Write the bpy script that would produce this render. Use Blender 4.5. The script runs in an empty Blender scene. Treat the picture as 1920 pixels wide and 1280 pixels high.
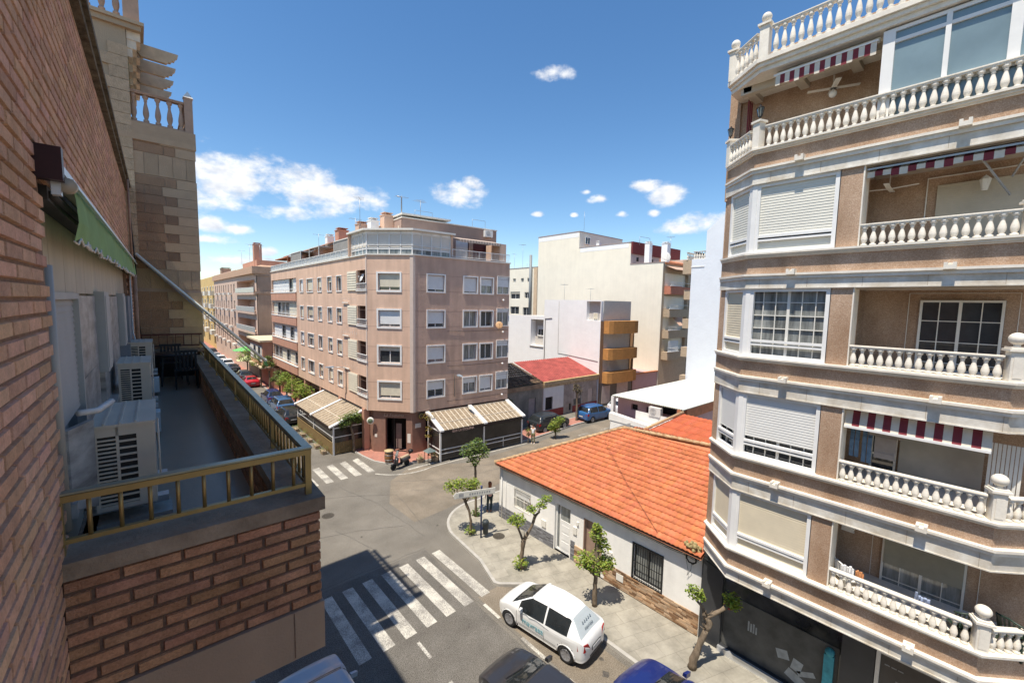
import bpy, bmesh, math, random
from mathutils import Vector, Matrix
random.seed(7)
R = math.radians
scene = bpy.context.scene
# ---------------------------------------------------------------- camera
CAM = Vector((0, 0, 12.4)); F = 790.0
az, pitch, roll = R(41.6), math.atan(70.4 / F), math.atan(.0194)
fwd = Vector((math.sin(az) * math.cos(pitch), math.cos(az) * math.cos(pitch), -math.sin(pitch)))
r0 = Vector((math.cos(az), -math.sin(az), 0)); u0 = r0.cross(fwd)
rgt = r0 * math.cos(roll) + u0 * math.sin(roll); upv = rgt.cross(fwd)
cd = bpy.data.cameras.new('camera'); cam = bpy.data.objects.new('camera', cd)
scene.collection.objects.link(cam)
M = Matrix((rgt, upv, -fwd)).transposed().to_4x4(); M.translation = CAM
cam.matrix_world = M
cd.sensor_width = 36; cd.lens = F / 1920 * 36; cd.clip_start = .05; cd.clip_end = 3000
scene.camera = cam
# ---------------------------------------------------------------- light
SUN_EL, SUN_AZ = 68.0, 4.0          # travels towards +X, a little towards +Y
sd = bpy.data.lights.new('sun', 'SUN'); sun = bpy.data.objects.new('sun', sd)
scene.collection.objects.link(sun)
sd.energy = 5.0; sd.angle = R(.55); sd.color = (1, .915, .79)
tv = Vector((math.cos(R(SUN_EL)) * math.cos(R(SUN_AZ)), math.cos(R(SUN_EL)) * math.sin(R(SUN_AZ)), -math.sin(R(SUN_EL))))
sun.rotation_euler = tv.to_track_quat('-Z', 'Y').to_euler()
vs = scene.view_settings
vs.view_transform = 'Standard'; vs.look = 'None'; vs.gamma = 1; vs.exposure = .34
vs.use_curve_mapping = False
W = bpy.data.worlds.new('World'); scene.world = W; W.use_nodes = True
nt = W.node_tree; N, LK = nt.nodes, nt.links
for n in list(N): N.remove(n)
def nd(t, **k):
    n = N.new(t)
    for a, b in k.items(): setattr(n, a, b)
    return n
def mth(op, a, b=None, c=None):
    n = nd('ShaderNodeMath', operation=op)
    for i, v in enumerate((a, b, c)):
        if v is None: continue
        if isinstance(v, (int, float)): n.inputs[i].default_value = v
        else: LK.new(v, n.inputs[i])
    return n.outputs[0]
sky = nd('ShaderNodeTexSky', sky_type='NISHITA', sun_disc=False)
sky.sun_elevation = R(SUN_EL); sky.sun_rotation = math.atan2(-tv.x, -tv.y)
sky.air_density = 1.0; sky.dust_density = .0; sky.ozone_density = 1.2; sky.altitude = 0
tc = nd('ShaderNodeTexCoord'); sx = nd('ShaderNodeSeparateXYZ'); LK.new(tc.outputs['Generated'], sx.inputs[0])
azn = mth('ARCTAN2', sx.outputs[0], sx.outputs[1])
eln = mth('ARCSINE', sx.outputs[2])
cv = nd('ShaderNodeCombineXYZ'); LK.new(azn, cv.inputs[0]); LK.new(eln, cv.inputs[1])
# (azimuth, elevation, half width, half height) of each cumulus in degrees
CL = [(8.5, 13.0, 6.5, 3.0), (14.5, 12.6, 6.5, 2.6), (20.5, 12.4, 5.0, 1.7), (13.5, 10.2, 4.0, 1.2), (6.3, 8.0, 1.9, .9), (9.1, 7.7, 1.9, .7),
      (6.0, 6.3, 2.6, .6), (7.5, 4.2, 5, .7), (11.5, 5.5, 1.4, .5), (14.2, 3.9, 5, .6), (19, 4.6, 3, .5), (3, 10.5, 4, 2.0),
      (34.2, 13.6, 3.3, 1.9), (36.0, 15.3, 1.5, .9), (46.0, 27.3, 2.3, .8), (47.6, 27.2, 1.5, .6), (52.9, 13.6, 1.6, .7), (58.3, 14.9, 1.9, .8),
      (61.4, 13.6, 2.4, 1.4), (62.6, 9.6, 3.4, 1.1), (66, 10.3, 3.4, 1.3), (55.5, 11.6, .8, .4), (59.5, 11.6, .8, .4),
      (49.5, 11.6, .5, .3), (44.7, 11.8, .8, .35), (51.0, 14.4, .8, .4), (75, 9, 5, 1.4), (-14, 13, 8, 2.5),
      (95, 12, 7, 2), (120, 20, 9, 3), (-60, 18, 12, 3), (150, 10, 10, 2), (-120, 14, 12, 3)]
d = None
for a, e, sa, se in CL:
    s = nd('ShaderNodeVectorMath', operation='SUBTRACT'); LK.new(cv.outputs[0], s.inputs[0]); s.inputs[1].default_value = (R(a), R(e), 0)
    m_ = nd('ShaderNodeVectorMath', operation='MULTIPLY'); LK.new(s.outputs[0], m_.inputs[0]); m_.inputs[1].default_value = (1 / R(sa), 1 / R(se), 0)
    l = nd('ShaderNodeVectorMath', operation='LENGTH'); LK.new(m_.outputs[0], l.inputs[0])
    f = mth('SUBTRACT', 1.0, l.outputs['Value'])
    d = f if d is None else mth('MAXIMUM', d, f)
sc = nd('ShaderNodeVectorMath', operation='MULTIPLY'); LK.new(cv.outputs[0], sc.inputs[0]); sc.inputs[1].default_value = (1, 1.6, 1)
n1 = nd('ShaderNodeTexNoise'); n1.inputs['Scale'].default_value = 11; n1.inputs['Detail'].default_value = 9; n1.inputs['Roughness'].default_value = .62
LK.new(sc.outputs[0], n1.inputs['Vector'])
dd = mth('ADD', d, mth('MULTIPLY', mth('SUBTRACT', n1.outputs['Fac'], .50), 3.6))
mr = nd('ShaderNodeMapRange', interpolation_type='SMOOTHSTEP'); LK.new(dd, mr.inputs['Value'])
mr.inputs['From Min'].default_value = -.1; mr.inputs['From Max'].default_value = .85
# keep the noise from making clouds far from any cumulus
k2 = nd('ShaderNodeMapRange'); LK.new(d, k2.inputs['Value']); k2.inputs['From Min'].default_value = -.45; k2.inputs['From Max'].default_value = -.1
dens = mth('MULTIPLY', mr.outputs[0], k2.outputs[0])
n2 = nd('ShaderNodeTexNoise'); n2.inputs['Scale'].default_value = 26; n2.inputs['Detail'].default_value = 5
LK.new(sc.outputs[0], n2.inputs['Vector'])
cr = nd('ShaderNodeValToRGB'); LK.new(n2.outputs['Fac'], cr.inputs[0])
cr.color_ramp.elements[0].position = .3; cr.color_ramp.elements[0].color = (4.6, 4.95, 5.6, 1)
cr.color_ramp.elements[1].position = .6; cr.color_ramp.elements[1].color = (7.2, 7.2, 7.2, 1)
# a little more blue, as the photograph's sky
hs = nd('ShaderNodeHueSaturation'); LK.new(sky.outputs[0], hs.inputs['Color']); hs.inputs['Saturation'].default_value = 1.23
hs.inputs['Value'].default_value = 1.06
mx = nd('ShaderNodeMix', data_type='RGBA'); LK.new(dens, mx.inputs['Factor'])
LK.new(hs.outputs[0], mx.inputs['A']); LK.new(cr.outputs[0], mx.inputs['B'])
bg = nd('ShaderNodeBackground'); LK.new(mx.outputs['Result'], bg.inputs[0]); bg.inputs[1].default_value = .126
wo = nd('ShaderNodeOutputWorld'); LK.new(bg.outputs[0], wo.inputs[0])

# ---------------------------------------------------------------- materials
MATS = {}
def mat(name, col, rough=.85, var=.12, vs=1.5, bump=0, bs=20, spec=.35, metal=0, col2=None, tint=False, det=6, stretch=None,
        trans=0, coat=0, alpha=1, streak=0, fine=0, fs=60, grime=0, gs=.8):
    if name in MATS: return MATS[name]
    m = bpy.data.materials.new(name); m.use_nodes = True; MATS[name] = m
    t = m.node_tree; b = t.nodes['Principled BSDF']; L = t.links
    b.inputs['Roughness'].default_value = rough; b.inputs['Specular IOR Level'].default_value = spec
    b.inputs['Metallic'].default_value = metal; b.inputs['Coat Weight'].default_value = coat
    b.inputs['Alpha'].default_value = alpha
    tx = t.nodes.new('ShaderNodeTexCoord'); vec = tx.outputs['Object']
    if stretch:
        mp = t.nodes.new('ShaderNodeMapping'); mp.inputs['Scale'].default_value = stretch; L.new(vec, mp.inputs[0]); vec = mp.outputs[0]
    def noise(s, dt=det):
        n = t.nodes.new('ShaderNodeTexNoise'); n.inputs['Scale'].default_value = s; n.inputs['Detail'].default_value = dt
        n.inputs['Roughness'].default_value = .62; L.new(vec, n.inputs['Vector']); return n.outputs['Fac']
    def ramp(f, a, c, lo=.32, hi=.68):
        r = t.nodes.new('ShaderNodeValToRGB'); L.new(f, r.inputs[0]); e = r.color_ramp.elements
        e[0].position = lo; e[1].position = hi; e[0].color = (*a, 1); e[1].color = (*c, 1); return r.outputs[0]
    c1 = tuple(max(0, x * (1 - var)) for x in col); c2 = col2 or tuple(min(1, x * (1 + var)) for x in col)
    out = ramp(noise(vs), c1, c2)
    if streak:
        mp = t.nodes.new('ShaderNodeMapping'); mp.inputs['Scale'].default_value = (1.3, 1.3, .12); L.new(tx.outputs['Object'], mp.inputs[0])
        n = t.nodes.new('ShaderNodeTexNoise'); n.inputs['Scale'].default_value = 1.7; n.inputs['Detail'].default_value = 7
        L.new(mp.outputs[0], n.inputs['Vector'])
        s = ramp(n.outputs['Fac'], (1 - streak,) * 3, (1, 1, 1), .35, .6)
        x = t.nodes.new('ShaderNodeMix'); x.data_type = 'RGBA'; x.blend_type = 'MULTIPLY'; x.inputs['Factor'].default_value = 1
        L.new(out, x.inputs['A']); L.new(s, x.inputs['B']); out = x.outputs['Result']
    for amt, sc_, lo_, hi_ in ((fine, fs, .40, .58), (grime, gs, .36, .6)):
        if not amt: continue
        x = t.nodes.new('ShaderNodeMix'); x.data_type = 'RGBA'; x.blend_type = 'MULTIPLY'; x.inputs['Factor'].default_value = 1
        L.new(out, x.inputs['A']); L.new(ramp(noise(sc_, 8), (1 - amt, 1 - amt * 1.06, 1 - amt * 1.12), (1, 1, 1), lo_, hi_), x.inputs['B']); out = x.outputs['Result']
    if tint:
        at = t.nodes.new('ShaderNodeAttribute'); at.attribute_name = 'tint'
        x = t.nodes.new('ShaderNodeMix'); x.data_type = 'RGBA'; x.blend_type = 'MULTIPLY'; x.inputs['Factor'].default_value = 1
        L.new(out, x.inputs['A']); L.new(at.outputs['Color'], x.inputs['B']); out = x.outputs['Result']
    L.new(out, b.inputs['Base Color'])
    if bump:
        bp = t.nodes.new('ShaderNodeBump'); bp.inputs['Strength'].default_value = min(1, bump); bp.inputs['Distance'].default_value = .02
        L.new(noise(bs, 4), bp.inputs['Height']); L.new(bp.outputs[0], b.inputs['Normal'])
    if trans:
        tr = t.nodes.new('ShaderNodeBsdfTranslucent'); L.new(out, tr.inputs[0])
        ms = t.nodes.new('ShaderNodeMixShader'); ms.inputs[0].default_value = trans
        L.new(b.outputs[0], ms.inputs[1]); L.new(tr.outputs[0], ms.inputs[2]); L.new(ms.outputs[0], t.nodes['Material Output'].inputs[0])
    return m
def speckle(name, cols, scale, rough=.9, bump=.4, streak=.12):
    "aggregate render: voronoi grains of several stones plus broad weathering"
    m = bpy.data.materials.new(name); m.use_nodes = True; MATS[name] = m
    t = m.node_tree; b = t.nodes['Principled BSDF']; L = t.links; b.inputs['Roughness'].default_value = rough
    b.inputs['Specular IOR Level'].default_value = .2
    tx = t.nodes.new('ShaderNodeTexCoord')
    v = t.nodes.new('ShaderNodeTexVoronoi'); v.inputs['Scale'].default_value = scale; L.new(tx.outputs['Object'], v.inputs['Vector'])
    sp = t.nodes.new('ShaderNodeSeparateColor'); L.new(v.outputs['Color'], sp.inputs[0])
    r = t.nodes.new('ShaderNodeValToRGB'); r.color_ramp.interpolation = 'CONSTANT'; L.new(sp.outputs[0], r.inputs[0])
    e = r.color_ramp.elements; e[0].color = (*cols[0], 1); e[1].position = 1 / len(cols); e[1].color = (*cols[1], 1)
    for i in range(2, len(cols)):
        q = e.new(i / len(cols)); q.color = (*cols[i], 1)
    n = t.nodes.new('ShaderNodeTexNoise'); n.inputs['Scale'].default_value = 1.1; n.inputs['Detail'].default_value = 8
    mp = t.nodes.new('ShaderNodeMapping'); mp.inputs['Scale'].default_value = (1.2, 1.2, .6); L.new(tx.outputs['Object'], mp.inputs[0]); L.new(mp.outputs[0], n.inputs['Vector'])
    r2 = t.nodes.new('ShaderNodeValToRGB'); L.new(n.outputs['Fac'], r2.inputs[0]); r2.color_ramp.elements[0].position = .35; r2.color_ramp.elements[1].position = .65
    r2.color_ramp.elements[0].color = (1 - streak * 1.6, 1 - streak * 1.9, 1 - streak * 2.2, 1); r2.color_ramp.elements[1].color = (1, 1, 1, 1)
    x = t.nodes.new('ShaderNodeMix'); x.data_type = 'RGBA'; x.blend_type = 'MULTIPLY'; x.inputs['Factor'].default_value = 1
    L.new(r.outputs[0], x.inputs['A']); L.new(r2.outputs[0], x.inputs['B']); L.new(x.outputs['Result'], b.inputs['Base Color'])
    bp = t.nodes.new('ShaderNodeBump'); bp.inputs['Strength'].default_value = bump; bp.inputs['Distance'].default_value = .006
    L.new(sp.outputs[1], bp.inputs['Height']); L.new(bp.outputs[0], b.inputs['Normal'])
    return m
def tiled(name, c1, c2, mortar, bw, bh, ms=.02, rough=.85, rot=(0, 0, 0), offset=.5, bump=.5, dirt=.25, dscale=.6):
    "flat paving or thin cladding: joints, per-tile colour and broad dirt"
    m = bpy.data.materials.new(name); m.use_nodes = True; MATS[name] = m
    t = m.node_tree; b = t.nodes['Principled BSDF']; L = t.links; b.inputs['Roughness'].default_value = rough
    b.inputs['Specular IOR Level'].default_value = .25
    tx = t.nodes.new('ShaderNodeTexCoord'); mp = t.nodes.new('ShaderNodeMapping'); mp.inputs['Rotation'].default_value = rot
    L.new(tx.outputs['Object'], mp.inputs[0])
    k = t.nodes.new('ShaderNodeTexBrick'); L.new(mp.outputs[0], k.inputs['Vector']); k.offset = offset
    k.inputs['Color1'].default_value = (*c1, 1); k.inputs['Color2'].default_value = (*c2, 1); k.inputs['Mortar'].default_value = (*mortar, 1)
    k.inputs['Scale'].default_value = 1; k.inputs['Brick Width'].default_value = bw; k.inputs['Row Height'].default_value = bh
    k.inputs['Mortar Size'].default_value = ms; k.inputs['Mortar Smooth'].default_value = .1; k.inputs['Bias'].default_value = 0
    n = t.nodes.new('ShaderNodeTexNoise'); n.inputs['Scale'].default_value = dscale; n.inputs['Detail'].default_value = 10; n.inputs['Roughness'].default_value = .7
    L.new(tx.outputs['Object'], n.inputs['Vector'])
    r = t.nodes.new('ShaderNodeValToRGB'); L.new(n.outputs['Fac'], r.inputs[0]); r.color_ramp.elements[0].position = .35; r.color_ramp.elements[1].position = .62
    r.color_ramp.elements[0].color = (1 - dirt,) * 3 + (1,); r.color_ramp.elements[1].color = (1, 1, 1, 1)
    x = t.nodes.new('ShaderNodeMix'); x.data_type = 'RGBA'; x.blend_type = 'MULTIPLY'; x.inputs['Factor'].default_value = 1
    L.new(k.outputs['Color'], x.inputs['A']); L.new(r.outputs[0], x.inputs['B']); L.new(x.outputs['Result'], b.inputs['Base Color'])
    bp = t.nodes.new('ShaderNodeBump'); bp.inputs['Strength'].default_value = bump; bp.inputs['Distance'].default_value = .01; bp.invert = True
    L.new(k.outputs['Fac'], bp.inputs['Height']); L.new(bp.outputs[0], b.inputs['Normal'])
    return m
def worn(name, paint, under, wear=.5, sc=14):
    "road paint worn through to the asphalt"
    m = bpy.data.materials.new(name); m.use_nodes = True; MATS[name] = m
    t = m.node_tree; b = t.nodes['Principled BSDF']; L = t.links; b.inputs['Roughness'].default_value = .8
    tx = t.nodes.new('ShaderNodeTexCoord')
    n = t.nodes.new('ShaderNodeTexNoise'); n.inputs['Scale'].default_value = sc; n.inputs['Detail'].default_value = 10; n.inputs['Roughness'].default_value = .75
    n3 = t.nodes.new('ShaderNodeTexNoise'); n3.inputs['Scale'].default_value = 1.3; n3.inputs['Detail'].default_value = 3
    L.new(tx.outputs['Object'], n.inputs['Vector']); L.new(tx.outputs['Object'], n3.inputs['Vector'])
    a = t.nodes.new('ShaderNodeMath'); a.operation = 'MULTIPLY_ADD'; L.new(n3.outputs['Fac'], a.inputs[0]); a.inputs[1].default_value = .5; L.new(n.outputs['Fac'], a.inputs[2])
    r = t.nodes.new('ShaderNodeValToRGB'); L.new(a.outputs[0], r.inputs[0]); r.color_ramp.elements[0].position = wear; r.color_ramp.elements[1].position = wear + .16
    r.color_ramp.elements[0].color = (*under, 1); r.color_ramp.elements[1].color = (*paint, 1)
    L.new(r.outputs[0], b.inputs['Base Color'])
    return m

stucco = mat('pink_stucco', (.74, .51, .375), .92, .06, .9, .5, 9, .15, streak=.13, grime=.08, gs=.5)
stucco_red = mat('red_stucco', (.55, .30, .21), .92, .08, 1.2, .4, 12, .15, streak=.08)
white = mat('white_paint', (.80, .79, .76), .7, .05, 2, .1, 30, streak=.05)
offwhite = mat('off_white_frame', (.74, .71, .64), .6, .05, 3)
cream = mat('cream_render', (.88, .82, .68), .9, .03, .6, .5, 6, .15, streak=.03, grime=.04, gs=.35)
whitewall = mat('white_render', (.88, .875, .86), .9, .02, .8, .9, 3, .15, streak=.02, grime=.03, gs=.4)
shutterm = mat('pale_shutter', (.66, .60, .47), .7, .08, 3)
shutterw = mat('white_shutter', (.74, .74, .72), .65, .04, 3)
shutterd = mat('faded_beige_shutter', (.52, .44, .32), .7, .1, 3)
glassm = mat('window_glass', (.035, .042, .048), .06, .5, .8, spec=.8)
glassc = mat('curtained_glass', (.22, .23, .22), .12, .6, 2.2, spec=.7, stretch=(3, 3, .4))
dark = mat('dark_interior', (.022, .02, .019), .8, .3, 3)
metal = mat('grey_metal', (.36, .37, .38), .4, .1, 5, metal=.7)
steel = mat('pale_steel', (.62, .63, .64), .35, .08, 5, metal=.6)
black = mat('black_plastic', (.016, .016, .017), .45, .3, 6)
rubber = mat('tyre_rubber', (.02, .02, .02), .9, .2, 9)
concrete = mat('concrete', (.34, .31, .27), .92, .16, 2.5, .5, 25, col2=(.42, .39, .34))
slabc = mat('beige_slab', (.36, .265, .19), .9, .07, 2, .3, 60, streak=.1)
asphalt = mat('asphalt', (.22, .205, .178), .93, .14, .35, .8, 60, .2, col2=(.285, .265, .228), det=14, fine=.42, fs=26, grime=.14, gs=.25)
asphalt_dark = mat('fine_asphalt', (.185, .174, .155), .93, .12, .7, .8, 70, .2, col2=(.235, .222, .198), det=14, fine=.5, fs=30, grime=.1, gs=.5)
asphalt_tan = mat('tan_asphalt', (.27, .235, .185), .94, .16, .5, .8, 60, .2, col2=(.34, .29, .225), det=14, fine=.36, fs=26, grime=.18, gs=.4)
paint = worn('road_paint', (.60, .57, .49), (.24, .225, .2), .67, 26)
paint2 = worn('faded_paint', (.66, .64, .56), (.22, .2, .175), .72, 22)
pave = tiled('pale_paving', (.40, .37, .305), (.36, .335, .275), (.30, .275, .225), .9, .6, .010, dirt=.36, rot=(0, 0, R(20)), dscale=1.1)
pavered = tiled('red_paving', (.50, .23, .17), (.43, .19, .145), (.30, .2, .16), .4, .4, .012, dirt=.25)
kerbm = mat('kerb_stone', (.42, .40, .36), .9, .12, 4, .4, 30)
bark = mat('bark', (.20, .155, .11), .95, .35, 7, 1, 22, .1, stretch=(1, 1, .35))
leafm = mat('leaves', (.25, .34, .07), .6, .25, 6, tint=True, trans=.35, spec=.3)
leafd = mat('dark_leaves', (.13, .20, .055), .6, .25, 6, tint=True, trans=.25, spec=.3)
leafy = mat('yellowing_leaves', (.27, .22, .06), .7, .3, 6, tint=True, trans=.3)
brick_m = mat('facing_brick', (.72, .44, .30), .93, .14, 9, .7, 90, .12, tint=True, fine=.14, fs=70, grime=.14, gs=1.3)
brick_p = mat('parapet_brick', (.56, .31, .19), .93, .16, 7, .8, 90, .12, tint=True, fine=.2, fs=60, grime=.28, gs=2)
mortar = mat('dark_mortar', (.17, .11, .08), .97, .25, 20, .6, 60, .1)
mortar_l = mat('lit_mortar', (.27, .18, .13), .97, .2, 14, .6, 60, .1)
stone_b = mat('tower_stone', (.52, .345, .22), .93, .09, 5, .6, 40, .12, tint=True)
stone_j = mat('stone_joint', (.42, .32, .25), .95, .1, 5)
tower_r = mat('ochre_render', (.46, .355, .24), .95, .06, 1.5, .4, 40, .1)
rooft = mat('orange_roof_tile', (.62, .21, .10), .85, .16, 3, .3, 60, .2, tint=True, grime=.16, gs=.9, fine=.12, fs=9)
gold = mat('bronze_anodised', (.34, .245, .10), .38, .1, 6, metal=.55, spec=.5)
gold_top = mat('worn_rail_top', (.31, .31, .23), .35, .18, 4, metal=.5)
awn_g = mat('green_awning_cloth', (.31, .48, .20), .85, .1, 4, trans=.3, tint=False)
awn_r = mat('maroon_cloth', (.20, .035, .045), .85, .1, 5)
awn_w = mat('cream_cloth', (.66, .60, .50), .85, .08, 5)
acm = mat('aged_white_metal', (.58, .50, .40), .5, .06, 4, .05, 30)
acw = mat('ac_white', (.72, .70, .66), .5, .05, 4)
granite = speckle('granite_render', [(.50, .35, .245), (.45, .305, .21), (.54, .385, .27), (.41, .28, .19), (.49, .34, .235), (.57, .43, .32)], 60, bump=.4, streak=.18)
marble = mat('stained_marble', (.60, .53, .42), .7, .12, 2.6, .15, 30, col2=(.78, .75, .68), det=12, streak=.07)
baluw = mat('baluster_white', (.81, .755, .655), .75, .07, 3, .15, 40, grime=.10, gs=1.6, fine=.06, fs=18)
fibro = mat('pale_corrugated', (.68, .68, .59), .7, .05, 1.2)
fire = mat('terracotta', (.50, .20, .10), .85, .15, 3)

# ---------------------------------------------------------------- mesh helpers
COL = scene.collection
def lab(o, label=None, cat=None, group=None, kind=None):
    if label: o['label'] = label
    if cat: o['category'] = cat
    if group: o['group'] = group
    if kind: o['kind'] = kind
    return o
def thing(name, label, cat, loc=(0, 0, 0), rz=0, group=None):
    o = bpy.data.objects.new(name, None); COL.objects.link(o); o.location = loc; o.rotation_euler = (0, 0, rz)
    o.empty_display_size = .3
    return lab(o, label, cat, group)
def rootloc(o):
    p = Vector((0, 0, 0))
    while o: p += o.location; o = o.parent
    return p
class MB:
    def __init__(s, T=None): s.v = []; s.f = []; s.t = []; s.T = T; s.tint = 1.0; s.sm = []; s.smooth = False
    def add(s, vs, fs, tint=None):
        b = len(s.v); T = s.T
        for p in vs:
            p = Vector(p); s.v.append(T @ p if T else p)
        for f in fs: s.f.append([b + i for i in f]); s.t.append(s.tint if tint is None else tint); s.sm.append(s.smooth)
        return s
    def box(s, x0, x1, y0, y1, z0, z1, tint=None):
        x0, x1 = sorted((x0, x1)); y0, y1 = sorted((y0, y1)); z0, z1 = sorted((z0, z1))
        return s.add([(x0, y0, z0), (x1, y0, z0), (x1, y1, z0), (x0, y1, z0), (x0, y0, z1), (x1, y0, z1), (x1, y1, z1), (x0, y1, z1)],
                     [(0, 3, 2, 1), (4, 5, 6, 7), (0, 1, 5, 4), (1, 2, 6, 5), (2, 3, 7, 6), (3, 0, 4, 7)], tint)
    def hexa(s, p, tint=None):   # 8 points, bottom ring then top ring
        return s.add(p, [(0, 3, 2, 1), (4, 5, 6, 7), (0, 1, 5, 4), (1, 2, 6, 5), (2, 3, 7, 6), (3, 0, 4, 7)], tint)
    def prism(s, poly, z0, z1, tint=None):
        n = len(poly)
        return s.add([(x, y, z0) for x, y in poly] + [(x, y, z1) for x, y in poly],
                     [tuple(range(n - 1, -1, -1)), tuple(range(n, 2 * n))] + [(i, (i + 1) % n, n + (i + 1) % n, n + i) for i in range(n)], tint)
    def bar(s, a, b, w, h=None, tint=None):
        a, b = Vector(a), Vector(b); d = (b - a).normalized(); h = h or w
        up = Vector((0, 0, 1)) if abs(d.z) < .95 else Vector((1, 0, 0))
        x = d.cross(up).normalized() * w / 2; y = x.cross(d).normalized() * h / 2
        return s.hexa([a - x - y, a + x - y, a + x + y, a - x + y, b - x - y, b + x - y, b + x + y, b - x + y], tint)
    def tube(s, pts, rs, n=8, tint=None, cap=True):
        pts = [Vector(p) for p in pts]
        if not isinstance(rs, (list, tuple)): rs = [rs] * len(pts)
        vs, fs = [], []; x = None
        for i, p in enumerate(pts):
            d = (pts[min(i + 1, len(pts) - 1)] - pts[max(i - 1, 0)]).normalized()
            if x is None: x = d.cross(Vector((0, 0, 1)) if abs(d.z) < .9 else Vector((1, 0, 0))).normalized()
            else: x = (x - d * x.dot(d)).normalized()
            y = d.cross(x)
            for k in range(n):
                a = 2 * math.pi * k / n; vs.append(p + (x * math.cos(a) + y * math.sin(a)) * rs[i])
        for i in range(len(pts) - 1):
            for k in range(n): fs.append((i * n + k, i * n + (k + 1) % n, (i + 1) * n + (k + 1) % n, (i + 1) * n + k))
        if cap: fs += [tuple(range(n - 1, -1, -1)), tuple(range((len(pts) - 1) * n, len(pts) * n))]
        o = s.smooth; s.smooth = True; s.add(vs, fs, tint); s.smooth = o; return s
    def lathe(s, prof, c=(0, 0, 0), n=10, tint=None):
        c = Vector(c); vs, fs = [], []
        for r, z in prof:
            for k in range(n):
                a = 2 * math.pi * (k + .5) / n; vs.append(c + Vector((r * math.cos(a), r * math.sin(a), z)))
        for i in range(len(prof) - 1):
            for k in range(n): fs.append((i * n + k, i * n + (k + 1) % n, (i + 1) * n + (k + 1) % n, (i + 1) * n + k))
        fs += [tuple(range(n - 1, -1, -1)), tuple(range((len(prof) - 1) * n, len(prof) * n))]
        o = s.smooth; s.smooth = n > 6; s.add(vs, fs, tint); s.smooth = o; return s
    def sphere(s, c, r, n=10, m=7, sc=(1, 1, 1), tint=None):
        return s.lathe([(max(.001, r * sc[0] * math.sin(math.pi * i / m)), -r * sc[2] * math.cos(math.pi * i / m)) for i in range(m + 1)], c, n, tint)
    def quad(s, a, b, c, d, tint=None): return s.add([a, b, c, d], [(0, 1, 2, 3)], tint)
    def build(s, name, m, parent=None, label=None, cat=None, group=None, kind=None):
        me = bpy.data.meshes.new(name); off = rootloc(parent) if parent else Vector((0, 0, 0))
        me.from_pydata([tuple(v - off) for v in s.v], [], s.f)
        if s.f and (any(t != 1.0 for t in s.t)):
            at = me.attributes.new('tint', 'FLOAT_COLOR', 'FACE')
            for i, t in enumerate(s.t): at.data[i].color = (t, t, t, 1) if not isinstance(t, tuple) else (*t, 1)
        elif s.f and m and m.name in ('facing_brick', 'parapet_brick', 'tower_stone', 'orange_roof_tile', 'leaves', 'dark_leaves', 'yellowing_leaves'):
            at = me.attributes.new('tint', 'FLOAT_COLOR', 'FACE')
            for i in range(len(s.f)): at.data[i].color = (1, 1, 1, 1)
        me.polygons.foreach_set('use_smooth', s.sm)
        me.materials.append(m); me.update()
        o = bpy.data.objects.new(name, me); COL.objects.link(o)
        if parent: o.parent = parent
        return lab(o, label, cat, group, kind)
def copy_tree(o, parent=None):
    c = o.copy(); COL.objects.link(c); c.parent = parent
    for ch in [x for x in bpy.data.objects if x.parent == o]: copy_tree(ch, c)
    return c
def frame(p0, p1):
    "local x runs along the wall, y points out of it towards the viewer, z up"
    d = Vector((p1[0] - p0[0], p1[1] - p0[1], 0)).normalized(); n = Vector((d.y, -d.x, 0))
    T = Matrix(((d.x, n.x, 0, p0[0]), (d.y, n.y, 0, p0[1]), (0, 0, 1, 0), (0, 0, 0, 1)))
    return T, math.hypot(p1[0] - p0[0], p1[1] - p0[1])
def wall(mb, u0, u1, z0, z1, holes, depth=.2, w=0):
    us = sorted({u0, u1, *[min(max(h[0], u0), u1) for h in holes], *[min(max(h[1], u0), u1) for h in holes]})
    zs = sorted({z0, z1, *[min(max(h[2], z0), z1) for h in holes], *[min(max(h[3], z0), z1) for h in holes]})
    for a, b in zip(us, us[1:]):
        for c, e in zip(zs, zs[1:]):
            mu, mz = (a + b) / 2, (c + e) / 2
            if any(h[0] < mu < h[1] and h[2] < mz < h[3] for h in holes): continue
            mb.quad((a, w, c), (b, w, c), (b, w, e), (a, w, e))
    for h in holes:
        a, b, c, e = h[:4]; q = w - depth
        mb.quad((a, w, c), (b, w, c), (b, q, c), (a, q, c)); mb.quad((a, w, e), (a, q, e), (b, q, e), (b, w, e))
        mb.quad((a, w, c), (a, q, c), (a, q, e), (a, w, e)); mb.quad((b, w, c), (b, w, e), (b, q, e), (b, q, c))
def ringbox(mb, a, b, c, e, t, w0, w1, tb=None):
    "rectangular frame of bars; butted so that no faces share a plane"
    tb = t if tb is None else tb
    mb.box(a, a + t, w0, w1, c, e); mb.box(b - t, b, w0, w1, c, e)
    mb.box(a + t, b - t, w0 + .001, w1 - .001, c, c + tb); mb.box(a + t, b - t, w0 + .001, w1 - .001, e - t, e)
def louvres(mb, a, b, c, e, w, step=.06, th=.012):
    k = c
    while k < e - .001:
        t = min(e, k + step)
        mb.hexa([(a, w - th, k), (b, w - th, k), (b, w + th, k), (a, w + th, k), (a, w - th, t), (b, w - th, t), (b, w + .001, t), (a, w + .001, t)])
        k = t
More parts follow.
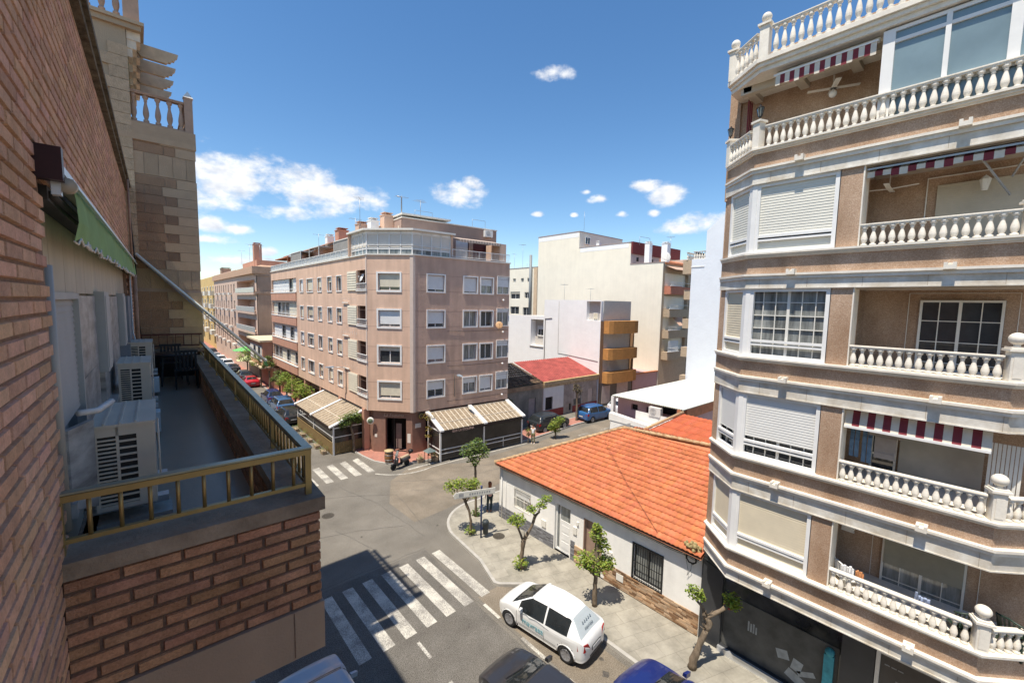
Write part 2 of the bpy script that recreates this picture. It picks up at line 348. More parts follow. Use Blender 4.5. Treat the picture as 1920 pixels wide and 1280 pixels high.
def window(parent, T, a, b, c, e, w=0, shut=.4, sur=.12, leaves=2, fm=None, sm=None, gm=None, depth=.18, name='window', grid=None, smat=None):
    fm = fm or white; q = w - depth; gm = gm or random.choice((glassm, glassm, glassc)); sm = sm or random.choice((shutterm, shutterm, shutterw, shutterd))
    m = MB(T)
    if sur: ringbox(m, a - sur, b + sur, c - sur, e + sur, sur + .004, w - .01, w + .06)
    ringbox(m, a + .004, b - .004, c + .004, e - .004, .05, q + .01, q + .07)
    for i in range(1, leaves):
        x = a + (b - a) * i / leaves; m.box(x - .03, x + .03, q + .012, q + .066, c + .05, e - .05)
    if grid:
        gx, gz = grid
        for i in range(1, gx): x = a + (b - a) * i / gx; m.box(x - .01, x + .01, q + .02, q + .05, c + .05, e - .05)
        for i in range(1, gz): z = c + (e - c) * i / gz; m.box(a + .05, b - .05, q + .019, q + .049, z - .01, z + .01)
    o = m.build(name, fm, parent)
    g = MB(T); g.quad((a, q + .015, c), (b, q + .015, c), (b, q + .015, e), (a, q + .015, e)); g.build('pane', gm or glassm, o)
    if shut > 0:
        s = MB(T); louvres(s, a + .05, b - .05, e - .05 - (e - c - .1) * shut, e - .05, q + .1, .055); s.build('shutter', sm or shutterm, o)
    return o
def text_mesh(body, size, T, m, parent, name='lettering', depth=.008, shear=0, font=None, label=None, align='LEFT'):
    cu = bpy.data.curves.new('txt', 'FONT'); cu.body = body; cu.size = size; cu.extrude = depth; cu.shear = shear; cu.align_x = align
    ob = bpy.data.objects.new('txt', cu); COL.objects.link(ob)
    me = bpy.data.meshes.new_from_object(ob.evaluated_get(bpy.context.evaluated_depsgraph_get()))
    bpy.data.objects.remove(ob); me.transform(T)
    if parent: me.transform(Matrix.Translation(-rootloc(parent)))
    me.materials.clear(); me.materials.append(m)
    o = bpy.data.objects.new(name, me); COL.objects.link(o); o.parent = parent
    return lab(o, label)
def up(T, u, w, z, flat=False):
    "matrix placing text drawn in XY upright on a wall frame at (u, w, z)"
    return T @ Matrix.Translation((u, w, z)) @ (Matrix.Identity(4) if flat else Matrix.Rotation(R(90), 4, 'X'))
def rnd(a, b): return random.uniform(a, b)
# ================================================================ ground
g = MB(); g.quad((-700, -700, 0), (900, -700, 0), (900, 900, 0), (-700, 900, 0)); g.build('road', asphalt, kind='structure')
def curve(c, r, a0, a1, n=14): return [(c[0] + r * math.cos(R(a0 + (a1 - a0) * i / n)), c[1] + r * math.sin(R(a0 + (a1 - a0) * i / n))) for i in range(n + 1)]
def sheet(name, poly, z, m, kind='structure', **k):
    b = MB(); b.add([(x, y, z) for x, y in poly], [tuple(range(len(poly)))]); return b.build(name, m, kind=kind, **k)
# the worn tan asphalt of the side street and the finer patch in the junction
sheet('asphalt_patch', [(11.2, 20.6), (15.5, 21.0), (22, 22.3), (45, 19.8), (45, 27), (27, 26.2), (18.8, 26.0), (16.6, 27.2), (14.6, 27.9), (12.6, 26.6), (11.1, 23.6)], .004, asphalt_tan)
sheet('parking_strip', [(10.25, -12), (12.1, -12), (12.1, 12.6), (11.3, 13.4), (10.25, 13.4)], .004, asphalt_tan)
sheet('resurfaced_lane', [(3.0, -12), (9.85, -12), (9.95, 12.6), (10.3, 17.9), (3.0, 17.9)], .004, asphalt_dark)
def kerbed(name, poly, m, h=.13, kerb=.14, inset=None):
    b = MB(); b.prism(poly, -.05, h - .006); b.build('kerb', kerbm, kind='structure')
    cx = sum(p[0] for p in poly) / len(poly); cy = sum(p[1] for p in poly) / len(poly)
    n = len(poly); ins = []
    for i in range(n):
        a, p, c = Vector(poly[i - 1]), Vector(poly[i]), Vector(poly[(i + 1) % n])
        d1 = (p - a).normalized(); d2 = (c - p).normalized()
        n1 = Vector((-d1.y, d1.x)); n2 = Vector((-d2.y, d2.x)); q = (n1 + n2); q = q.normalized() * (kerb / max(.4, q.normalized().dot(n1)))
        ins.append(p + q)
    b = MB(); b.add([(p[0], p[1], h) for p in ins], [tuple(range(n))]); b.build(name, m, kind='structure')
# the pavement round the white house: a rounded build-out at the corner, then a narrower strip (counter-clockwise)
kerbed('pavement', [(40, 18.9), (24, 19.9), (16.4, 20.6)] + curve((14.9, 17.6), 2.95, 78, 180, 12) + [(11.75, 15.3), (11.25, 13.6), (11.35, 13.35), (12.35, 12.5), (12.3, -14), (16.0, -14), (16.0, 17.9), (40, 16)], pave)
kerbed('pavement',
       [(17.2, 28.0), (25.6, 26.9), (34, 27.5), (60, 25.4), (60, 27.8), (25.4, 30), (16.4, 31.5), (14.3, 33.8), (14.3, 150), (12.75, 150), (12.75, 34.0), (12.85, 32.2), (13.1, 30.6), (13.8, 29.25), (15.2, 28.5)], pavered)
kerbed('pavement', [(-1, -12), (2.3, -12), (2.3, 150), (-1, 150)], pavered)
sheet('pavement', [(25.5, 29.8), (25.5, 33), (16, 34), (13.4, 34.2), (13.6, 31.5), (15.5, 29.6)], .134, pavered)
b = MB()
for i in range(7): x = 5.12 + i * .876; b.quad((x, 13.3, .009), (x + .46, 13.32, .009), (x + .46, 17.4, .009), (x, 17.38, .009))
b.build('crosswalk_stripes', paint, kind='structure')
b = MB()
for i in range(6): x = 7.1 + i * .98; b.quad((x, 28.9, .009), (x + .5, 28.9, .009), (x + .5, 32.0 + .05 * i, .009), (x, 32.0, .009))
b.build('crosswalk_stripes', paint, kind='structure')
b = MB()
for y0, y1 in ((11.9, 12.9), (9.4, 10.6), (6.8, 8.3), (4.2, 5.7)): b.box(10.12, 10.26, y0, y1, .008, .0095)
b.build('parking_marks', paint, kind='structure')
b = MB()
for y0, y1 in ((12.0, 12.9), (9.9, 10.8)): b.box(7.08, 7.2, y0, y1, .008, .0095)
for i in range(5): b.box(31 + i * 3.2, 32.4 + i * 3.2, 25.0 - i * .2, 25.12 - i * .2, .008, .0095)
b.build('lane_marks', paint2, kind='structure')
b = MB(); pts = curve((15.1, 30.2), 3.3, 212, 288, 12) + [(18.6, 27.0), (25.5, 26.5)]
for p, q in zip(pts, pts[1:]):
    d = (Vector(q) - Vector(p)).normalized(); n = Vector((-d.y, d.x)) * .07
    b.quad((p[0] - n.x, p[1] - n.y, .009), (q[0] - n.x, q[1] - n.y, .009), (q[0] + n.x, q[1] + n.y, .009), (p[0] + n.x, p[1] + n.y, .009))
b.box(14.5, 16.9, 27.55, 27.75, .0105, .012)
b.build('kerb_line', paint, kind='structure')
# cracks and seams in the asphalt, sealed with darker tar
b = MB(); seam = mat('road_seam', (.125, .117, .105), .9, .2, 8)
def crack(pts, w=.03):
    out = []
    for p, q in zip(pts, pts[1:]):
        n = max(2, int((Vector(q) - Vector(p)).length / .5))
        for i in range(n): out.append((p[0] + (q[0] - p[0]) * i / n + rnd(-.06, .06), p[1] + (q[1] - p[1]) * i / n + rnd(-.06, .06)))
    out.append(pts[-1])
    for p, q in zip(out, out[1:]):
        d = (Vector(q) - Vector(p)).normalized(); n = Vector((-d.y, d.x)) * w * rnd(.3, .7)
        b.quad((p[0] - n.x, p[1] - n.y, .0085), (q[0] - n.x, q[1] - n.y, .0085), (q[0] + n.x, q[1] + n.y, .0085), (p[0] + n.x, p[1] + n.y, .0085))
for pts in [[(5.2, 22.6), (8, 21.9), (10.6, 20.6)], [(6.6, 27.5), (9.5, 26.1), (12, 24.4), (11.4, 20.2)], [(10.05, 17.6), (10.1, 13), (9.95, 6)], [(9.5, 27.8), (10.5, 24), (10.9, 19)],
            [(12.5, 26.5), (16, 24.2), (22, 23.3), (30, 22.8)], [(4.5, 18.1), (10.4, 18.0)], [(13, 24.5), (15, 22.4)], [(7.5, 22.5), (8.4, 19.4)], [(18, 25.6), (22, 23.4)]]: crack(pts)
b.build('road_cracks', seam, kind='structure')
b = MB()
for x, y, s_ in [(11.3, 7.6, .16), (11.7, 8.1, .1), (11.0, 8.5, .08), (11.6, 7.2, .12), (9.0, 12.3, .07), (9.4, 15.0, .06), (7.0, 9.5, .09), (11.9, 13.0, .12), (12.0, 19.5, .1), (8.3, 21.0, .08), (11.5, 6.9, .07), (10.9, 7.3, .06)]:
    n = 9; b.add([(x + s_ * rnd(.5, 1.2) * math.cos(math.tau * i / n), y + s_ * rnd(.5, 1.2) * math.sin(math.tau * i / n), .0082) for i in range(n)], [tuple(range(n))])
b.build('oil_stains', mat('oil_stain', (.09, .08, .068), .7, .4, 12), kind='structure')
iron = mat('cast_iron', (.10, .088, .072), .7, .3, 14, .6, 40, metal=.4)
def manhole(x, y, z, r, label):
    b = MB(); b.lathe([(r, z), (r, z + .008), (r * .9, z + .012), (r * .88, z + .008), (.001, z + .008)], (x, y, 0), 24)
    for i in range(-3, 4): b.box(x - r * .7, x + r * .7, y + i * r * .2 - .012, y + i * r * .2 + .012, z + .007, z + .015)
    b.build('manhole_cover', iron, label=label, cat='manhole cover')
manhole(7.7, 24.4, .003, .34, 'round iron manhole cover in the asphalt of the junction')
manhole(13.8, 16.3, .13, .32, 'round iron manhole cover in the pale pavement beside the litter bin')

# ================================================================ our own building (brick, left)
TO, _ = frame((-.4905, 0), (.0331, 20))
own = thing('brick_apartment_building', 'red brick apartment building with a long terrace, its shaded wall close on the left', 'building', (-.4, 3.4, 0))
def bricks(mb, u0, u1, z0, z1, holes=(), L=.30, H=.086, j=.017, axis='u', w=0.0, d=.018, phase=0, tl=(.82, 1.12)):
    k = 0; z = z0
    while z < z1 - .02:
        u = u0 - ((k + phase) % 2) * L / 2 - (k * 7 % 3) * .02; zt = min(z + H - j, z1)
        while u < u1:
            a, c = max(u, u0), min(u + L - j, u1)
            if c - a > .03 and not any(h[0] < (a + c) / 2 < h[1] and h[2] < (z + zt) / 2 < h[3] for h in holes):
                for h in holes:
                    if h[2] < (z + zt) / 2 < h[3]:
                        if a < h[0] < c: c = h[0]
                        if a < h[1] < c: a = h[1]
                if c - a > .02:
                    e = .005; o = rnd(-.002, .002); t = rnd(*tl); t = (t, t * rnd(.94, 1.04), t * rnd(.9, 1.05))
                    r1 = rnd(-.0015, .0015)
                    P = [(a, 0, z), (c, 0, z), (c, 0, zt), (a, 0, zt), (a + e, d + o, z + e + r1), (c - e, d + o, z + e - r1), (c - e, d + o, zt - e), (a + e, d + o, zt - e)]
                    if axis == 'u': P = [(p[0], w + p[1], p[2]) for p in P]
                    elif axis == 'v': P = [(w - p[1], p[0], p[2]) for p in P]      # faces -u
                    else: P = [(w + p[1] * 0 + p[1], p[0], p[2]) for p in P]
                    mb.add(P, [(0, 1, 5, 4), (1, 2, 6, 5), (2, 3, 7, 6), (3, 0, 4, 7), (4, 5, 6, 7)], t)
            u += L
        z += H; k += 1
OPEN = [(3.72, 12.9, 10.3, 13.05)]
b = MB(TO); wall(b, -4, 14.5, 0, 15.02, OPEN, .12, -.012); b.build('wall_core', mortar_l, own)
b = MB(TO); bricks(b, .6, 14.5, 8.0, 15.0, OPEN + [(3.45, 14.5, 9.5, 10.84)], w=-.012); b.build('brick_wall', brick_m, own)
b = MB(TO); b.box(-4, 14.5, -.4, .07, 15.02, 15.10); b.box(-4, 14.5, -.4, .11, 15.10, 15.17); b.build('cornice', mat('dirty_cornice', (.15, .125, .085), .95, .5, 6, .6, 30), own)
b = MB(TO); b.box(-4, 14.5, -9, -.42, 10, 15.1); b.box(-4, 14.5, -9, -.3, 0, 8); b.build('roof_mass', mortar, own)
# recessed panel wall
pan = mat('sheet_panel', (.50, .43, .33), .6, .08, 1.5, streak=.18)
marb = mat('veined_marble', (.22, .22, .215), .35, .25, 3.0, col2=(.46, .455, .44), det=12, stretch=(1, 1, 3))
b = MB(TO)
for a in [3.72 + .62 * i for i in range(15)]: b.box(a, min(a + .61, 12.9), -.13, -.07, 12.42, 13.05)
b.box(3.72, 12.9, -.16, -.13, 10.3, 13.05)
b.build('panel_wall', pan, own)
for a, c, n_ in ((5.42, 6.88, 2), (7.52, 10.45, 4)):
    b = MB(TO)
    for i in range(n_):
        for z_, t_ in ((10.9, 11.62), (11.62, 12.40)): b.box(a + (c - a) * i / n_ + .003, a + (c - a) * (i + 1) / n_ - .003, -.128, -.06, z_ + .002, t_ - .003)
    b.build('marble_cladding', marb, own)
for a, c in ((6.9, 7.5), (10.47, 11.1)): b = MB(TO); b.box(a, c, -.128, .02, 11.5, 12.45); b.box(a + .05, c - .05, .02, .028, 11.55, 12.40); b.build('boxed_column', mat('dull_white_frame', (.42, .41, .38), .6, .05, 3), own)
b = MB(TO); b.box(3.98, 12.9, -.128, .02, 10.9, 11.0); b.build('marble_ledge', marb, own)
b = MB(TO); b.box(3.722, 3.86, -.12, -.045, 10.3, 12.55); b.tube([(3.80, -.015, 10.9), (3.80, -.015, 12.58)], .028, 10); b.build('frame_post', mat('grey_white_profile', (.36, .345, .31), .4, .06, 4), own)
o = MB(TO); ringbox(o, 3.95, 5.40, 11.0, 12.42, .05, -.11, -.04); f = o.build('window', mat('dull_white_frame', (.42, .41, .38), .6, .05, 3), own)
p = MB(TO); p.quad((3.95, -.1, 11.0), (5.4, -.1, 11.0), (5.4, -.1, 12.4), (3.95, -.1, 12.4)); p.build('pane', glassm, f)
s = MB(TO); louvres(s, 4.0, 5.35, 11.42, 12.37, -.085, .05, .012); s.build('shutter', mat('grey_shutter', (.36, .35, .33), .6, .05, 4), f)
b = MB(TO); b.box(11.6, 12.8, -.12, .04, 11.0, 12.41); b.build('blue_grey_panel', mat('blue_grey_panel', (.20, .22, .25), .5, .1, 3), own)
b = MB(TO); bricks(b, 12.9, 14.5, 10.84, 13.05, w=.03); b.build('brick_pier', brick_m, own)
# terrace
b = MB(TO); b.box(3.5, 14.4, -.1, 1.3, 10.0, 10.3); b.build('terrace_floor', mat('terrace_screed', (.30, .245, .185), .32, .14, 1.1, .1, 40, .5, stretch=(1, .4, 1)), own)
b = MB(TO); b.box(3.43, 14.4, .0, 1.43, 9.58, 9.975); b.build('slab', slabc, own)
b = MB(TO); b.box(3.425, 3.43, 1.205, 1.21, 9.6, 9.97); b.build('slab_joint', mortar, own)
b = MB(TO); b.box(3.465, 3.655, -.005, 1.4, 9.975, 10.74); b.box(3.655, 14.4, 1.215, 1.4, 9.975, 10.74); b.build('parapet_core', mortar, own)
b = MB(TO); bricks(b, .0, 1.415, 9.985, 10.74, axis='v', w=3.467, H=.084)
bricks(b, 3.45, 14.4, 9.985, 10.74, axis='u', w=1.398, H=.084)
b2 = MB(TO @ Matrix.Translation((0, 1.217, 0)) @ Matrix.Diagonal((1, -1, 1, 1))); bricks(b2, 3.66, 14.3, 10.3, 10.74, axis='u', w=0, H=.084)
pb = b.build('parapet_brickwork', brick_p, own); b2.build('parapet_inner_brickwork', brick_p, own)
cop = mat('weathered_coping', (.29, .22, .155), .85, .3, 3, .5, 30, .3, col2=(.38, .30, .22), grime=.3)
b = MB(TO)
b.box(3.425, 3.70, -.01, 1.45, 10.745, 10.85)
k = 3.705
while k < 14.3: b.box(k, min(k + 1.1, 14.35), 1.17, 1.45, 10.745 + rnd(0, .004), 10.85); k += 1.106
b.build('coping', cop, own)
ra = MB(TO)
ra.bar((3.56, -.02, 11.195), (3.56, 1.385, 11.195), .045, .04); ra.bar((3.56, -.02, 10.93), (3.56, 1.385, 10.93), .035, .028)
ra.bar((3.56, 1.36, 11.194), (14.3, 1.36, 11.194), .045, .04); ra.bar((3.56, 1.36, 10.932), (14.3, 1.36, 10.932), .035, .028)
for u in [3.56 + 1.34 * i for i in range(9)]: ra.box(u - .022, u + .022, 1.338, 1.382, 10.845, 11.19)
ra.box(3.538, 3.582, -.02, .01, 10.845, 11.19)
rail = ra.build('railing', gold, own)
rt = MB(TO); rt.bar((3.56, -.03, 11.228), (3.56, 1.39, 11.228), .062, .012); rt.bar((3.56, 1.36, 11.2275), (14.3, 1.36, 11.2275), .062, .012); rt.build('handrail', gold_top, rail)
bm_ = MB(); bm_.lathe([(.0125, 0), (.0125, .26)], (0, 0, 0), 8); proto = bm_.build('baluster', gold); proto.parent = rail
ro = rootloc(rail); first = True
def putbal(u, w):
    global first
    p = TO @ Vector((u, w, 10.94)) - ro
    o = proto if first else proto.copy()
    if not first: COL.objects.link(o)
    o.location = p; o.parent = rail; first = False
for i in range(9): putbal(3.56, .12 + .142 * i)
for i in range(71): putbal(3.56 + .134 * (i + 1) + .0, 1.36)
# end wall with its own little rail
b = MB(TO); b.box(14.3, 14.42, -.1, 1.43, 10.0, 10.95); b.build('end_parapet', mat('shade_brown_wall', (.045, .03, .022), .95, .2, 5), own)  # near-black brown paints the deep shadow this wall lies in
b = MB(TO); b.box(14.22, 14.45, -.1, 1.45, 10.95, 11.03); b.build('end_coping', cop, own)
b = MB(TO); b.bar((14.33, .1, 11.42), (14.33, 1.4, 11.42), .04); b.bar((14.33, .1, 11.12), (14.33, 1.4, 11.12), .03)
for i in range(8): b.bar((14.33, .15 + .17 * i, 11.12), (14.33, .15 + .17 * i, 11.42), .014)
b.build('end_railing', mat('rust_red_iron', (.10, .03, .02), .6, .3, 8), own)
b = MB(TO); b.tube([(13.05, .12, 10.9), (13.05, .12, 12.9)], .04, 8); b.tube([(12.95, .1, 13.05), (12.98, .1, 15.0)], .022, 6); b.build('drainpipe', mat('rusty_pipe', (.34, .21, .14), .7, .25, 6), own)
b = MB(TO); b.tube([(14.42, .05, 15.0), (14.45, .12, 13.0), (14.4, .1, 12.0), (14.44, .16, 11.2)], .012, 6); b.build('cable', black, own)
b = MB(TO); b.tube([(12.5, .06, 12.9), (12.52, .06, 11.6), (12.2, .12, 11.35)], .014, 6); b.tube([(3.97, .06, 11.62), (4.1, .14, 11.6), (4.3, .2, 11.62)], .022, 6); b.build('conduit', mat('white_conduit', (.55, .55, .53), .5, .1, 4), own)
b = MB(TO); b.hexa([(4.0, -.04, 10.95), (4.25, .06, 10.86), (4.25, .1, 10.86), (4.0, 0, 10.95), (4.0, -.04, 11.5), (4.28, .06, 11.5), (4.28, .1, 11.5), (4.0, 0, 11.5)]); b.build('leaning_board', marb, own)

# split air conditioners on the terrace
def ac_unit(u, z, w0, label):
    P = TO @ Vector((u, w0, z)); t = thing('air_conditioner', label, 'air conditioner', P, 0, 'air conditioners along the terrace wall')
    W_, D, H_ = .88, .35, .64
    T = TO @ Matrix.Translation((u, w0, z))
    b = MB(T)
    b.box(0.02, W_, 0, D, 0, H_); b.box(-.012, W_ + .01, -.012, D + .012, H_, H_ + .02)
    for v in (.06, .15, .24): b.box(0, W_, v, v + .012, H_ + .02, H_ + .03)
    b.box(0, .02, 0, .025, 0, H_); b.box(0, .02, .128, .145, 0, H_); b.box(0, .02, D - .105, D, 0, H_); b.box(0, .0195, .025, D - .105, 0, .035); b.box(0, .0195, .025, D - .105, H_ - .07, H_)
    b.build('casing', acm, t)
    g = MB(T)
    for k in range(17): z_ = .04 + k * .031; g.box(0.002, .018, .025, .128, z_, z_ + .012)
    for k in range(10): z_ = .04 + k * .053; g.box(0.002, .018, .145, D - .105, z_, z_ + .014)
    g.build('side_grille', acm, t)
    g = MB(T); g.quad((.0185, .024, .03), (.0185, D - .1, .03), (.0185, D - .1, H_ - .06), (.0185, .024, H_ - .06)); g.build('grille_shadow_gap', black, t)
    g = MB(T)
    for k in range(5):
        r = .06 + .05 * k
        g.tube([(W_ * .42 + r * math.cos(a / 16 * math.tau), D + .025, H_ / 2 + r * math.sin(a / 16 * math.tau)) for a in range(17)], .004, 4)
    for a in range(8): g.bar((W_ * .42, D + .02, H_ / 2), (W_ * .42 + .27 * math.cos(a * math.pi / 4), D + .02, H_ / 2 + .27 * math.sin(a * math.pi / 4)), .007)
    g.build('fan_guard', acm, t)
    g = MB(T); g.box(.1, .2, -.08, D + .07, -.05, 0); g.box(W_ - .2, W_ - .1, -.08, D + .07, -.05, 0); g.build('bracket', steel, t)
    g = MB(T); g.box(.05, .32, -.01, D + .09, -.42, -.12); g.build('support_block', acw, t) if u > 5 else g.build('support_block', concrete, t)
ac_unit(4.3, 10.78, .08, 'large aged white air conditioner nearest the terrace railing end')
ac_unit(8.2, 10.78, .02, 'second air conditioner along the terrace, between the near one and the small far one')
ac_unit(11.6, 10.8, .02, 'farthest and smallest looking air conditioner, by the brick pier and drainpipe')
# dark table and chairs in the deep shade at the end
t = thing('garden_table', 'black garden table in the deep shade at the far end of the terrace', 'table', TO @ Vector((13.0, .75, 10.3)))
b = MB(TO); b.lathe([(.45, .72), (.46, .74), (.45, .76), (.02, .765)], (13.0, .75, 10.3), 20); b.build('table_top', black, t)
for dx, dy in ((-.25, -.25), (.25, -.25), (-.25, .25), (.25, .25)):
    b = MB(TO); b.bar((13 + dx, .75 + dy, 10.3), (13 + dx * .8, .75 + dy * .8, 11.03), .035); b.build('leg', black, t)
for u, w, l in ((12.35, .95, 'black garden chair in front of the black table on the terrace'), (13.75, .7, 'black garden chair behind the black table, against the end parapet')):
    t = thing('garden_chair', l, 'chair', TO @ Vector((u, w, 10.3)))
    b = MB(TO); b.box(u - .22, u + .22, w - .22, w + .22, 10.72, 10.75); b.build('seat', black, t)
    b = MB(TO); s = -.22 if u < 13 else .2
    for i in range(6): b.box(u + s, u + s + .02, w - .2 + i * .07, w - .16 + i * .07, 10.75, 11.15)
    b.box(u + s, u + s + .02, w - .22, w + .22, 11.15, 11.2); b.build('backrest', black, t)
    for dx, dy in ((-.2, -.2), (.2, -.2), (-.2, .2), (.2, .2)):
        b = MB(TO); b.bar((u + dx, w + dy, 10.3), (u + dx, w + dy, 10.72), .03); b.build('leg', black, t)
# awnings
aw = thing('retracted_awning', 'green awning with scalloped white trimmed valance, rolled up under its cassette on the brick wall', 'awning', TO @ Vector((4.2, .1, 13.3)))
b = MB(TO); b.box(3.56, 3.63, -.01, .11, 13.05, 13.235); b.build('end_bracket', mat('maroon_paint', (.035, .009, .009), .4, .3, 8), aw)
b = MB(TO); b.tube([(3.66, .115, 13.045), (3.72, .115, 13.045)], .042, 14); b.tube([(3.72, .06, 13.1), (14.1, .06, 13.22)], .04, 10); b.build('roller', mat('roller_tube', (.42, .36, .27), .6, .15, 5), aw)
b = MB(TO); b.bar((3.64, .09, 13.13), (14.1, .12, 13.26), .03, .045); b.bar((3.7, .13, 13.08), (14.1, .15, 13.2), .02, .02); b.box(3.64, 3.70, .05, .09, 12.98, 13.12); b.build('front_bar', steel, aw)
b = MB(TO); n = 76
rows = []
for i in range(n + 1):
    u = 4.0 + 9.9 * i / n; s = .012 * math.sin(i * .9) + .01 * math.sin(i * .37)
    dz = .40 - .012 * abs(math.sin(i * math.pi / 2)) - .02 * (i % 2)
    tw = max(0, 1 - i / 8)
    zt = 13.12 + .13 * i / n; rows.append([(u, .095, zt + .02), (u, .115 + s * .5, zt - .1), (u + .02, .12 + s, zt - .24), (u, .125 + s * 1.2 - .03 * tw, zt - dz + .03)])
for i in range(n):
    for k in range(3): b.quad(rows[i][k], rows[i + 1][k], rows[i + 1][k + 1], rows[i][k + 1])
b.build('valance', awn_g, aw)
b = MB(TO)
for i in range(n):
    p, q = Vector(rows[i][3]), Vector(rows[i + 1][3]); mid = (p + q) / 2 + Vector((0, 0, -.03))
    b.tube([p, mid, q], .008, 4)
b.build('scalloped_trim', awn_w, aw)
b = MB(TO); b.tube([(3.8, .03, 13.0), (14.0, .05, 13.1)], .025, 6); b.box(3.75, 12.9, -.08, .02, 12.96, 13.045); b.build('arms_and_shade_strip', mat('arm_shade_dark', (.05, .045, .04), .6, .3, 5), aw)  # dark arms and strip paint the shadow band under the awning
aw = thing('extended_awning', 'narrow pale green awning stretched out steeply over the street beside the stone tower', 'awning', TO @ Vector((14.0, .1, 13.4)))
A0, A1, B0, B1 = Vector((14.0, .14, 13.45)), Vector((14.47, .14, 13.45)), Vector((14.0, 2.85, 10.62)), Vector((14.47, 2.85, 10.62))
pale = mat('pale_green_cloth', (.78, .86, .70), .8, .08, 5, trans=.8)
b = MB(TO); b.hexa([A0, A1, B1, B0, A0 + Vector((0, .01, .012)), A1 + Vector((0, .01, .012)), B1 + Vector((0, .01, .012)), B0 + Vector((0, .01, .012))]); b.build('cloth', pale, aw)
b = MB(TO); b.tube([A0, B0], .035, 6); b.tube([A1 + Vector((0, 0, .02)), B1], .04, 6); b.tube([B0 - Vector((.02, 0, 0)), B1 + Vector((.1, 0, 0))], .045, 8); b.build('arm', mat('pale_green_arm', (.82, .84, .74), .5, .08, 4), aw)
b = MB(TO); b.tube([A0 - Vector((0, .0, .05)), B0 - Vector((0, .1, .06))], .012, 6); b.build('folding_arm', metal, aw)
b = MB(TO)
for i in range(8):
    y0 = B0.x - .02 + i * .06; b.quad((y0, 2.87, 10.62), (y0 + .06, 2.87, 10.62), (y0 + .06, 2.91, 10.40), (y0, 2.91, 10.44))
b.build('valance', mat('bright_green_cloth', (.22, .62, .22), .8, .1, 5, trans=.3), aw)

# ================================================================ stone tower next door
tw = thing('stone_tower_house', 'brown stone faced apartment tower with quoins, balustrades and a pergola, behind the brick wall', 'building', (0, 14.5, 0))
TT, _ = frame((-.6, 14.5), (1.33, 14.5))     # x along +X, outward -Y
b = MB(); b.box(-7, 1.33, 14.512, 19.1, 0, 16.74); b.build('bay_core', stone_j, tw)
b = MB(); b.box(-7, .07, 14.508, 19.1, 16.3, 18.9); b.build('upper_wall', tower_r, tw)
b = MB(TT); W1 = 1.93
lightb = MB(TT)
zs = []; z = 9.0
while z < 16.3:
    if abs(z - 12.62) < .13: zs.append((12.62, 13.12, 's')); z = 13.12; continue
    if abs(z - 15.5) < .13: zs.append((15.5, 16.05, 's')); z = 16.05; continue
    zs.append((z, z + .236, 'r')); z += .236
for i, (a, c, kd) in enumerate(zs):
    c = min(c, 16.72)
    if kd == 's':
        x = .02
        while x < W1: e = min(x + .285, W1); lightb.box(x + .004, e - .004, -.03, .012, a + .004, c - .004, rnd(.85, 1.0)); x += .285
        continue
    q = W1 - (.42 if i % 2 else .72); x = .0 - (i % 2) * .43
    while x < q:
        e = min(x + .85, q)
        if e - max(x, 0) > .05:
            s = rnd(.60, .72); b.box(max(x, 0) + .006, e - .006, -.03, .006 + rnd(0, .004), a + .006, c - .006, (s, s * .95, s * .92))
        x += .85
    lightb.box(q + .004, W1 + .012, -.03, .02, a + .003, c - .003, rnd(.95, 1.12))
b.build('stone_blocks', stone_b, tw)
lightb.box(-.2, W1 + .03, -.05, .04, 16.32, 16.46, 1.05); lightb.box(.6, W1 + .03, -.04, .03, 16.46, 16.75, 1.0)
lightb.build('smooth_quoins', mat('light_tower_stone', (.48, .345, .225), .93, .07, 3, .5, 50, .12, tint=True), tw)
b = MB(TT)     # quoins up the corner of the upper wall
z = 13.4; i = 0
while z < 18.4:
    b.box(.67 - (.62 if i % 2 else .34), .685, -.02, .035, z + .003, z + .262, rnd(.95, 1.1)); z += .268; i += 1
b.build('corner_quoins', mat('rough_quoin', (.52, .385, .25), .95, .12, 10, 1, 30, .12, tint=True), tw)
# terrace balustrade on the bay and on the roof
def lathed_baluster(h, r=.075, n=8, sq=False):
    P = [(r * .95, 0), (r * .95, .10), (r * .55, .13), (r * .62, .16), (r * .98, .30), (r * 1.0, .38), (r * .82, .52), (r * .46, .70), (r * .42, .76), (r * .62, .79), (r * .45, .82), (r * .7, .88), (r * .95, .91), (r * .95, 1.0)]
    return [(a, c * h) for a, c in P]
terra = mat('terracotta_baluster', (.46, .31, .22), .9, .1, 6)
def balustrade(parent, p0, p1, z0, h, sp, m, top=.06, thick=.16, r=.07, name='balustrade', base=.05, budget=None, posts=()):
    p0, p1 = Vector((*p0, 0)), Vector((*p1, 0)); L = (p1 - p0).length; T, _ = frame(p0, p1)
    b = MB(T); b.box(0, L, -thick / 2, thick / 2, z0 + h - top, z0 + h); b.box(0, L, -thick / 2 - .015, thick / 2 + .015, z0 + h - top * .5, z0 + h - .012)
    if base: b.box(0, L, -thick / 2, thick / 2, z0, z0 + base)
    o = b.build(name, m, parent); n = max(1, round(L / sp)); hb = h - top - base
    key = (round(hb, 2), round(r, 3), m.name)
    for i in range(n):
        u = (i + .5) * L / n; p = T @ Vector((u, 0, z0 + base))
        if key not in BAL:
            q = MB(); q.lathe(lathed_baluster(hb, r), (0, 0, 0), 10); q = q.build('baluster', m); BAL[key] = q.data; bpy.data.objects.remove(q)
        if budget is not None and budget[0] <= 0:
            budget[1].append((p, BAL[key])); continue
        if budget is not None: budget[0] -= 1
        c = bpy.data.objects.new('baluster', BAL[key]); COL.objects.link(c); c.parent = o; c.location = p - rootloc(o)
    return o
BAL = {}
balustrade(tw, (.02, 14.62), (1.2, 14.62), 16.75, .78, .215, terra, r=.065)
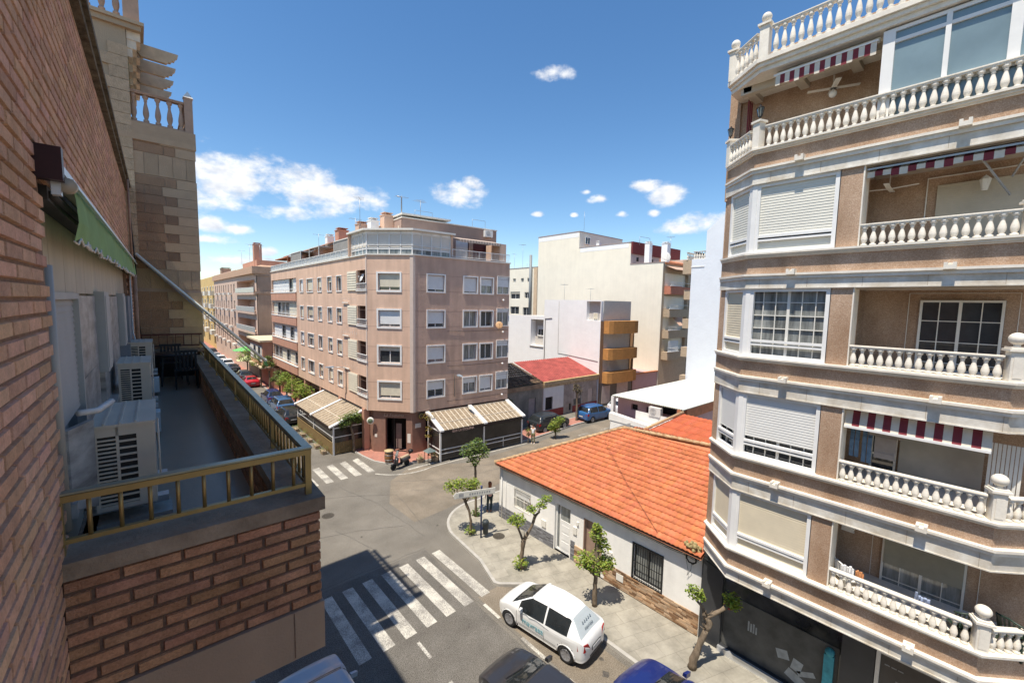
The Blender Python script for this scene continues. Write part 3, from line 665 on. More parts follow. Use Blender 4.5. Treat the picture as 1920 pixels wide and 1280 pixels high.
balustrade(tw, (1.24, 14.8), (1.24, 19.0), 16.75, .78, .3, terra, r=.065, name='side_balustrade')
b = MB(); b.box(1.15, 1.33, 14.52, 14.70, 16.74, 17.66); b.build('end_post', terra, tw)
b = MB(); b.add([(1.13, 14.5, 17.66), (1.35, 14.5, 17.66), (1.35, 14.72, 17.66), (1.13, 14.72, 17.66), (1.24, 14.61, 17.86)], [(0, 1, 4), (1, 2, 4), (2, 3, 4), (3, 0, 4), (3, 2, 1, 0)]); b.build('post_cap', offwhite, tw)
b = MB(); b.box(-7, .36, 14.42, 19.2, 18.9, 19.02); b.box(-7, .42, 14.36, 19.2, 19.02, 19.10); b.build('roof_ledge', tower_r, tw)
for i in range(5):
    b = MB(); y = 14.55 + .93 * i; b.box(.08, .34, y, y + .5, 18.7, 18.9); b.box(.08, .26, y + .02, y + .48, 18.5, 18.7); b.box(.08, .18, y + .04, y + .46, 18.3, 18.5); b.build('moulded_bracket', mat('cream_moulding', (.70, .60, .46), .9, .15, 6), tw)
balustrade(tw, (-4, 14.55), (.05, 14.55), 19.1, .85, .26, terra, r=.07)
b = MB(); b.box(.04, .34, 14.45, 14.75, 19.1, 20.6); b.build('roof_pillar', terra, tw)
for i in range(4):
    y = 15.12 + .93 * i; b = MB()
    prof = [(.35, 18.62), (.86, 18.62), (.90, 18.67), (.95, 18.67), (.98, 18.73), (1.03, 18.74), (1.06, 18.81), (1.10, 18.85), (1.12, 18.93), (.1, 18.93)]
    b.add([(x, y, z) for x, z in prof] + [(x, y + .12, z) for x, z in prof], [tuple(range(10)), tuple(range(19, 9, -1))] + [(k, k + 10, (k + 1) % 10 + 10, (k + 1) % 10) for k in range(10)])
    b.build('pergola_beam', mat('pergola_wood', (.50, .39, .27), .85, .12, 6), tw)
b = MB(); b.box(-.02, .1, 14.6, 19, 17.6, 18.89); b.build('pergola_wall_plate', mat('olive_plaster', (.26, .21, .11), .95, .2, 3), tw)
for zz, ll in ((13.9, 0), (15.2, 0)):
    b = MB(); b.box(1.33, 1.42, 16.2, 16.5, zz, zz + .25); b.add([(1.33, 16.1, zz + .25), (1.5, 16.1, zz + .35), (1.5, 16.6, zz + .35), (1.33, 16.6, zz + .25)], [(0, 1, 2, 3)]); b.build('gargoyle_spout', fire, tw)

WT_, WL_ = frame((-.25, 19.12), (-.25, 150)); hw = [(1.2 + 3.4 * i, 2.5 + 3.4 * i, z, z + 1.6) for i in range(38) for z in (1.0, 4.2, 7.2, 10.2)]
b = MB(WT_); wall(b, 0, WL_, 0, 12.6, hw, .25); b.box(0, WL_, -9, -.26, 0, 12.5); b.build('lower_wing', tower_r, tw)
b = MB(WT_)
for h_ in hw: b.quad((h_[0], -.24, h_[2]), (h_[1], -.24, h_[2]), (h_[1], -.24, h_[3]), (h_[0], -.24, h_[3]))
b.build('lower_wing_panes', glassc, tw, kind='stuff')
# ================================================================ central apartment building
cb = thing('corner_apartment_building', 'five storey pink rendered apartment building with a bar on its chamfered street corner', 'building', (16, 32, 0))
Lc, Rc, Ec = (13.6, 32.7), (16.14, 29.9), (25.44, 29.15)
TL, LL = frame((13.6, 64.5), Lc); TC, LC = frame(Lc, Rc); TR, LR = frame(Rc, Ec)
ZB = [4.65 + 2.87 * k for k in range(4)]; Hh = 1.32; TOP = 16.0
def seg(T, L, holes, name, m=stucco, z0=3.6, z1=TOP):
    b = MB(T); wall(b, 0, L, z0, z1, holes); return b.build(name, m, cb)
# --- left face (u = 64.5 - Y)
U = lambda y: 64.5 - y
colsL = [(U(50.95), U(49.75), 0), (U(48.35), U(46.35), 1), (U(44.75), U(43.6), 0), (U(41.85), U(40.7), 0), (U(39.4), U(38.2), 0)]
hl = []
for z in ZB:
    for a, c, k in colsL: hl.append((a, c, z, z + Hh))
    hl.append((U(64.2), U(52.5), z + .02, z + Hh + .3)); hl.append((U(34.62), LL - .0001 + .0, z, z + 1.62))
holesL = [h for h in hl if h[1] < LL - .01]
balc = [(U(34.62), LL - .06, z, z + 1.62) for z in ZB]
seg(TL, LL, holesL + balc, 'left_wall')
for zi, z in enumerate(ZB):
    for j, (a, c, k) in enumerate(colsL):
        window(cb, TL, a, c, z, z + Hh, shut=[.35, .95, .5, .7, .6, .1, .9, .8][(zi * 3 + j * 5) % 8], sur=.075, leaves=2 if k else 1, depth=.2)
    # louvred panel beside the corner balcony
    b = MB(TL); louvres(b, U(36.7), U(34.72), z + .0, z + 1.6, .05, .2, .04); b.build('louvre_panel', shutterm, cb)
# recessed corner loggias
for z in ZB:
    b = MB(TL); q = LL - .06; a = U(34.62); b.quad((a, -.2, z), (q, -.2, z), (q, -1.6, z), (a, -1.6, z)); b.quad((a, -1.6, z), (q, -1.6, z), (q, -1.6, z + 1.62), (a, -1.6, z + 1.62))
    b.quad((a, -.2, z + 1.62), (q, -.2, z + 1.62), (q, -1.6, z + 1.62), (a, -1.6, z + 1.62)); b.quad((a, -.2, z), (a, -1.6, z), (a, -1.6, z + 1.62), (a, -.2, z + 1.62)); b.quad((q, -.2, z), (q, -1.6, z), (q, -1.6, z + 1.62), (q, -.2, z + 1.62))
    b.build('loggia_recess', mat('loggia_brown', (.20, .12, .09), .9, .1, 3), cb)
for z in ZB:
    b = MB(TL); a, q = U(34.68), LL + .02
    b.box(a - .05, q + .02, -.02, .10, z - .06, z + .02); b.bar((a, .06, z + .55), (q, .06, z + .55), .05); b.bar((a, .06, z + .1), (q, .06, z + .1), .04)
    for i in range(15): u = a + (q - a) * i / 14; b.bar((u, .06, z + .1), (u, .06, z + .55), .016)
    b.build('loggia_railing', white, cb)
    b = MB(TL)
    for i in range(9): b.bar((U(38) + i * .42, .12, z + 2.05), (U(38) + i * .42, .12, z + 2.28), .02)
    if z < 13: b.bar((U(37.8), .1, z + 1.85), (U(36.4), .1, z + 1.85), .08); b.build('line_brackets', black if z < 0 else offwhite, cb)
# wide bays at the far end: parapets, shutters, rails
for zi, z in enumerate(ZB):
    a, c = U(64.2), U(52.5)
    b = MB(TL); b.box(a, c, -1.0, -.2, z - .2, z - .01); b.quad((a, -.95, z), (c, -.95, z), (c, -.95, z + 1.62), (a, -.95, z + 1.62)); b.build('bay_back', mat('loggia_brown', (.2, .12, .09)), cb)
    b = MB(TL); b.box(a - .1, c + .04, .012, .10, z - 1.0, z - .06); b.build('bay_parapet', stucco_red, cb)
    b = MB(TL); b.box(a - .1, c + .1, .0, .14, z - .06, z + .02); b.bar((a, .08, z + .35), (c, .08, z + .35), .05)
    for i in range(12): b.box(a + i * (c - a) / 11.3, a + i * (c - a) / 11.3 + .03, .06, .09, z + .02, z + .34)
    b.build('bay_rail', white, cb)
    k = a + .1
    pat = ['ssssgs', 'sgggss', 'ssgsgs', 'ggsgsg'][3 - zi]
    for ch in pat:
        if ch == 's': b = MB(TL); louvres(b, k, k + 1.85, z + .02, z + 1.60, -.22, .08); b.build('bay_shutter', shutterw if zi % 2 else shutterm, cb)
        k += 1.93
    b = MB(TL)
    for i in range(7): x = a + .05 + i * 1.93; b.box(x, x + .07, -.3, -.2, z, z + 1.62)
    b.build('bay_frame', white, cb)
    b = MB(TL); b.quad((a, -.4, z), (c, -.4, z), (c, -.4, z + 1.6), (a, -.4, z + 1.6)); b.build('bay_glass', glassc, cb)
# --- chamfer
hc = [(.93, 2.72, z, z + Hh) for z in ZB]
seg(TC, LC, hc, 'chamfer_wall')
for i, h in enumerate(hc): window(cb, TC, *h, shut=(.85, .3, .85, .8)[i] if i != 1 else .25, sur=.13, depth=.2)
# --- right face
colsR = [(1.22, 2.72, 2), (4.55, 5.85, 2), (6.25, 7.5, 2)]
hr = [(a, c, z, z + Hh) for z in ZB for a, c, k in colsR]; he = [(7.95, 9.3, z + .0, z + 1.55) for z in ZB]
seg(TR, LR, hr + he, 'right_wall', mat('pink_stucco_shaded', (.58, .40, .305), .94, .10, .7, .9, 5, .12, streak=.12))  # darker copy of the stucco paints the shade on this face
for zi, z in enumerate(ZB):
    for j, (a, c, k) in enumerate(colsR):
        window(cb, TR, a, c, z, z + Hh, shut=[.55, .35, .9, .85, .0, .0, .6, .35, .55, .0, .0, .55][(3 * zi + j) % 12] if zi < 2 else (.9, .95, .5)[j] if zi == 3 else (.8, 0, 0)[j], sur=.10, depth=.2, sm=shutterw)
    window(cb, TR, 7.98, 9.27, z, z + 1.55, shut=(.45, .3, .2, .6)[zi], sur=.04, depth=.12, sm=shutterw, name='corner_window')
    b = MB(TR); b.sphere((8.6, .12, z - .55), .1, 8, 6); b.bar((8.6, 0, z - .55), (8.6, .1, z - .55), .04); b.build('lamp_globe', white, cb)
# corner strips, string grooves, soffit
for T, x, n in ((TL, LL, 'a'), (TC, LC, 'b'), (TR, 0, 'c')):
    b = MB(T)
    if n == 'a': b.box(x - .2, x + .01, -.02, .035, 3.58, TOP)
    elif n == 'b': b.box(x - .26, x + .012, -.02, .045, 3.58, TOP)
    else: b.box(-.02, .16, -.02, .04, 3.58, TOP)
    b.build('corner_strip', mat('pale_corner', (.62, .50, .42), .9, .06, 3), cb)
b = MB()
for T, L in ((TL, LL), (TC, LC), (TR, LR)):
    c = MB(T)
    for z in ZB:
        for zz in (z + .03, z + Hh - .03): c.box(0.02, L - .02, -.01, .0035, zz - .008, zz + .008)
    b.v += c.v; b.f += [[i + len(b.v) - len(c.v) for i in f] for f in c.f]; b.t += c.t; b.sm += c.sm
b.build('render_joints', mat('joint_shadow', (.26, .17, .13), .95), cb)
b = MB(); b.prism([(13.62, 64.5), (13.62, 32.7), (16.15, 29.92), (25.43, 29.17), (25.43, 64.5)], 3.58, 3.72); b.prism([(13.8, 64.3), (13.8, 32.9), (16.3, 30.2), (25.3, 29.5), (25.3, 64.3)], 15.9, 15.99)
b.build('slabs', mat('soffit_dark', (.12, .08, .06), .95), cb)
b = MB(); b.quad((25.44, 29.15, 0), (25.44, 64.5, 0), (25.44, 64.5, 16), (25.44, 29.15, 16)); b.quad((13.6, 64.5, 0), (25.44, 64.5, 0), (25.44, 64.5, 16), (13.6, 64.5, 16)); b.build('party_walls', stucco, cb)
# ground floor
gbr = mat('ground_floor_stone', (.27, .155, .115), .6, .1, 3, streak=.08)
GT, GL = frame((14.0, 32.6), (16.2, 30.2))
b = MB(GT); wall(b, 0, GL, 0, 3.58, [(1.0, 2.75, .12, 3.0)], .5); b.build('corner_entrance_wall', gbr, cb)
b = MB(GT); b.box(1.0, 2.75, -1.4, -1.3, .1, 3.0); b.build('entrance_darkness', dark, cb)
b = MB(GT); ringbox(b, 1.0, 2.75, .14, 2.98, .07, -.35, -.28); b.box(1.6, 1.66, -.34, -.29, .2, 2.92); b.build('entrance_door_frame', black, cb)
b = MB(GT); b.box(1.68, 2.15, -.6, -.55, .3, 2.4); b.build('entrance_door_leaf', mat('grey_door', (.22, .17, .15), .5), cb)
for x0, x1, a_, c_ in ((.1, .3, 1.35, 1.6), (2.85, 3.12, 1.0, 1.75)): b = MB(GT); b.box(x0, x1, .0, .02, a_, c_); b.build('notice_board', offwhite, cb)
text_mesh('La Esquina', .40, up(GT, .85, .03, 3.12), mat('sign_letters', (.50, .36, .28), .6), cb, 'sign_lettering', .015, .3)
b = MB(GT); b.bar((-.25, .02, 3.1), (-.25, .5, 3.1), .04); b.lathe([(.001, -.05), (.32, -.05), (.32, .05), (.001, .05)], (0, 0, 0), 18)
b = MB()
c0 = GT @ Vector((-.15, .25, 2.75)); b.lathe([(.001, -.05), (.29, -.05), (.29, .05), (.001, .05)], (0, 0, 0), 20); RM = Matrix.Translation(c0) @ Matrix.Rotation(R(-40), 4, 'Z') @ Matrix.Rotation(R(90), 4, 'X')
b.v = [RM @ v for v in b.v]; b.build('round_sign', offwhite, cb)
b = MB(); b.lathe([(.001, -.06), (.2, -.06), (.2, .06), (.001, .06)], (0, 0, 0), 20); b.v = [RM @ v for v in b.v]; b.build('round_sign_emblem', mat('emblem_green', (.14, .20, .12), .6), cb)
GR, GRL = frame((16.2, 30.2), (25.4, 29.6)); b = MB(GR); wall(b, 0, GRL, 0, 3.58, [(1.2, 3.6, .9, 2.9), (4.4, 7.8, .1, 2.8)], .3); b.build('right_ground_wall', gbr, cb)
b = MB(GR); b.box(.1, 9.1, -.5, -.4, 0, 3.5); b.build('shop_darkness', dark, cb)
b = MB(GR); b.box(.25, .75, .0, .03, 2.2, 2.55); b.build('street_name_plaque', offwhite, cb)
b = MB(); b.lathe([(.001, -.03), (.3, -.03), (.3, .03), (.001, .03)], (0, 0, 0), 20); RM = Matrix.Translation(GR @ Vector((.75, .1, 3.15))) @ Matrix.Rotation(R(90), 4, 'X'); b.v = [RM @ v for v in b.v]; b.build('yellow_disc_sign', mat('brown_disc', (.16, .12, .06), .5), cb)
b = MB(); b.tube([RM @ Vector((.2 * math.cos(a / 16 * math.tau), .2 * math.sin(a / 16 * math.tau), .035)) for a in range(17)], .02, 5); b.build('disc_ring', mat('gold_paint', (.6, .45, .12), .5), cb)
GLf, GLL = frame((14.3, 64.4), (14.0, 32.6))
b = MB(GLf); wall(b, 0, GLL, 0, 3.58, [(3.5, 8.5, .1, 2.9), (10, 14.5, .1, 2.9), (16, 19.5, .8, 2.8), (21, 25, .8, 2.8), (26.5, 30, .1, 2.9)], .3); b.build('left_ground_wall', gbr, cb)
b = MB(GLf); b.box(3, 31, -.5, -.4, 0, 3.5); b.build('shop_darkness', dark, cb)
for i in range(6): b = MB(GLf); x = 2.6 + i * 5.6; b.box(x, x + .5, .05, .5, 0.1, 3.57); b.build('arcade_pillar', stucco_red, cb)
# --- attic storey and roof terrace
b = MB(); b.prism([(13.5, 64.5), (13.5, 32.65), (16.1, 29.8), (25.5, 29.05), (25.5, 29.4), (16.2, 30.2), (13.9, 32.8), (13.9, 64.5)], 16.0, 16.09); b.build('terrace_coping', offwhite, cb)
for nm, T, a, c, po in (('left', TL, 0, LL - 3.2, 16), ('right', TR, 3.45, LR, 7)):
    b = MB(T); b.bar((a, -.05, 16.78), (c, -.05, 16.78), .05); b.bar((a, -.05, 16.2), (c, -.05, 16.2), .04); n = int((c - a) / .13)
    for i in range(n + 1): u = a + (c - a) * i / n; b.bar((u, -.05, 16.2), (u, -.05, 16.78), .016 if i % 10 else .045)
    b.build('terrace_railing', white, cb)
    if nm == 'left':
        b = MB(T); b.quad((a, -.1, 16.15), (c, -.1, 16.15), (c, -.1, 16.74), (a, -.1, 16.74)); b.build('railing_screen', mat('screen_glass', (.42, .45, .45), .3, .08, 2), cb)
# glazed corner with blinds
path = [(13.62, 35.8), (13.62, 32.75), (16.12, 30.0), (19.4, 29.72)]
b, s_, r_ = MB(), MB(), MB()
for p, q in zip(path, path[1:]):
    T, L = frame(p, q); n = max(2, round(L / .85))
    for i in range(n + 1): u = L * i / n; c = MB(T); c.box(u - .035, u + .035, -.06, .0, 16.1, 17.85); b.add(c.v, c.f)
    c = MB(T); c.box(0, L, -.06, .005, 16.45, 16.52); c.box(0, L, -.07, -.0, 17.62, 17.86); b.add(c.v, c.f)
    c = MB(T)
    for i in range(n): c.quad((L * i / n + .04, -.05, 16.52), (L * (i + 1) / n - .04, -.05, 16.52), (L * (i + 1) / n - .04, -.05, 17.62), (L * i / n + .04, -.05, 17.62)); 
    s_.add(c.v, c.f); c = MB(T); c.quad((0, -.045, 16.1), (L, -.045, 16.1), (L, -.045, 16.45), (0, -.045, 16.45)); r_.add(c.v, c.f)
    c = MB(T); c.bar((0, .03, 16.78), (L, .03, 16.78), .04); n2 = int(L / .3)
    b.add(c.v, c.f)
b.build('attic_glazing_frame', white, cb); s_.build('attic_blinds', mat('pale_blinds', (.66, .62, .55), .7, .05, 2), cb); r_.build('attic_lower_glass', glassc, cb)
b = MB(); b.prism([(13.3, 36.1), (13.3, 32.6), (16.0, 29.65), (19.7, 29.35), (19.7, 33.5), (15.5, 36.1)], 17.88, 18.02)
b.build('attic_roof_slab', offwhite, cb)
b = MB(); b.box(13.4, 15.5, 35.9, 36.05, 16.1, 17.9); b.box(19.5, 19.7, 29.75, 31.5, 16.1, 17.9); b.build('attic_end_wall', stucco, cb)
AT, AL = frame((16.5, 32.4), (25.85, 31.65)); b = MB(AT); wall(b, 0, AL, 16, 19.25, [(5.0, 6.4, 16.1, 18.0), (6.8, 8.6, 16.3, 17.9)], .15); b.box(0, AL, -9, -.16, 16, 19.24); b.build('attic_wall', mat('attic_stucco', (.36, .25, .20), .94, .1, 1, .8, 6), cb)
b = MB(AT); b.box(4.8, 8.8, -.17, -.14, 16, 18.2); b.box(8.75, 9.3, .0, .02, 16.1, 17.6); b.build('attic_door_glass', mat('oxblood_door', (.12, .03, .03), .5, .1, 3), cb)
b = MB(AT); b.box(4.9, 6.3, -.12, -.1, 16.1, 18.0); b.build('attic_shutter', shutterw, cb)
b = MB(AT); b.box(-.05, AL + .05, -9, .06, 19.25, 19.33); b.box(-.1, 4.4, -5, .2, 19.5, 19.62); b.build('attic_coping', offwhite, cb)
b = MB(); b.box(24.6, 25.35, 29.6, 31.6, 16.1, 17.75); b.build('terrace_end_block', stucco, cb)
T, L = frame((20.4, 29.9), (24.6, 29.55)); b = MB(T)
for i in range(30):
    m_ = (i % 2); x = i * .14; b.hexa([(x, -1.2, 18.0), (x + .14, -1.2, 18.0), (x + .14, .15, 17.7), (x, .15, 17.7), (x, -1.2, 18.02), (x + .14, -1.2, 18.02), (x + .14, .15, 17.72), (x, .15, 17.72)], .75 if m_ else 1.0)
    b.quad((x, .152, 17.72), (x + .14, .152, 17.72), (x + .14, .152, 17.5 - .03 * m_), (x, .152, 17.5 - .03 * m_), .6 if m_ else 1.0)
b.build('roof_awning', mat('striped_awning', (.60, .47, .38), .85, .08, 5, tint=True), cb)
# left attic: pergolas, sloping tiled roof
b = MB(); b.hexa([(14.6, 36.2, 18.1), (14.6, 62, 17.9), (14.6, 62, 17.99), (14.6, 36.2, 18.19), (19, 36.2, 19.6), (19, 62, 19.4), (19, 62, 19.49), (19, 36.2, 19.69)]); b.build('attic_tiled_roof', mat('dull_tiles', (.46, .27, .19), .9, .12, 3, .6, 14), cb)
b = MB(); b.box(15.2, 24.8, 36.5, 62.5, 16, 18.0); b.build('attic_left_wall', stucco_red, cb)
for y0, y1 in ((36.6, 40.5), (44.8, 48), (51, 55)):
    b = MB(); b.box(13.75, 15.2, y0, y1, 17.72, 17.8); b.box(13.75, 13.82, y0, y0 + .08, 16.1, 17.72); b.box(13.75, 13.82, y1 - .08, y1, 16.1, 17.72); b.build('terrace_canopy', offwhite, cb)
b = MB(); b.box(13.8, 13.84, 36.7, 40.4, 16.2, 17.7); b.box(13.8, 13.84, 51, 54.9, 16.2, 17.7); b.build('terrace_screens', mat('grey_screen', (.30, .28, .25), .6, .15, 3), cb)
b = MB(); b.box(13.85, 15.1, 57, 63, 17.5, 17.62); b.box(13.85, 13.95, 57, 57.1, 16.1, 17.5); b.build('far_pergola', fire, cb)
# chimneys, tank, satellite dishes and aerials
def chimney(parent, x, y, z0, z1, s, m, name='chimney'):
    b = MB(); b.box(x - s, x + s, y - s, y + s, z0, z1); b.box(x - s * 1.12, x + s * 1.12, y - s * 1.12, y + s * 1.12, z1, z1 + .06)
    for a, c in ((-.6, -.6), (.6, -.6), (-.6, .6), (.6, .6)): b.box(x + s * a - .04, x + s * a + .04, y + s * c - .04, y + s * c + .04, z1 + .06, z1 + .22)
    b.box(x - s * .95, x + s * .95, y - s * .95, y + s * .95, z1 + .22, z1 + .27); return b.build(name, m, parent)
chimney(cb, 16.2, 34.6, 18, 19.6, .42, stucco); chimney(cb, 15.2, 35.1, 18, 19.1, .35, white); chimney(cb, 15.0, 37.0, 18, 19.0, .42, stucco)
chimney(cb, 15.6, 43.5, 18, 19.3, .5, stucco_red); chimney(cb, 15.4, 46.5, 18, 19.0, .35, white)
def dish(parent, p, d, r, m, name='satellite_dish'):
    b = MB(); d = Vector(d).normalized(); b.lathe([(.001, 0), (r * .5, r * .06), (r, r * .25), (r * .98, r * .27), (.001, r * .03)], (0, 0, 0), 18)
    Q = Matrix.Translation(p) @ d.to_track_quat('Z', 'Y').to_matrix().to_4x4(); b.v = [Q @ v for v in b.v]
    b.bar(p, Vector(p) - Vector((d.x * .1, d.y * .1, .5)), .04); b.bar(Q @ Vector((0, -r * .9, r * .2)), Q @ Vector((0, 0, r * .9)), .025); b.box(*(lambda q: (q.x - .04, q.x + .04, q.y - .04, q.y + .04, q.z - .04, q.z + .04))(Q @ Vector((0, 0, r * .9))))
    return b.build(name, m, parent)
dish(cb, (16.9, 33.0, 18.6), (-.6, -.7, .4), .42, mat('beige_dish', (.62, .52, .38), .5)); dish(cb, TR @ Vector((7.9, .5, ZB[2] + .1)), (-.5, -.8, .3), .33, mat('orange_dish', (.60, .36, .18), .5))
dish(cb, TL @ Vector((U(34.0), -.2, ZB[3] + 1.0)), (-.9, .1, .35), .36, white); dish(cb, (14.9, 40.3, 17.9), (-.8, -.4, .4), .4, metal)
def aerial(parent, x, y, z0, z1, n=5, w=.9, an=0):
    b = MB(); b.tube([(x, y, z0), (x, y, z1)], .02, 5); c, s = math.cos(an), math.sin(an)
    if n:
        b.bar((x - c * .6, y - s * .6, z1 - .1), (x + c * .6, y + s * .6, z1 - .1), .02)
        for i in range(n): t = -.5 + i / (n - 1); q = w * (.5 - .25 * i / n); b.bar((x + c * t - s * q, y + s * t + c * q, z1 - .1), (x + c * t + s * q, y + s * t - c * q, z1 - .1), .012)
    return b.build('aerial', metal, parent)
aerial(cb, 16.7, 32.9, 18, 20.7, 0); aerial(cb, 17.3, 34, 19.2, 21.4, 4); aerial(cb, 14.6, 36.4, 18, 21.2, 5, .9, 1); aerial(cb, 18.8, 33.5, 19.2, 21.2, 6, 1.1, .5); aerial(cb, 16.0, 41, 18, 20.3, 4); aerial(cb, 16.0, 52, 18, 20, 4)
b = MB(); b.tube([(16.55, 32.6, 19.3), (16.55, 32.6, 20.9), (16.2, 32.7, 20.95)], .05, 7); b.build('flue', metal, cb)
b = MB()
for p, q in (((17.6, 32.3), (19.2, 32.2)), ((23.2, 31.9), (24.6, 31.8))): b.tube([(p[0], p[1], 19.3), (p[0], p[1], 20.0), (q[0], q[1], 20.0), (q[0], q[1], 19.3)], .018, 5)
b.build('roof_hoops', metal, cb)
def wall_ac(T, u, w, z, label, s=1.0, parent=None, group=None):
    o = thing('air_conditioner', label, 'air conditioner', T @ Vector((u, w, z)), group=group)
    b = MB(T); b.box(u, u + .85 * s, w, w + .32 * s, z, z + .6 * s); b.build('casing', acw, o)
    b = MB(T)
    for k in range(4):
        r = (.06 + .055 * k) * s; b.tube([(u + .33 * s + r * math.cos(a / 14 * math.tau), w + .335 * s, z + .3 * s + r * math.sin(a / 14 * math.tau)) for a in range(15)], .006, 4)
    b.build('fan_guard', mat('guard_grey', (.2, .2, .2), .6), o)
    b = MB(T); b.box(u + .1, u + .16, w - .02, w + .34 * s, z - .05, z); b.box(u + .7 * s, u + .76 * s, w - .02, w + .34 * s, z - .05, z); b.build('bracket', steel, o); return o
wall_ac(AT, 7.9, .02, 18.55, 'small air conditioner high on the attic wall of the pink corner building', 1.0)
b = MB(TR)
for z in (ZB[0] - .5, ZB[1] - .4, ZB[2] - .35): b.tube([(3.0, .03, z), (5, .04, z - .05), (9.2, .03, z)], .012, 4)
b.build('facade_cable', black, cb)

# two street lamps bracketed to the facade, and the bar's two timber pergola tents
def lamp(p, d, L, label, drop=0):
    t = thing('street_lamp', label, 'street lamp', p, 0, 'street lamps fixed to the pink facade'); d = Vector(d).normalized()
    b = MB(); e = Vector(p) + d * L
    b.tube([Vector(p) - Vector((0, 0, drop)), p, e], .035, 7); b.build('arm', metal, t)
    b = MB(); x = e; s = Vector((-d.y, d.x, 0)) * .13
    b.hexa([x - s, x + d * .7 - s * .6, x + d * .7 + s * .6, x + s, x - s * .8 + Vector((0, 0, .12)), x + d * .66 - s * .5 + Vector((0, 0, .07)), x + d * .66 + s * .5 + Vector((0, 0, .07)), x + s * .8 + Vector((0, 0, .12))]); b.build('head', mat('lamp_grey_blue', (.30, .36, .42), .5), t)
    b = MB(); b.box(x.x + d.x * .35 - .14, x.x + d.x * .35 + .14, x.y + d.y * .35 - .1, x.y + d.y * .35 + .1, x.z - .03, x.z - .002); b.build('lens', glassc, t)
lamp((13.56, 37.35, 6.55), (-1, .25, .02), 1.0, 'street lamp on a long pole arm against the left, sunlit side of the pink building', 2.4)
lamp(TR @ Vector((3.7, .05, 6.35)), (-.15, -1, .02), .7, 'short armed street lamp between two windows on the right side of the pink building', 1.9)
def tent(label, T, L, D, z0, z1, fence, bays=2):
    "local u along the street, w out from the house; low edge at w = D"
    t = thing('bar_terrace_tent', label, 'terrace tent', T @ Vector((0, 0, 0)))
    b = MB(T)
    for u in [L * i / bays for i in range(bays + 1)]:
        b.box(u - .06, u + .06, D - .12, D, 0, z0); b.box(u - .06, u + .06, .02, .14, 0, z1 - .02)
        b.hexa([(u - .17, -.2, z1 + .02), (u + .17, -.2, z1 + .02), (u + .17, D + .25, z0 - .02), (u - .17, D + .25, z0 - .02), (u - .17, -.2, z1 + .14), (u + .17, -.2, z1 + .14), (u + .17, D + .25, z0 + .10), (u - .17, D + .25, z0 + .10)])
    for z in (z0 - .1,): b.box(0, L, D - .09, D - .03, z - .05, z + .04)
    zz = (.95, .62) if not fence else (1.45,)
    for z in zz:
        b.box(.06, L - .06, D - .085, D - .035, z - .03, z + .03)
        for u in (0, L): b.box(u - .025, u + .025, .14, D - .12, z - .031, z + .029)
    for u in (0, L): b.box(u - .03, u + .03, .14, D - .12, z0 - .14, z0 - .06)
    if not fence:
        for i in range(1, 2 * bays): b.box(L * i / (2 * bays) - .02, L * i / (2 * bays) + .02, D - .08, D - .04, .1, .95)
    b.build('frame', white, t)
    b = MB(T)     # roof strips between the beams
    for k in range(bays):
        a, c = L * k / bays + .2, L * (k + 1) / bays - .2; n = 8
        for i in range(n):
            u0, u1 = a + (c - a) * i / n, a + (c - a) * (i + .8) / n
            b.hexa([(u0, -.1, z1), (u1, -.1, z1), (u1, D + .15, z0 + .0), (u0, D + .15, z0 + .0), (u0, -.1, z1 + .05), (u1, -.1, z1 + .05), (u1, D + .15, z0 + .05), (u0, D + .15, z0 + .05)], 1)
    b.build('roof_cloth', mat('sun_bleached_cloth', (.27, .20, .13), .9, .3, 5, col2=(.40, .32, .22)), t)
    b = MB(T)
    for k in range(bays):
        a, c = L * k / bays + .2, L * (k + 1) / bays - .2; n = 8
        for i in range(n + 1):
            u = a + (c - a) * (i - .1) / n; b.bar((u, -.1, z1 + .03), (u, D + .15, z0 + .03), .06, .05)
    for w in (-.05, D * .66): zr = z1 + (z0 - z1) * (w + .1) / (D + .25) + .075; b.bar((0.05, w, zr), (L - .05, w, zr), .05, .04)
    b.build('roof_battens', mat('batten_cream', (.70, .62, .50), .8), t)
    b = MB(T); b.box(.02, L - .02, D - .02, D + .2, z0 - .22, z0 - .02)
    for i in range(int(L / .25)): b.box(i * .25, i * .25 + .2, D + .18, D + .21, z0 - .16, z0 + .02)
    b.build('fascia', mat('dark_fascia', (.03, .02, .017), .7), t)
    b = MB(T); lo = .12 if not fence else 1.0
    for k in range(bays): b.quad((L * k / bays + .07, D - .075, lo), (L * (k + 1) / bays - .07, D - .075, lo), (L * (k + 1) / bays - .07, D - .075, z0 - .13), (L * k / bays + .07, D - .075, z0 - .13))
    for u in (0.0, L): b.quad((u, .15, lo), (u, D - .13, lo), (u, D - .13, z0 - .13), (u, .15, z0 - .13))
    b.build('tinted_screen', mat('tinted_screen', (.030, .027, .026), .16, .5, .9, spec=.5), t)
    b = MB(T)
    b.add([(0, .0, z0 - .1), (0, D, z0 - .1), (0, 0, z1)], [(0, 1, 2)]); b.add([(L, .0, z0 - .1), (L, D, z0 - .1), (L, 0, z1)], [(0, 1, 2)]); b.quad((0, -.02, 0), (L, -.02, 0), (L, -.02, z1), (0, -.02, z1)); b.build('gable_screen', mat('brown_screen', (.10, .065, .055), .5), t)
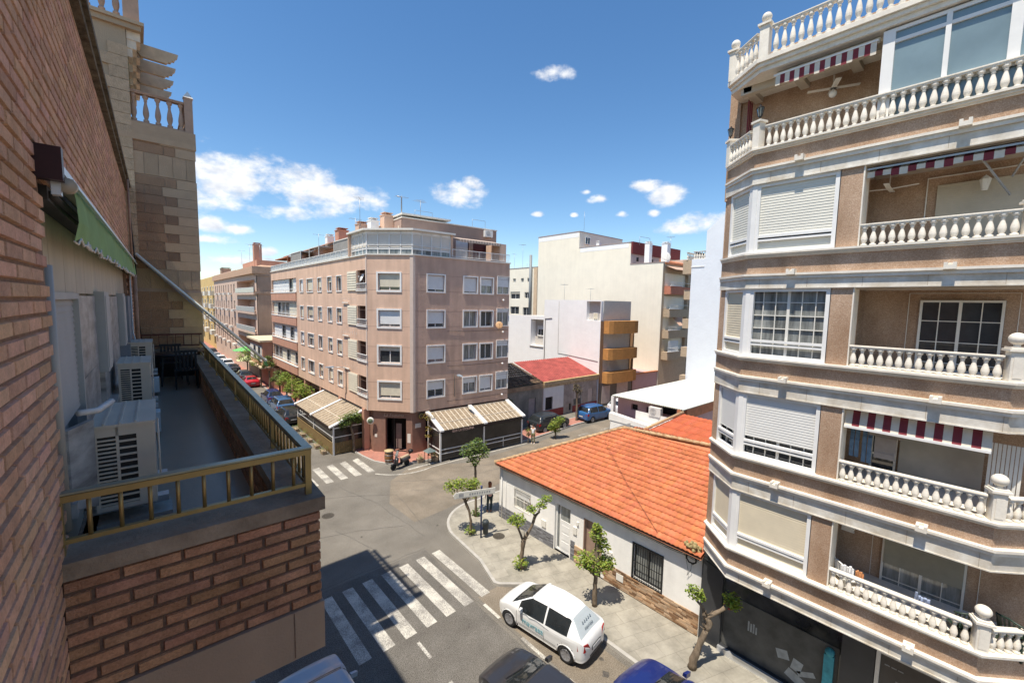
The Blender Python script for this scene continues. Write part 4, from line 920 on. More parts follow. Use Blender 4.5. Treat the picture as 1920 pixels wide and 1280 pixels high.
    if fence:
        b = MB(T); n = int(L / .14)
        for i in range(n): b.box(L * i / n + .01, L * (i + 1) / n - .012, D + .0, D + .03, .06, 1.0)
        n = int(D / .14)
        for s, e in ((0, -.03), (L, .03)):
            for i in range(n): b.box(s, s + e, D * i / n + .01, D * (i + 1) / n - .012, .06, 1.0)
            b.bar((s + e * 1.4, .25, .15), (s + e * 1.4, D - .25, .95), .05, .02); b.bar((s + e * 1.4, .25, .95), (s + e * 1.4, D - .25, .15), .05, .02)
        b.box(0, L, D + .0, D + .05, 1.0, 1.05); b.build('picket_fence', mat('bamboo_brown', (.24, .165, .07), .85, .2, 6), t)
    return t
T1, L1 = frame((13.75, 43.9), (13.75, 33.9))
tent('terrace tent with a brown picket fence, left of the bar in the pink building', T1, 9.9, 2.55, 2.3, 3.35, True)
T2, L2 = frame((17.3, 29.55), (25.35, 28.95))
t2 = tent('terrace tent with dark glazing and white rails, right of the bar entrance', T2, L2, 2.15, 2.5, 3.4, False)
text_mesh('BAR LA ESQUINA', .26, up(T2, .9, 2.37, 2.28), mat('fascia_letters', (.42, .30, .26), .6), t2, 'fascia_lettering', .01)

# ================================================================ right apartment building
rb = thing('balustrade_apartment_building', 'tall brown granite rendered apartment building with white balustrades, cornices and bay windows, on the right', 'building', (15.2, 2, 0))
P0, P1, P2, P3 = (14.62, 6.0), (13.6, 4.85), (13.6, -.44), (14.7, -1.6)
FA, LA = frame(P0, P1); FB, LB = frame(P1, P2); FC, LCc = frame(P2, P3)
V = lambda y: 4.85 - y
SI = [4.97, 7.95, 10.98, 14.0, 16.97]; BT = [4.36, 7.36, 10.4, 13.4, 16.42]; BB = [3.95, 6.85, 9.91, 13.01, 16.0]
def offp(d):    # bay outline pushed out by d
    k = d * .42
    return [(P0[0] - d * .66 + .0, P0[1] + d * .2 + .02), (P1[0] - d, P1[1] + k), (P2[0] - d, P2[1] - k), (P3[0] - d * .66, P3[1] - d * .75)]
back = [(15.6, -1.6), (15.6, 6.0)]
def band(name, d, z0, z1, m, parent=None):
    b = MB(); b.prism(offp(d) + back, z0, z1); return b.build(name, m, parent or rb)
b = MB(); b.box(15.2, 28, -14, 6.25, 3.97, 20.4); b.box(15.7, 28, -14, 6.245, 0, 3.97); b.build('main_block', granite, rb)
b = MB(); b.box(15.12, 15.6, 5.93, 6.27, 16, 20.45); b.build('party_pier', granite, rb)
b = MB(); b.box(15.05, 15.65, 5.9, 6.32, 20.45, 20.55); b.build('pier_cap', baluw, rb)
for k in range(5):
    par = MB(); par.prism(offp(0) + back, BT[k], SI[k] - .14); par.build('spandrel', granite, rb)
    c = MB(); c.prism(offp(.13) + back, BT[k] - .06, BT[k]); c.prism(offp(.085) + back, BT[k] - .15, BT[k] - .061); c.build('cornice', baluw, rb)
    c = MB(); c.prism(offp(.03) + back, BB[k], BT[k] - .151); c.prism(offp(.05) + back, BB[k] - .03, BB[k] - .001); c.build('stone_band', marble, rb)
    c = MB(); c.prism(offp(.15) + back, SI[k] - .05, SI[k]); c.prism(offp(.10) + back, SI[k] - .1, SI[k] - .051); c.prism(offp(.05) + back, SI[k] - .141, SI[k] - .101); c.build('sill_moulding', baluw, rb)
    for y in (3.69, .65):
        s = MB(FB); u = V(y); s.box(u - .1, u - .04, 0, .24, BT[k] - .05, BT[k] + .1); s.box(u + .04, u + .1, 0, .24, BT[k] - .05, BT[k] + .1); s.box(u - .04, u + .04, 0, .238, BT[k] - .05, BT[k] + .045); s.box(u - .04, u + .04, 0, .05, BT[k] + .045, BT[k] + .1); s.build('water_spout', baluw, rb)
b = MB(FB); sj = []
for k in range(5):
    for i in range(5): u = .35 + i * 1.17 + .1 * (k % 3); b.box(u, u + .006, .02, .036, BB[k], BT[k] - .15)
b.build('band_joints', mat('joint_brown', (.30, .24, .17), .9), rb)
# open storeys: bay windows, piers and loggias
wins = {0: 'shut', 1: 'part', 2: 'glass', 3: 'shut'}
sh_c = mat('cream_slats', (.66, .58, .43), .7, .05, 3); sh_s = mat('offwhite_slats', (.72, .71, .67), .6, .03, 3)  # cream and even off-white slat colours
bal_budget = [100, []]
for k in range(4):
    zs_, ze = SI[k], BB[k + 1] - .03
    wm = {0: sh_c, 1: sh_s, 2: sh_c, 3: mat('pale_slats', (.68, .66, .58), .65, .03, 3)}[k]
    b = MB(FB); b.box(V(2.78), V(2.33), -.9, -.02, zs_, ze); b.build('pier', granite, rb)
    b = MB(FB); b.box(V(2.33) + .001, V(2.33) + .03, -.6, -.0, zs_, ze); b.build('loggia_edge_trim', baluw, rb)
    b = MB(FA); b.box(.0, .26, -.5, -.02, zs_, ze); b.build('end_pier', granite, rb)
    # bay window frame on the front
    def bay(T, a, c, corner, kind, gx):
        f = MB(T); ringbox(f, a, c, zs_, ze, .09, -.14, -.02); zt = zs_ + .46
        f.box(a + .09, c - .09, -.10, -.01, zt - .02, zt + .05); f.box(a + .09, c - .09, -.11, -.03, zt - .12, zt - .06)
        fo = f.build('bay_window', white, rb)
        if kind in ('shut', 'part'):
            s = MB(T); lo = zs_ + .09 if kind == 'shut' else zs_ + .62; louvres(s, a + .09, c - .09, max(lo, zt + .05) if kind == 'shut' else lo, ze - .09, -.09, .075, .011)
            if kind == 'shut': louvres(s, a + .09, c - .09, zs_ + .09, zt - .12, -.12, .075, .011)
            s.build('shutter', wm if not (k == 2) else sh_c, fo)
        g = MB(T); g.quad((a, -.20, zs_), (c, -.20, zs_), (c, -.20, ze), (a, -.20, ze)); g.build('pane', glassc if kind != 'part' else glassm, fo)
        if kind in ('glass', 'part'):
            s = MB(T)
            for i in range(1, gx): x = a + (c - a) * i / gx; wdt = .035 if (i * 2 == gx) else .011; s.box(x - wdt, x + wdt, -.19, -.145, zs_ + .09, ze - .09)
            for i in range(1, 4): z = zs_ + .48 + (ze - zs_ - .5) * i / 4 * 1.0; s.box(a + .09, c - .09, -.188, -.148, z - .011, z + .011)
            s.build('glazing_bars', offwhite, fo)
    bay(FB, .12, V(2.80), 0, wins[k], 6)
    bay(FA, .28, LA - .12, 0, 'shut' if k != 1 else 'part', 3)
    b = MB(); b.prism([(13.605, 4.73), (13.605, 4.853), (13.70, 4.96), (13.84, 4.86), (13.75, 4.73)], zs_, ze); b.build('corner_post', white, rb)
    # loggia: back wall, floor, ceiling, door
    b = MB(); b.box(15.19, 15.3, -14, 2.33, zs_ - .5, ze); b.build('loggia_back_wall', granite, rb)
    b = MB(); b.prism([(13.75, 2.33), (13.75, -.42), (14.72, -1.5), (15.19, -1.5), (15.19, 2.33)], ze - .03, ze + .06); b.build('loggia_ceiling', mat('loggia_ceiling', (.45, .38, .31), .9), rb)
    b = MB(); b.prism([(13.75, 2.33), (13.75, -.42), (14.72, -1.5), (15.18, -1.5), (15.18, 2.33)], zs_ - .45, zs_ - .38); b.build('loggia_floor', mat('loggia_floor', (.30, .16, .10), .6), rb)
    DT, _ = frame((15.19, 4.85), (15.19, -2))
    dy = [(1.45, -.15), (1.5, -.3), (1.2, -.25), (1.1, -1.1)][k]
    if k in (0, 2):
        a, c = V(dy[0]), V(dy[1]); window(rb, DT, a, c, zs_ - .38, ze - .28, w=.03, shut=0, sur=0, leaves=2, fm=offwhite, depth=.02, grid=(4, 4), name='balcony_door')
        f = MB(DT); ringbox(f, a - .22, c + .22, zs_ - .38, ze - .1, .012, 0, .014); f.build('wall_moulding', offwhite, rb)
    if k == 0:
        s = MB(DT); louvres(s, V(1.4), V(-.1), zs_ + .55, ze - .35, .10, .05); s.build('half_lowered_shutter', mat('dull_shutter', (.30, .28, .22), .7), rb)
    if k == 3:
        s = MB(DT); louvres(s, V(1.1), V(-1.1), zs_ - .3, ze - .42, .06, .05); s.build('lowered_shutter', mat('beige_shutter', (.52, .46, .36), .7), rb)
        f = MB(DT); ringbox(f, V(1.3), V(-1.4), zs_ - .38, ze - .2, .02, 0, .05); f.build('wall_moulding', offwhite, rb)
        s = MB(DT); u = V(1.95); s.bar((u, .6, ze - .45), (u, .6, ze), .02); [s.bar((u, .6, ze - .45), (u + .55 * math.cos(a), .6 + .55 * math.sin(a), ze - .42), .1, .01) for a in (0, 1.57, 3.14, 4.71)]; s.build('ceiling_fan', offwhite, rb)
    if k == 1:
        s = MB(DT); ringbox(s, V(1.9), V(1.35), zs_ - .38, ze - .25, .05, .02, .08); s.box(V(1.9), V(1.35), .03, .07, zs_ + .5, zs_ + .55); s.build('balcony_door', offwhite, rb)
        s = MB(DT); s.quad((V(1.88), .03, zs_ - .3), (V(1.37), .03, zs_ - .3), (V(1.37), .03, ze - .3), (V(1.88), .03, ze - .3)); s.build('door_pane', glassm, rb)
        s = MB(DT); louvres(s, V(1.3), V(-.2), zs_ - .35, ze - .3, .12, .08); s.build('plain_shutter', mat('greige_shutter', (.42, .39, .34), .7), rb)
    # balustrade on the front and round the corner
    h = .54
    balustrade(rb, (13.64, 2.30), (13.64, -.30), zs_, h, .176, baluw, top=.065, thick=.13, r=.068, base=.0, budget=bal_budget)
    balustrade(rb, (13.74, -.56), (14.66, -1.52), zs_, h, .176, baluw, top=.065, thick=.13, r=.068, base=.0, budget=bal_budget)
    b = MB(); T = Matrix.Translation((13.66, -.44, zs_)) @ Matrix.Rotation(R(22), 4, 'Z'); b.T = T
    b.box(-.11, .11, -.11, .11, 0, h + .1); b.box(-.16, .16, -.16, .16, h + .1, h + .15); b.box(-.13, .13, -.13, .13, h + .15, h + .19)
    b.lathe([(.06, h + .19), (.05, h + .24)], (0, 0, 0), 12); b.sphere((0, 0, h + .36), .14, 14, 10, (1, 1, .92)); 
    b.box(-.122, -.11, -.07, .07, .08, h - .02); b.build('corner_post', baluw, rb)
# top floor: balustrade, terrace, glazed veranda
z5 = SI[4]; h5 = .62
balustrade(rb, (13.64, 4.62), (13.64, -2.2), z5, h5, .176, baluw, top=.07, thick=.14, r=.068, base=.0, budget=bal_budget)
balustrade(rb, (14.52, 5.92), (13.74, 5.02), z5, h5, .176, baluw, top=.07, thick=.14, r=.068, base=.0, budget=bal_budget)
for p, a in (((13.66, 4.82), -22), ((14.56, 5.92), -45)):
    b = MB(Matrix.Translation((*p, z5)) @ Matrix.Rotation(R(a), 4, 'Z')); b.box(-.11, .11, -.11, .11, 0, h5 + .12); b.box(-.15, .15, -.15, .15, h5 + .12, h5 + .18); b.build('corner_post', baluw, rb)
b = MB(); b.prism([(13.75, 4.8), (13.75, -.4), (14.7, -1.5), (16.3, -1.5), (16.3, 5.9), (14.62, 5.85)], z5 - .3, z5 - .2); b.build('top_terrace_floor', fire, rb)
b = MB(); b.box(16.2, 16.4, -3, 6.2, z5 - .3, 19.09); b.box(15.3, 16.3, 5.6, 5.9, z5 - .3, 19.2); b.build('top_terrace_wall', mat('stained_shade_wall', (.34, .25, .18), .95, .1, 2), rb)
b = MB(FB); VU = V(2.2)
b.box(VU, VU + .22, -.22, -.08, z5, 19.05); b.box(VU + .22, 7.2, -.20, -.10, 18.72, 18.80); b.box(VU + .22, 7.2, -.2, -.1, 18.98, 19.06); b.box(VU + .22, 7.2, -.19, -.11, z5 + .5, z5 + .62)
for i in range(1, 6): u = VU + .11 + i * 1.0; b.box(u - (.09 if i == 2 else .045), u + (.09 if i == 2 else .045), -.2, -.09, z5 + .5, 18.99)
b.build('veranda_frame', white, rb)
b = MB(FB); b.quad((VU, -.15, z5), (7.2, -.15, z5), (7.2, -.15, 19.0), (VU, -.15, 19.0)); b.quad((VU + .1, -.15, z5), (VU + .1, -2.6, z5), (VU + .1, -2.6, 19.0), (VU + .1, -.15, 19.0)); b.build('veranda_glass', mat('sky_tinted_glass', (.20, .27, .29), .10, .12, .8, spec=.7), rb)
b = MB(); ou = [(14.35, 5.95), (13.6, 4.87), (13.6, -3), (16.4, -3), (16.4, 5.95)]; b.prism([(ou[0][0] - .12, 6.02), (13.45, 4.92), (13.45, -3), (16.6, -3), (16.6, 6.02)], 19.32, 19.43); b.prism([(14.3, 5.97), (13.52, 4.9), (13.52, -3), (16.5, -3), (16.5, 5.97)], 19.22, 19.319); b.prism(ou, 19.1, 19.219); b.build('roof_slab', baluw, rb)
b = MB()
for i in range(7): y = -2.2 + i * 1.25; b.box(14.2, 16.2, y, y + .22, 18.95, 19.1)
b.box(14.2, 14.4, -3, 5.6, 18.9, 19.1); b.box(15.3, 15.5, -3, 5.8, 18.94, 19.1); b.build('ceiling_coffers', mat('beige_coffer', (.52, .45, .36), .9), rb)
zr = 19.43
balustrade(rb, (13.56, 4.6), (13.56, -3), zr, .80, .20, baluw, top=.07, thick=.14, r=.07, base=.03, budget=bal_budget)
balustrade(rb, (14.22, 5.8), (13.66, 4.98), zr, .80, .20, baluw, top=.07, thick=.14, r=.07, base=.03, budget=bal_budget)
balustrade(rb, (16.2, 5.9), (16.2, -3), zr, .80, .20, baluw, top=.07, thick=.14, r=.07, base=.03, budget=bal_budget)
for p in ((13.58, 4.78), (14.26, 5.86)):
    b = MB(Matrix.Translation((*p, zr))); b.box(-.12, .12, -.12, .12, 0, .86); b.box(-.17, .17, -.17, .17, .86, .92); b.lathe([(.13, .92), (.06, 1.0)], (0, 0, 0), 12); b.sphere((0, 0, 1.1), .13, 12, 9); b.build('ball_post', baluw, rb)
b = MB()
for p, me in bal_budget[1]:
    for f in me.polygons: b.add([me.vertices[i].co + p for i in f.vertices], [tuple(range(len(f.vertices)))])
b.smooth = True
if b.f: b.build('remaining_balusters', baluw, rb, kind='stuff')
# striped awnings (each its own thing)
def stripes(parent, T, a, c, w0, z0, w1, z1, n, name='cloth', drop=0):
    b1, b2 = MB(T), MB(T)
    for i in range(n):
        u0, u1 = a + (c - a) * i / n, a + (c - a) * (i + 1) / n; m_ = b1 if i % 2 else b2
        m_.hexa([(u0, w0, z0), (u1, w0, z0), (u1, w1, z1), (u0, w1, z1), (u0, w0, z0 + .01), (u1, w0, z0 + .01), (u1, w1, z1 + .01), (u0, w1, z1 + .01)])
        if drop: s = .03 * math.sin(i * 1.3); m_.quad((u0, w1 + .003, z1), (u1, w1 + .003, z1), (u1, w1 + .01, z1 - drop + s), (u0, w1 + .01, z1 - drop + s))
    b1.build('maroon_stripes', awn_r, parent); b2.build('cream_stripes', awn_w, parent)
a_ = thing('striped_awning', 'maroon and cream striped awning rolled down over the second balcony, above the laundry', 'awning', FB @ Vector((V(2.3), 0, 9.7)))
stripes(a_, FB, V(2.28), V(.28) + .55, -.22, 9.86, -.10, 9.42, 17)
b = MB(FB); b.bar((V(2.28), -.09, 9.40), (V(-.27), -.09, 9.40), .05, .06); b.bar((V(2.28), -.2, 9.88), (V(-.27), -.2, 9.88), .07); b.build('bars', white, a_)
a_ = thing('striped_awning', 'sagging maroon and cream striped awning under the highest stone band, over the fourth balcony', 'awning', FB @ Vector((V(2.3), 0, 15.9)))
stripes(a_, FB, V(2.28), V(-.4), -.5, 15.95, -.12, 15.80, 18, drop=.13)
b = MB(FB); b.bar((V(2.28), -.12, 15.88), (V(-.4), -.12, 15.88), .04); b.bar((V(-.1), -.9, 15.0), (V(.4), -.3, 15.8), .03); b.bar((V(-.1), -.9, 15.4), (V(-.3), -.3, 15.8), .03); b.build('arms', metal, a_)
a_ = thing('striped_awning', 'maroon and cream striped awning hanging from the roof slab over the open top terrace', 'awning', FB @ Vector((V(4.6), 0, 18.9)))
stripes(a_, FB, V(4.5), V(2.32), -.4, 19.0, -.12, 18.90, 19, drop=.26)
b = MB(FB); b.bar((V(4.55), -.12, 18.93), (V(2.3), -.12, 18.93), .04); b.bar((V(4.55), -.35, 19.03), (V(2.3), -.35, 19.03), .09); b.build('bars', white, a_)
a_ = thing('side_curtain', 'maroon and cream striped curtain hanging at the left end of the open top terrace', 'curtain', (14.9, 5.5, 17.2))
b = MB()
for i in range(6): b.box(14.6 + i * .07, 14.66 + i * .07, 5.5 + .03 * (i % 2), 5.52 + .03 * (i % 2), 17.0, 18.9)
b.build('cloth', awn_r, a_)
# lanterns, ceiling fan, laundry, chairs, air conditioner
def lantern(x, y, z, label, g=None, s=1.0):
    t = thing('wall_lantern', label, 'lantern', (x, y, z), group=g); b = MB(); b.T = Matrix.Translation((x, y, z)) @ Matrix.Scale(s, 4)
    b.lathe([(.05, 0), (.02, .03), (.015, .1), (.05, .13)], n=8); b.lathe([(.12, .36), (.03, .43), (.02, .47)], n=6)
    for i in range(6): a = math.tau * i / 6; b.bar((.05 * math.cos(a), .05 * math.sin(a), .13), (.10 * math.cos(a), .10 * math.sin(a), .36), .012)
    b.build('frame', black, t); g_ = MB(); g_.T = b.T; g_.lathe([(.045, .135), (.092, .355)], n=6); g_.build('glass', glassc, t)
lantern(13.66, 4.82, z5 + h5 + .18, 'black lantern on the balustrade corner post of the top terrace'); lantern(14.5, 5.95, z5 + h5 + .18, 'black lantern at the far left end of the top terrace balustrade', s=.9)
t = thing('hanging_lantern', 'pale lantern on the wall above the closed shutter of the fourth balcony', 'lantern', (15.0, .3, 15.2)); b = MB(); b.T = Matrix.Translation((14.9, .3, 15.25)); b.lathe([(.05, 0), (.1, .25), (.03, .33)], n=6); b.bar((0, 0, .33), (.25, 0, .4), .02); b.build('frame', offwhite, t)
t = thing('ceiling_fan', 'cream ceiling fan with a lamp globe under the roof slab of the top terrace', 'ceiling fan', (14.9, 3.4, 18.6)); b = MB(); b.bar((14.9, 3.4, 18.55), (14.9, 3.4, 18.95), .03)
for a in range(4): b.bar((14.9, 3.4, 18.6), (14.9 + .6 * math.cos(a * 1.571 + .4), 3.4 + .6 * math.sin(a * 1.571 + .4), 18.6), .13, .015)
b.build('blades', offwhite, t); b = MB(); b.sphere((14.9, 3.4, 18.45), .1); b.build('globe', white, t)
jean = mat('blue_denim', (.12, .20, .30), .9, .25, 8); shirt = mat('grey_beige_shirt', (.34, .30, .27), .9, .1, 6)
zl = 9.45
b = MB(); b.tube([(14.25, 2.3, zl), (14.25, .9, zl)], .008, 4); tag_ = b.build('clothes_line', black, label='thin clothes line strung across the second balcony', cat='clothes line')
for i, (y, w, ln, m_, l) in enumerate([(2.12, .2, .95, jean, 'leftmost pair of faded blue jeans on the clothes line'), (1.86, .2, 1.05, jean, 'second pair of faded blue jeans, beside the beige shirt on the clothes line'), (1.5, .42, .85, shirt, 'beige grey shirt hanging on the clothes line')]):
    b = MB(); n = 6; o_ = [(0, 0), (w, 0)]
    for k in range(n):
        z_a, z_b = zl - ln * k / n, zl - ln * (k + 1) / n; sx = .02 * math.sin(k * 1.4 + i)
        if i < 2: b.box(14.23 + sx, 14.26 + sx, y - w / 2, y - .01, z_b, z_a); b.box(14.24 + sx, 14.27 + sx, y + .01, y + w / 2, z_b, z_a)
        else: ww = w / 2 + (.12 if k == 1 else .0); b.box(14.23 + sx, 14.26 + sx, y - ww, y + ww, z_b, z_a)
    b.build('hanging_jeans' if i < 2 else 'hanging_shirt', m_, label=l, cat='clothes', group='laundry on the second balcony')
b = MB()
for y0 in [-.25 - .065 * i for i in range(8)]: b.box(14.3, 14.33, y0 - .05, y0, 7.6, 9.5)
b.build('folding_screen', offwhite, label='white slatted folding screen at the right end of the laundry balcony', cat='screen')
wall_ac(frame((14.6, 2.32), (15.3, 2.32))[0], .12, .02, 6.2, 'air conditioner tucked under the ceiling of the lowest balcony, beside the pier', .8)
pl = mat('white_plastic', (.72, .72, .70), .4, .05, 5); dg = mat('dark_green_plastic', (.02, .04, .03), .4, .2, 5)
def balcony_chair(x, y, z, rz, m_, label):
    t = thing('garden_chair', label, 'chair', (x, y, z), rz); 
    b = MB(); b.box(-.24, .24, -.24, .24, .40, .43); o = b.build('seat', m_); o.parent = t
    b = MB()
    for i in range(9): a = -1.2 + i * .3; b.bar((.26 * math.sin(a), .24 * math.cos(a) * .5 + .1, .43), (.29 * math.sin(a), .26 * math.cos(a) * .6 + .14, .85 - .06 * abs(a)), .045, .012)
    b.tube([(.30 * math.sin(-1.4 + i * .28), .27 * math.cos(-1.4 + i * .28) * .6 + .14, .87 - .06 * abs(-1.4 + i * .28)) for i in range(11)], .022, 6); o = b.build('backrest', m_); o.parent = t
    for dx in (-.2, .2):
        for dy in (-.2, .2): b = MB(); b.bar((dx, dy, .4), (dx * 1.15, dy * 1.15, 0), .04); o = b.build('leg', m_); o.parent = t
balcony_chair(14.1, -.15, 4.75, 2.2, dg, 'dark green plastic chair on the lowest balcony, left of the corner post'); balcony_chair(14.5, -1.0, 4.75, 1.0, dg, 'dark green plastic chair on the lowest balcony, right of the corner post')
balcony_chair(14.3, 2.0, 4.7, .8, pl, 'white plastic chair on the lowest balcony, beside the brown pier')
# clothes drying over the rail of the lowest balcony
for y, m_, l, nm in ((1.95, mat('folded_white_cloth', (.7, .7, .7), .9, .1, 9), 'white cloths draped on a small rack behind the lowest balcony rail, at its left end', 'draped_cloth'), (.52, mat('blue_white_cloth', (.30, .36, .50), .9, .6, 9), 'blue and white laundry bundle on the lowest balcony rail, near its middle', 'laundry_bundle'), (1.7, mat('orange_cloth', (.62, .28, .12), .9, .2, 9), 'small orange cloth on the lowest balcony rail', 'orange_cloth')):
    b = MB(); w = .22 if nm != 'orange_cloth' else .14
    for i in range(5): b.hexa([(13.8 + rnd(-.03, .03) + s * .02, y + (i - 2) * w / 4 + t_ * w / 9, z_) for z_ in (5.44, 5.62 + rnd(-.05, .05)) for s, t_ in ((-1, -1), (1, -1), (1, 1), (-1, 1))])
    b.build(nm, m_, label=l, cat='cloth')
# ground floor shop
shopb = mat('anthracite_panel', (.040, .042, .046), .35, .15, 2, spec=.5)
ST, SLn = frame((15.18, 6.26), (15.18, -14))
b = MB(ST); wall(b, 0, SLn, 0, 3.98, [(.75, 4.15, .35, 3.4), (4.9, 6.3, .15, 3.0), (6.9, 14, .35, 3.3)], .25, .04); b.build('shop_front', shopb, rb)
b = MB(ST); b.quad((.75, -.12, .35), (4.15, -.12, .35), (4.15, -.12, 3.4), (.75, -.12, 3.4)); b.quad((6.9, -.12, .35), (14, -.12, .35), (14, -.12, 3.3), (6.9, -.12, 3.3)); b.build('shop_window_glass', mat('shop_glass', (.030, .034, .036), .05, .6, .5, spec=.9, col2=(.10, .10, .095)), rb)
b = MB(ST); b.box(.8, 4.1, -.11, -.09, .36, 2.3); b.build('frosted_film', mat('frosted_film', (.085, .085, .08), .5, .3, 2), rb)
b = MB(ST)
for u, z, w, h, a in ((2.55, 1.0, .34, .3, .3), (2.9, .9, .28, .38, -.2), (3.15, .75, .5, .16, .5), (2.75, .6, .55, .3, -.4), (1.6, 1.35, .05, .35, 0), (1.68, 1.35, .05, .3, 0), (1.76, 1.35, .05, .33, 0), (1.84, 1.35, .05, .26, 0)):
    c, s = math.cos(a), math.sin(a); b.quad(*[(u + x * c - y * s, -.085, z + x * s + y * c) for x, y in ((0, 0), (w, 0), (w, h), (0, h))])
b.build('window_leaflets', mat('leaflet', (.34, .36, .36), .6, .2, 6), rb)
b = MB(ST)
for r, u, z in ((.2, 1.75, 3.3), (.14, .95, 1.9)): b.tube([(u + r * math.cos(a / 14 * math.tau), .05 if u > 1 else -.08, z + r * math.sin(a / 14 * math.tau)) for a in range(15)], .03, 6)
b.build('red_ring_sign', mat('red_plastic', (.45, .03, .03), .5), rb)
b = MB(ST); b.box(3.75, 4.0, -.08, .0, .9, 2.0); b.sphere((3.88, -.04, 2.1), .13, 8, 6); b.build('turquoise_display', mat('turquoise', (.06, .32, .38), .6, .3, 4), rb)
b = MB(ST); ringbox(b, 4.92, 6.28, .17, 2.98, .09, -.1, .06); b.build('silver_door_frame', steel, rb)
b = MB(ST); b.quad((5.0, -.05, .2), (6.2, -.05, .2), (6.2, -.05, 2.9), (5.0, -.05, 2.9)); b.build('door_poster', mat('dark_poster', (.05, .043, .04), .25, .2, 2, spec=.6), rb)
text_mesh('unifortel', .27, up(ST, 5.0, .06, 3.30), mat('letter_silver', (.55, .56, .57), .4), rb, 'shop_lettering', .01)
b = MB(ST)
for j in range(13): b.box(5.5 + j * .055, 5.54 + j * .055, .055, .065, 3.15, 3.19 + .012 * (j % 3 == 0))
b.build('shop_sublettering', mat('letter_silver', (.55, .56, .57), .4), rb)
b = MB(ST); b.add([(4.65, .06, 3.33), (4.92, .06, 3.36), (4.66, .06, 3.45)], [(0, 1, 2)]); b.build('shop_logo', mat('letter_silver', (.55, .56, .57), .4), rb)
b = MB(ST)
for i in range(6):
    z = 2.55 - i * .36; x = 5.1 + .25 * (i % 2); n = 3 + i % 3
    for j in range(n): b.quad((x + j * .14, -.045, z), (x + j * .14 + .11, -.045, z), (x + j * .14 + .11, -.045, z + .03), (x + j * .14, -.045, z + .03))
b.build('poster_lines', mat('poster_grey', (.30, .29, .28), .6), rb)
b = MB(ST); b.box(.72, 4.2, .02, .14, .12, .34); b.build('shop_plinth', steel, rb)
b = MB(ST); b.tube([(0, .1, 3.3), (1.2, .2, 3.0), (3.5, .16, 3.15), (8, .12, 3.2)], .018, 5); b.tube([(.05, .12, 3.4), (1.5, .2, 3.2), (6, .14, 3.25)], .012, 5); b.build('slack_cable', black, rb)
# ================================================================ white corner house with the orange roof
wh = thing('white_corner_house', 'single storey white corner house with a bright orange tiled hip roof and stone clad base', 'house', (15.2, 12, 0))
HT, HL = frame((15.2, 17.95), (15.2, 6.28)); Y_ = lambda y: 17.95 - y
hwall = mat('house_white', (.87, .85, .80), .9, .06, 1.2, .3, 12, .15, streak=.08)
holes = [(Y_(16.7), Y_(15.37), 1.15, 2.32), (Y_(13.62), Y_(12.62), .13, 2.55), (Y_(11.8), Y_(10.76), .13, 2.5), (Y_(9.15), Y_(7.82), .98, 2.5)]
b = MB(HT); wall(b, 0, HL, 0, 3.3, holes, .22); b.quad((0, 0, 0), (0, -14, 0), (0, -14, 3.3), (0, 0, 3.3)); b.quad((HL, 0, 0), (HL, -9, 0), (HL, -9, 5.2), (HL, 0, 3.3)); b.quad((0, -14, 0), (HL, -14, 0), (HL, -14, 4.2), (0, -14, 4.2)); b.build('wall', hwall, wh)
def clad(T, u0, u1, z0, z1, cols, name, h=.075):
    b = MB(T); z = z0
    while z < z1 - .01:
        u = u0
        while u < u1:
            L = rnd(.14, .42); e = min(u + L, u1)
            if not any(hh[0] - .06 < (u + e) / 2 < hh[1] + .06 and hh[2] < z + .03 < hh[3] for hh in holes[1:3]): c = random.choice(cols); t = rnd(.8, 1.15); b.box(u + .003, e - .003, .0, rnd(.02, .045), z + .003, min(z + h, z1) - .003, tuple(x * t for x in c))
            u = e
        z += h
    return b.build(name, mat('tinted_stone', (1, 1, 1), .85, .04, 20, .4, 40, .2, tint=True), wh)
grey_st = [(.20, .20, .21), (.26, .26, .27), (.17, .17, .18)]; warm_st = [(.42, .27, .16), (.30, .17, .09), (.55, .38, .24), (.20, .12, .07), (.46, .33, .22)]
clad(HT, .02, Y_(13.62) - .05, .13, .82, grey_st, 'grey_stone_base'); clad(HT, Y_(12.55), Y_(12.3), .13, 1.1, grey_st, 'grey_stone_base'); clad(HT, Y_(12.3), Y_(6.3), .13, .95, warm_st, 'brown_stone_base')
b = MB(HT); b.box(Y_(12.3), Y_(6.3), .0, .06, .06, .13); b.build('base_strip', fire, wh)
def barred(a, c, z, e, n, fm, bar, shut=0):
    o = window(wh, HT, a, c, z, e, shut=shut, sur=0, leaves=2, fm=fm, depth=.2, gm=glassc)
    b = MB(HT)
    for i in range(n + 1): u = a + .02 + (c - a - .04) * i / n; b.bar((u, .0, z), (u, .0, e), .018)
    for zz in (z + .06, (z + e) / 2, e - .06): b.bar((a, .012, zz), (c, .012, zz), .02)
    b.build('grille', bar, o); return o
barred(Y_(16.7), Y_(15.37), 1.15, 2.32, 12, offwhite, offwhite, .45); barred(Y_(9.15), Y_(7.82), .98, 2.5, 12, black, black, 0)
b = MB(HT); ringbox(b, Y_(9.15) - .04, Y_(7.82) + .04, .94, 2.54, .05, -.02, .03); b.build('window_surround', black, wh)
a, c = holes[1][:2]; b = MB(HT); ringbox(b, a, c, .13, 2.55, .07, -.2, -.12); b.box(a + .28, c - .07, -.18, -.13, .2, 1.75)
for i in range(3): b.box(a + .36, c - .15, -.14, -.12, .35 + i * .42, .68 + i * .42)
b.box(a + .07, a + .28, -.18, -.14, .2, .25); b.box(a + .22, a + .28, -.18, -.14, .25, 2.48); o = b.build('front_door', white, wh)
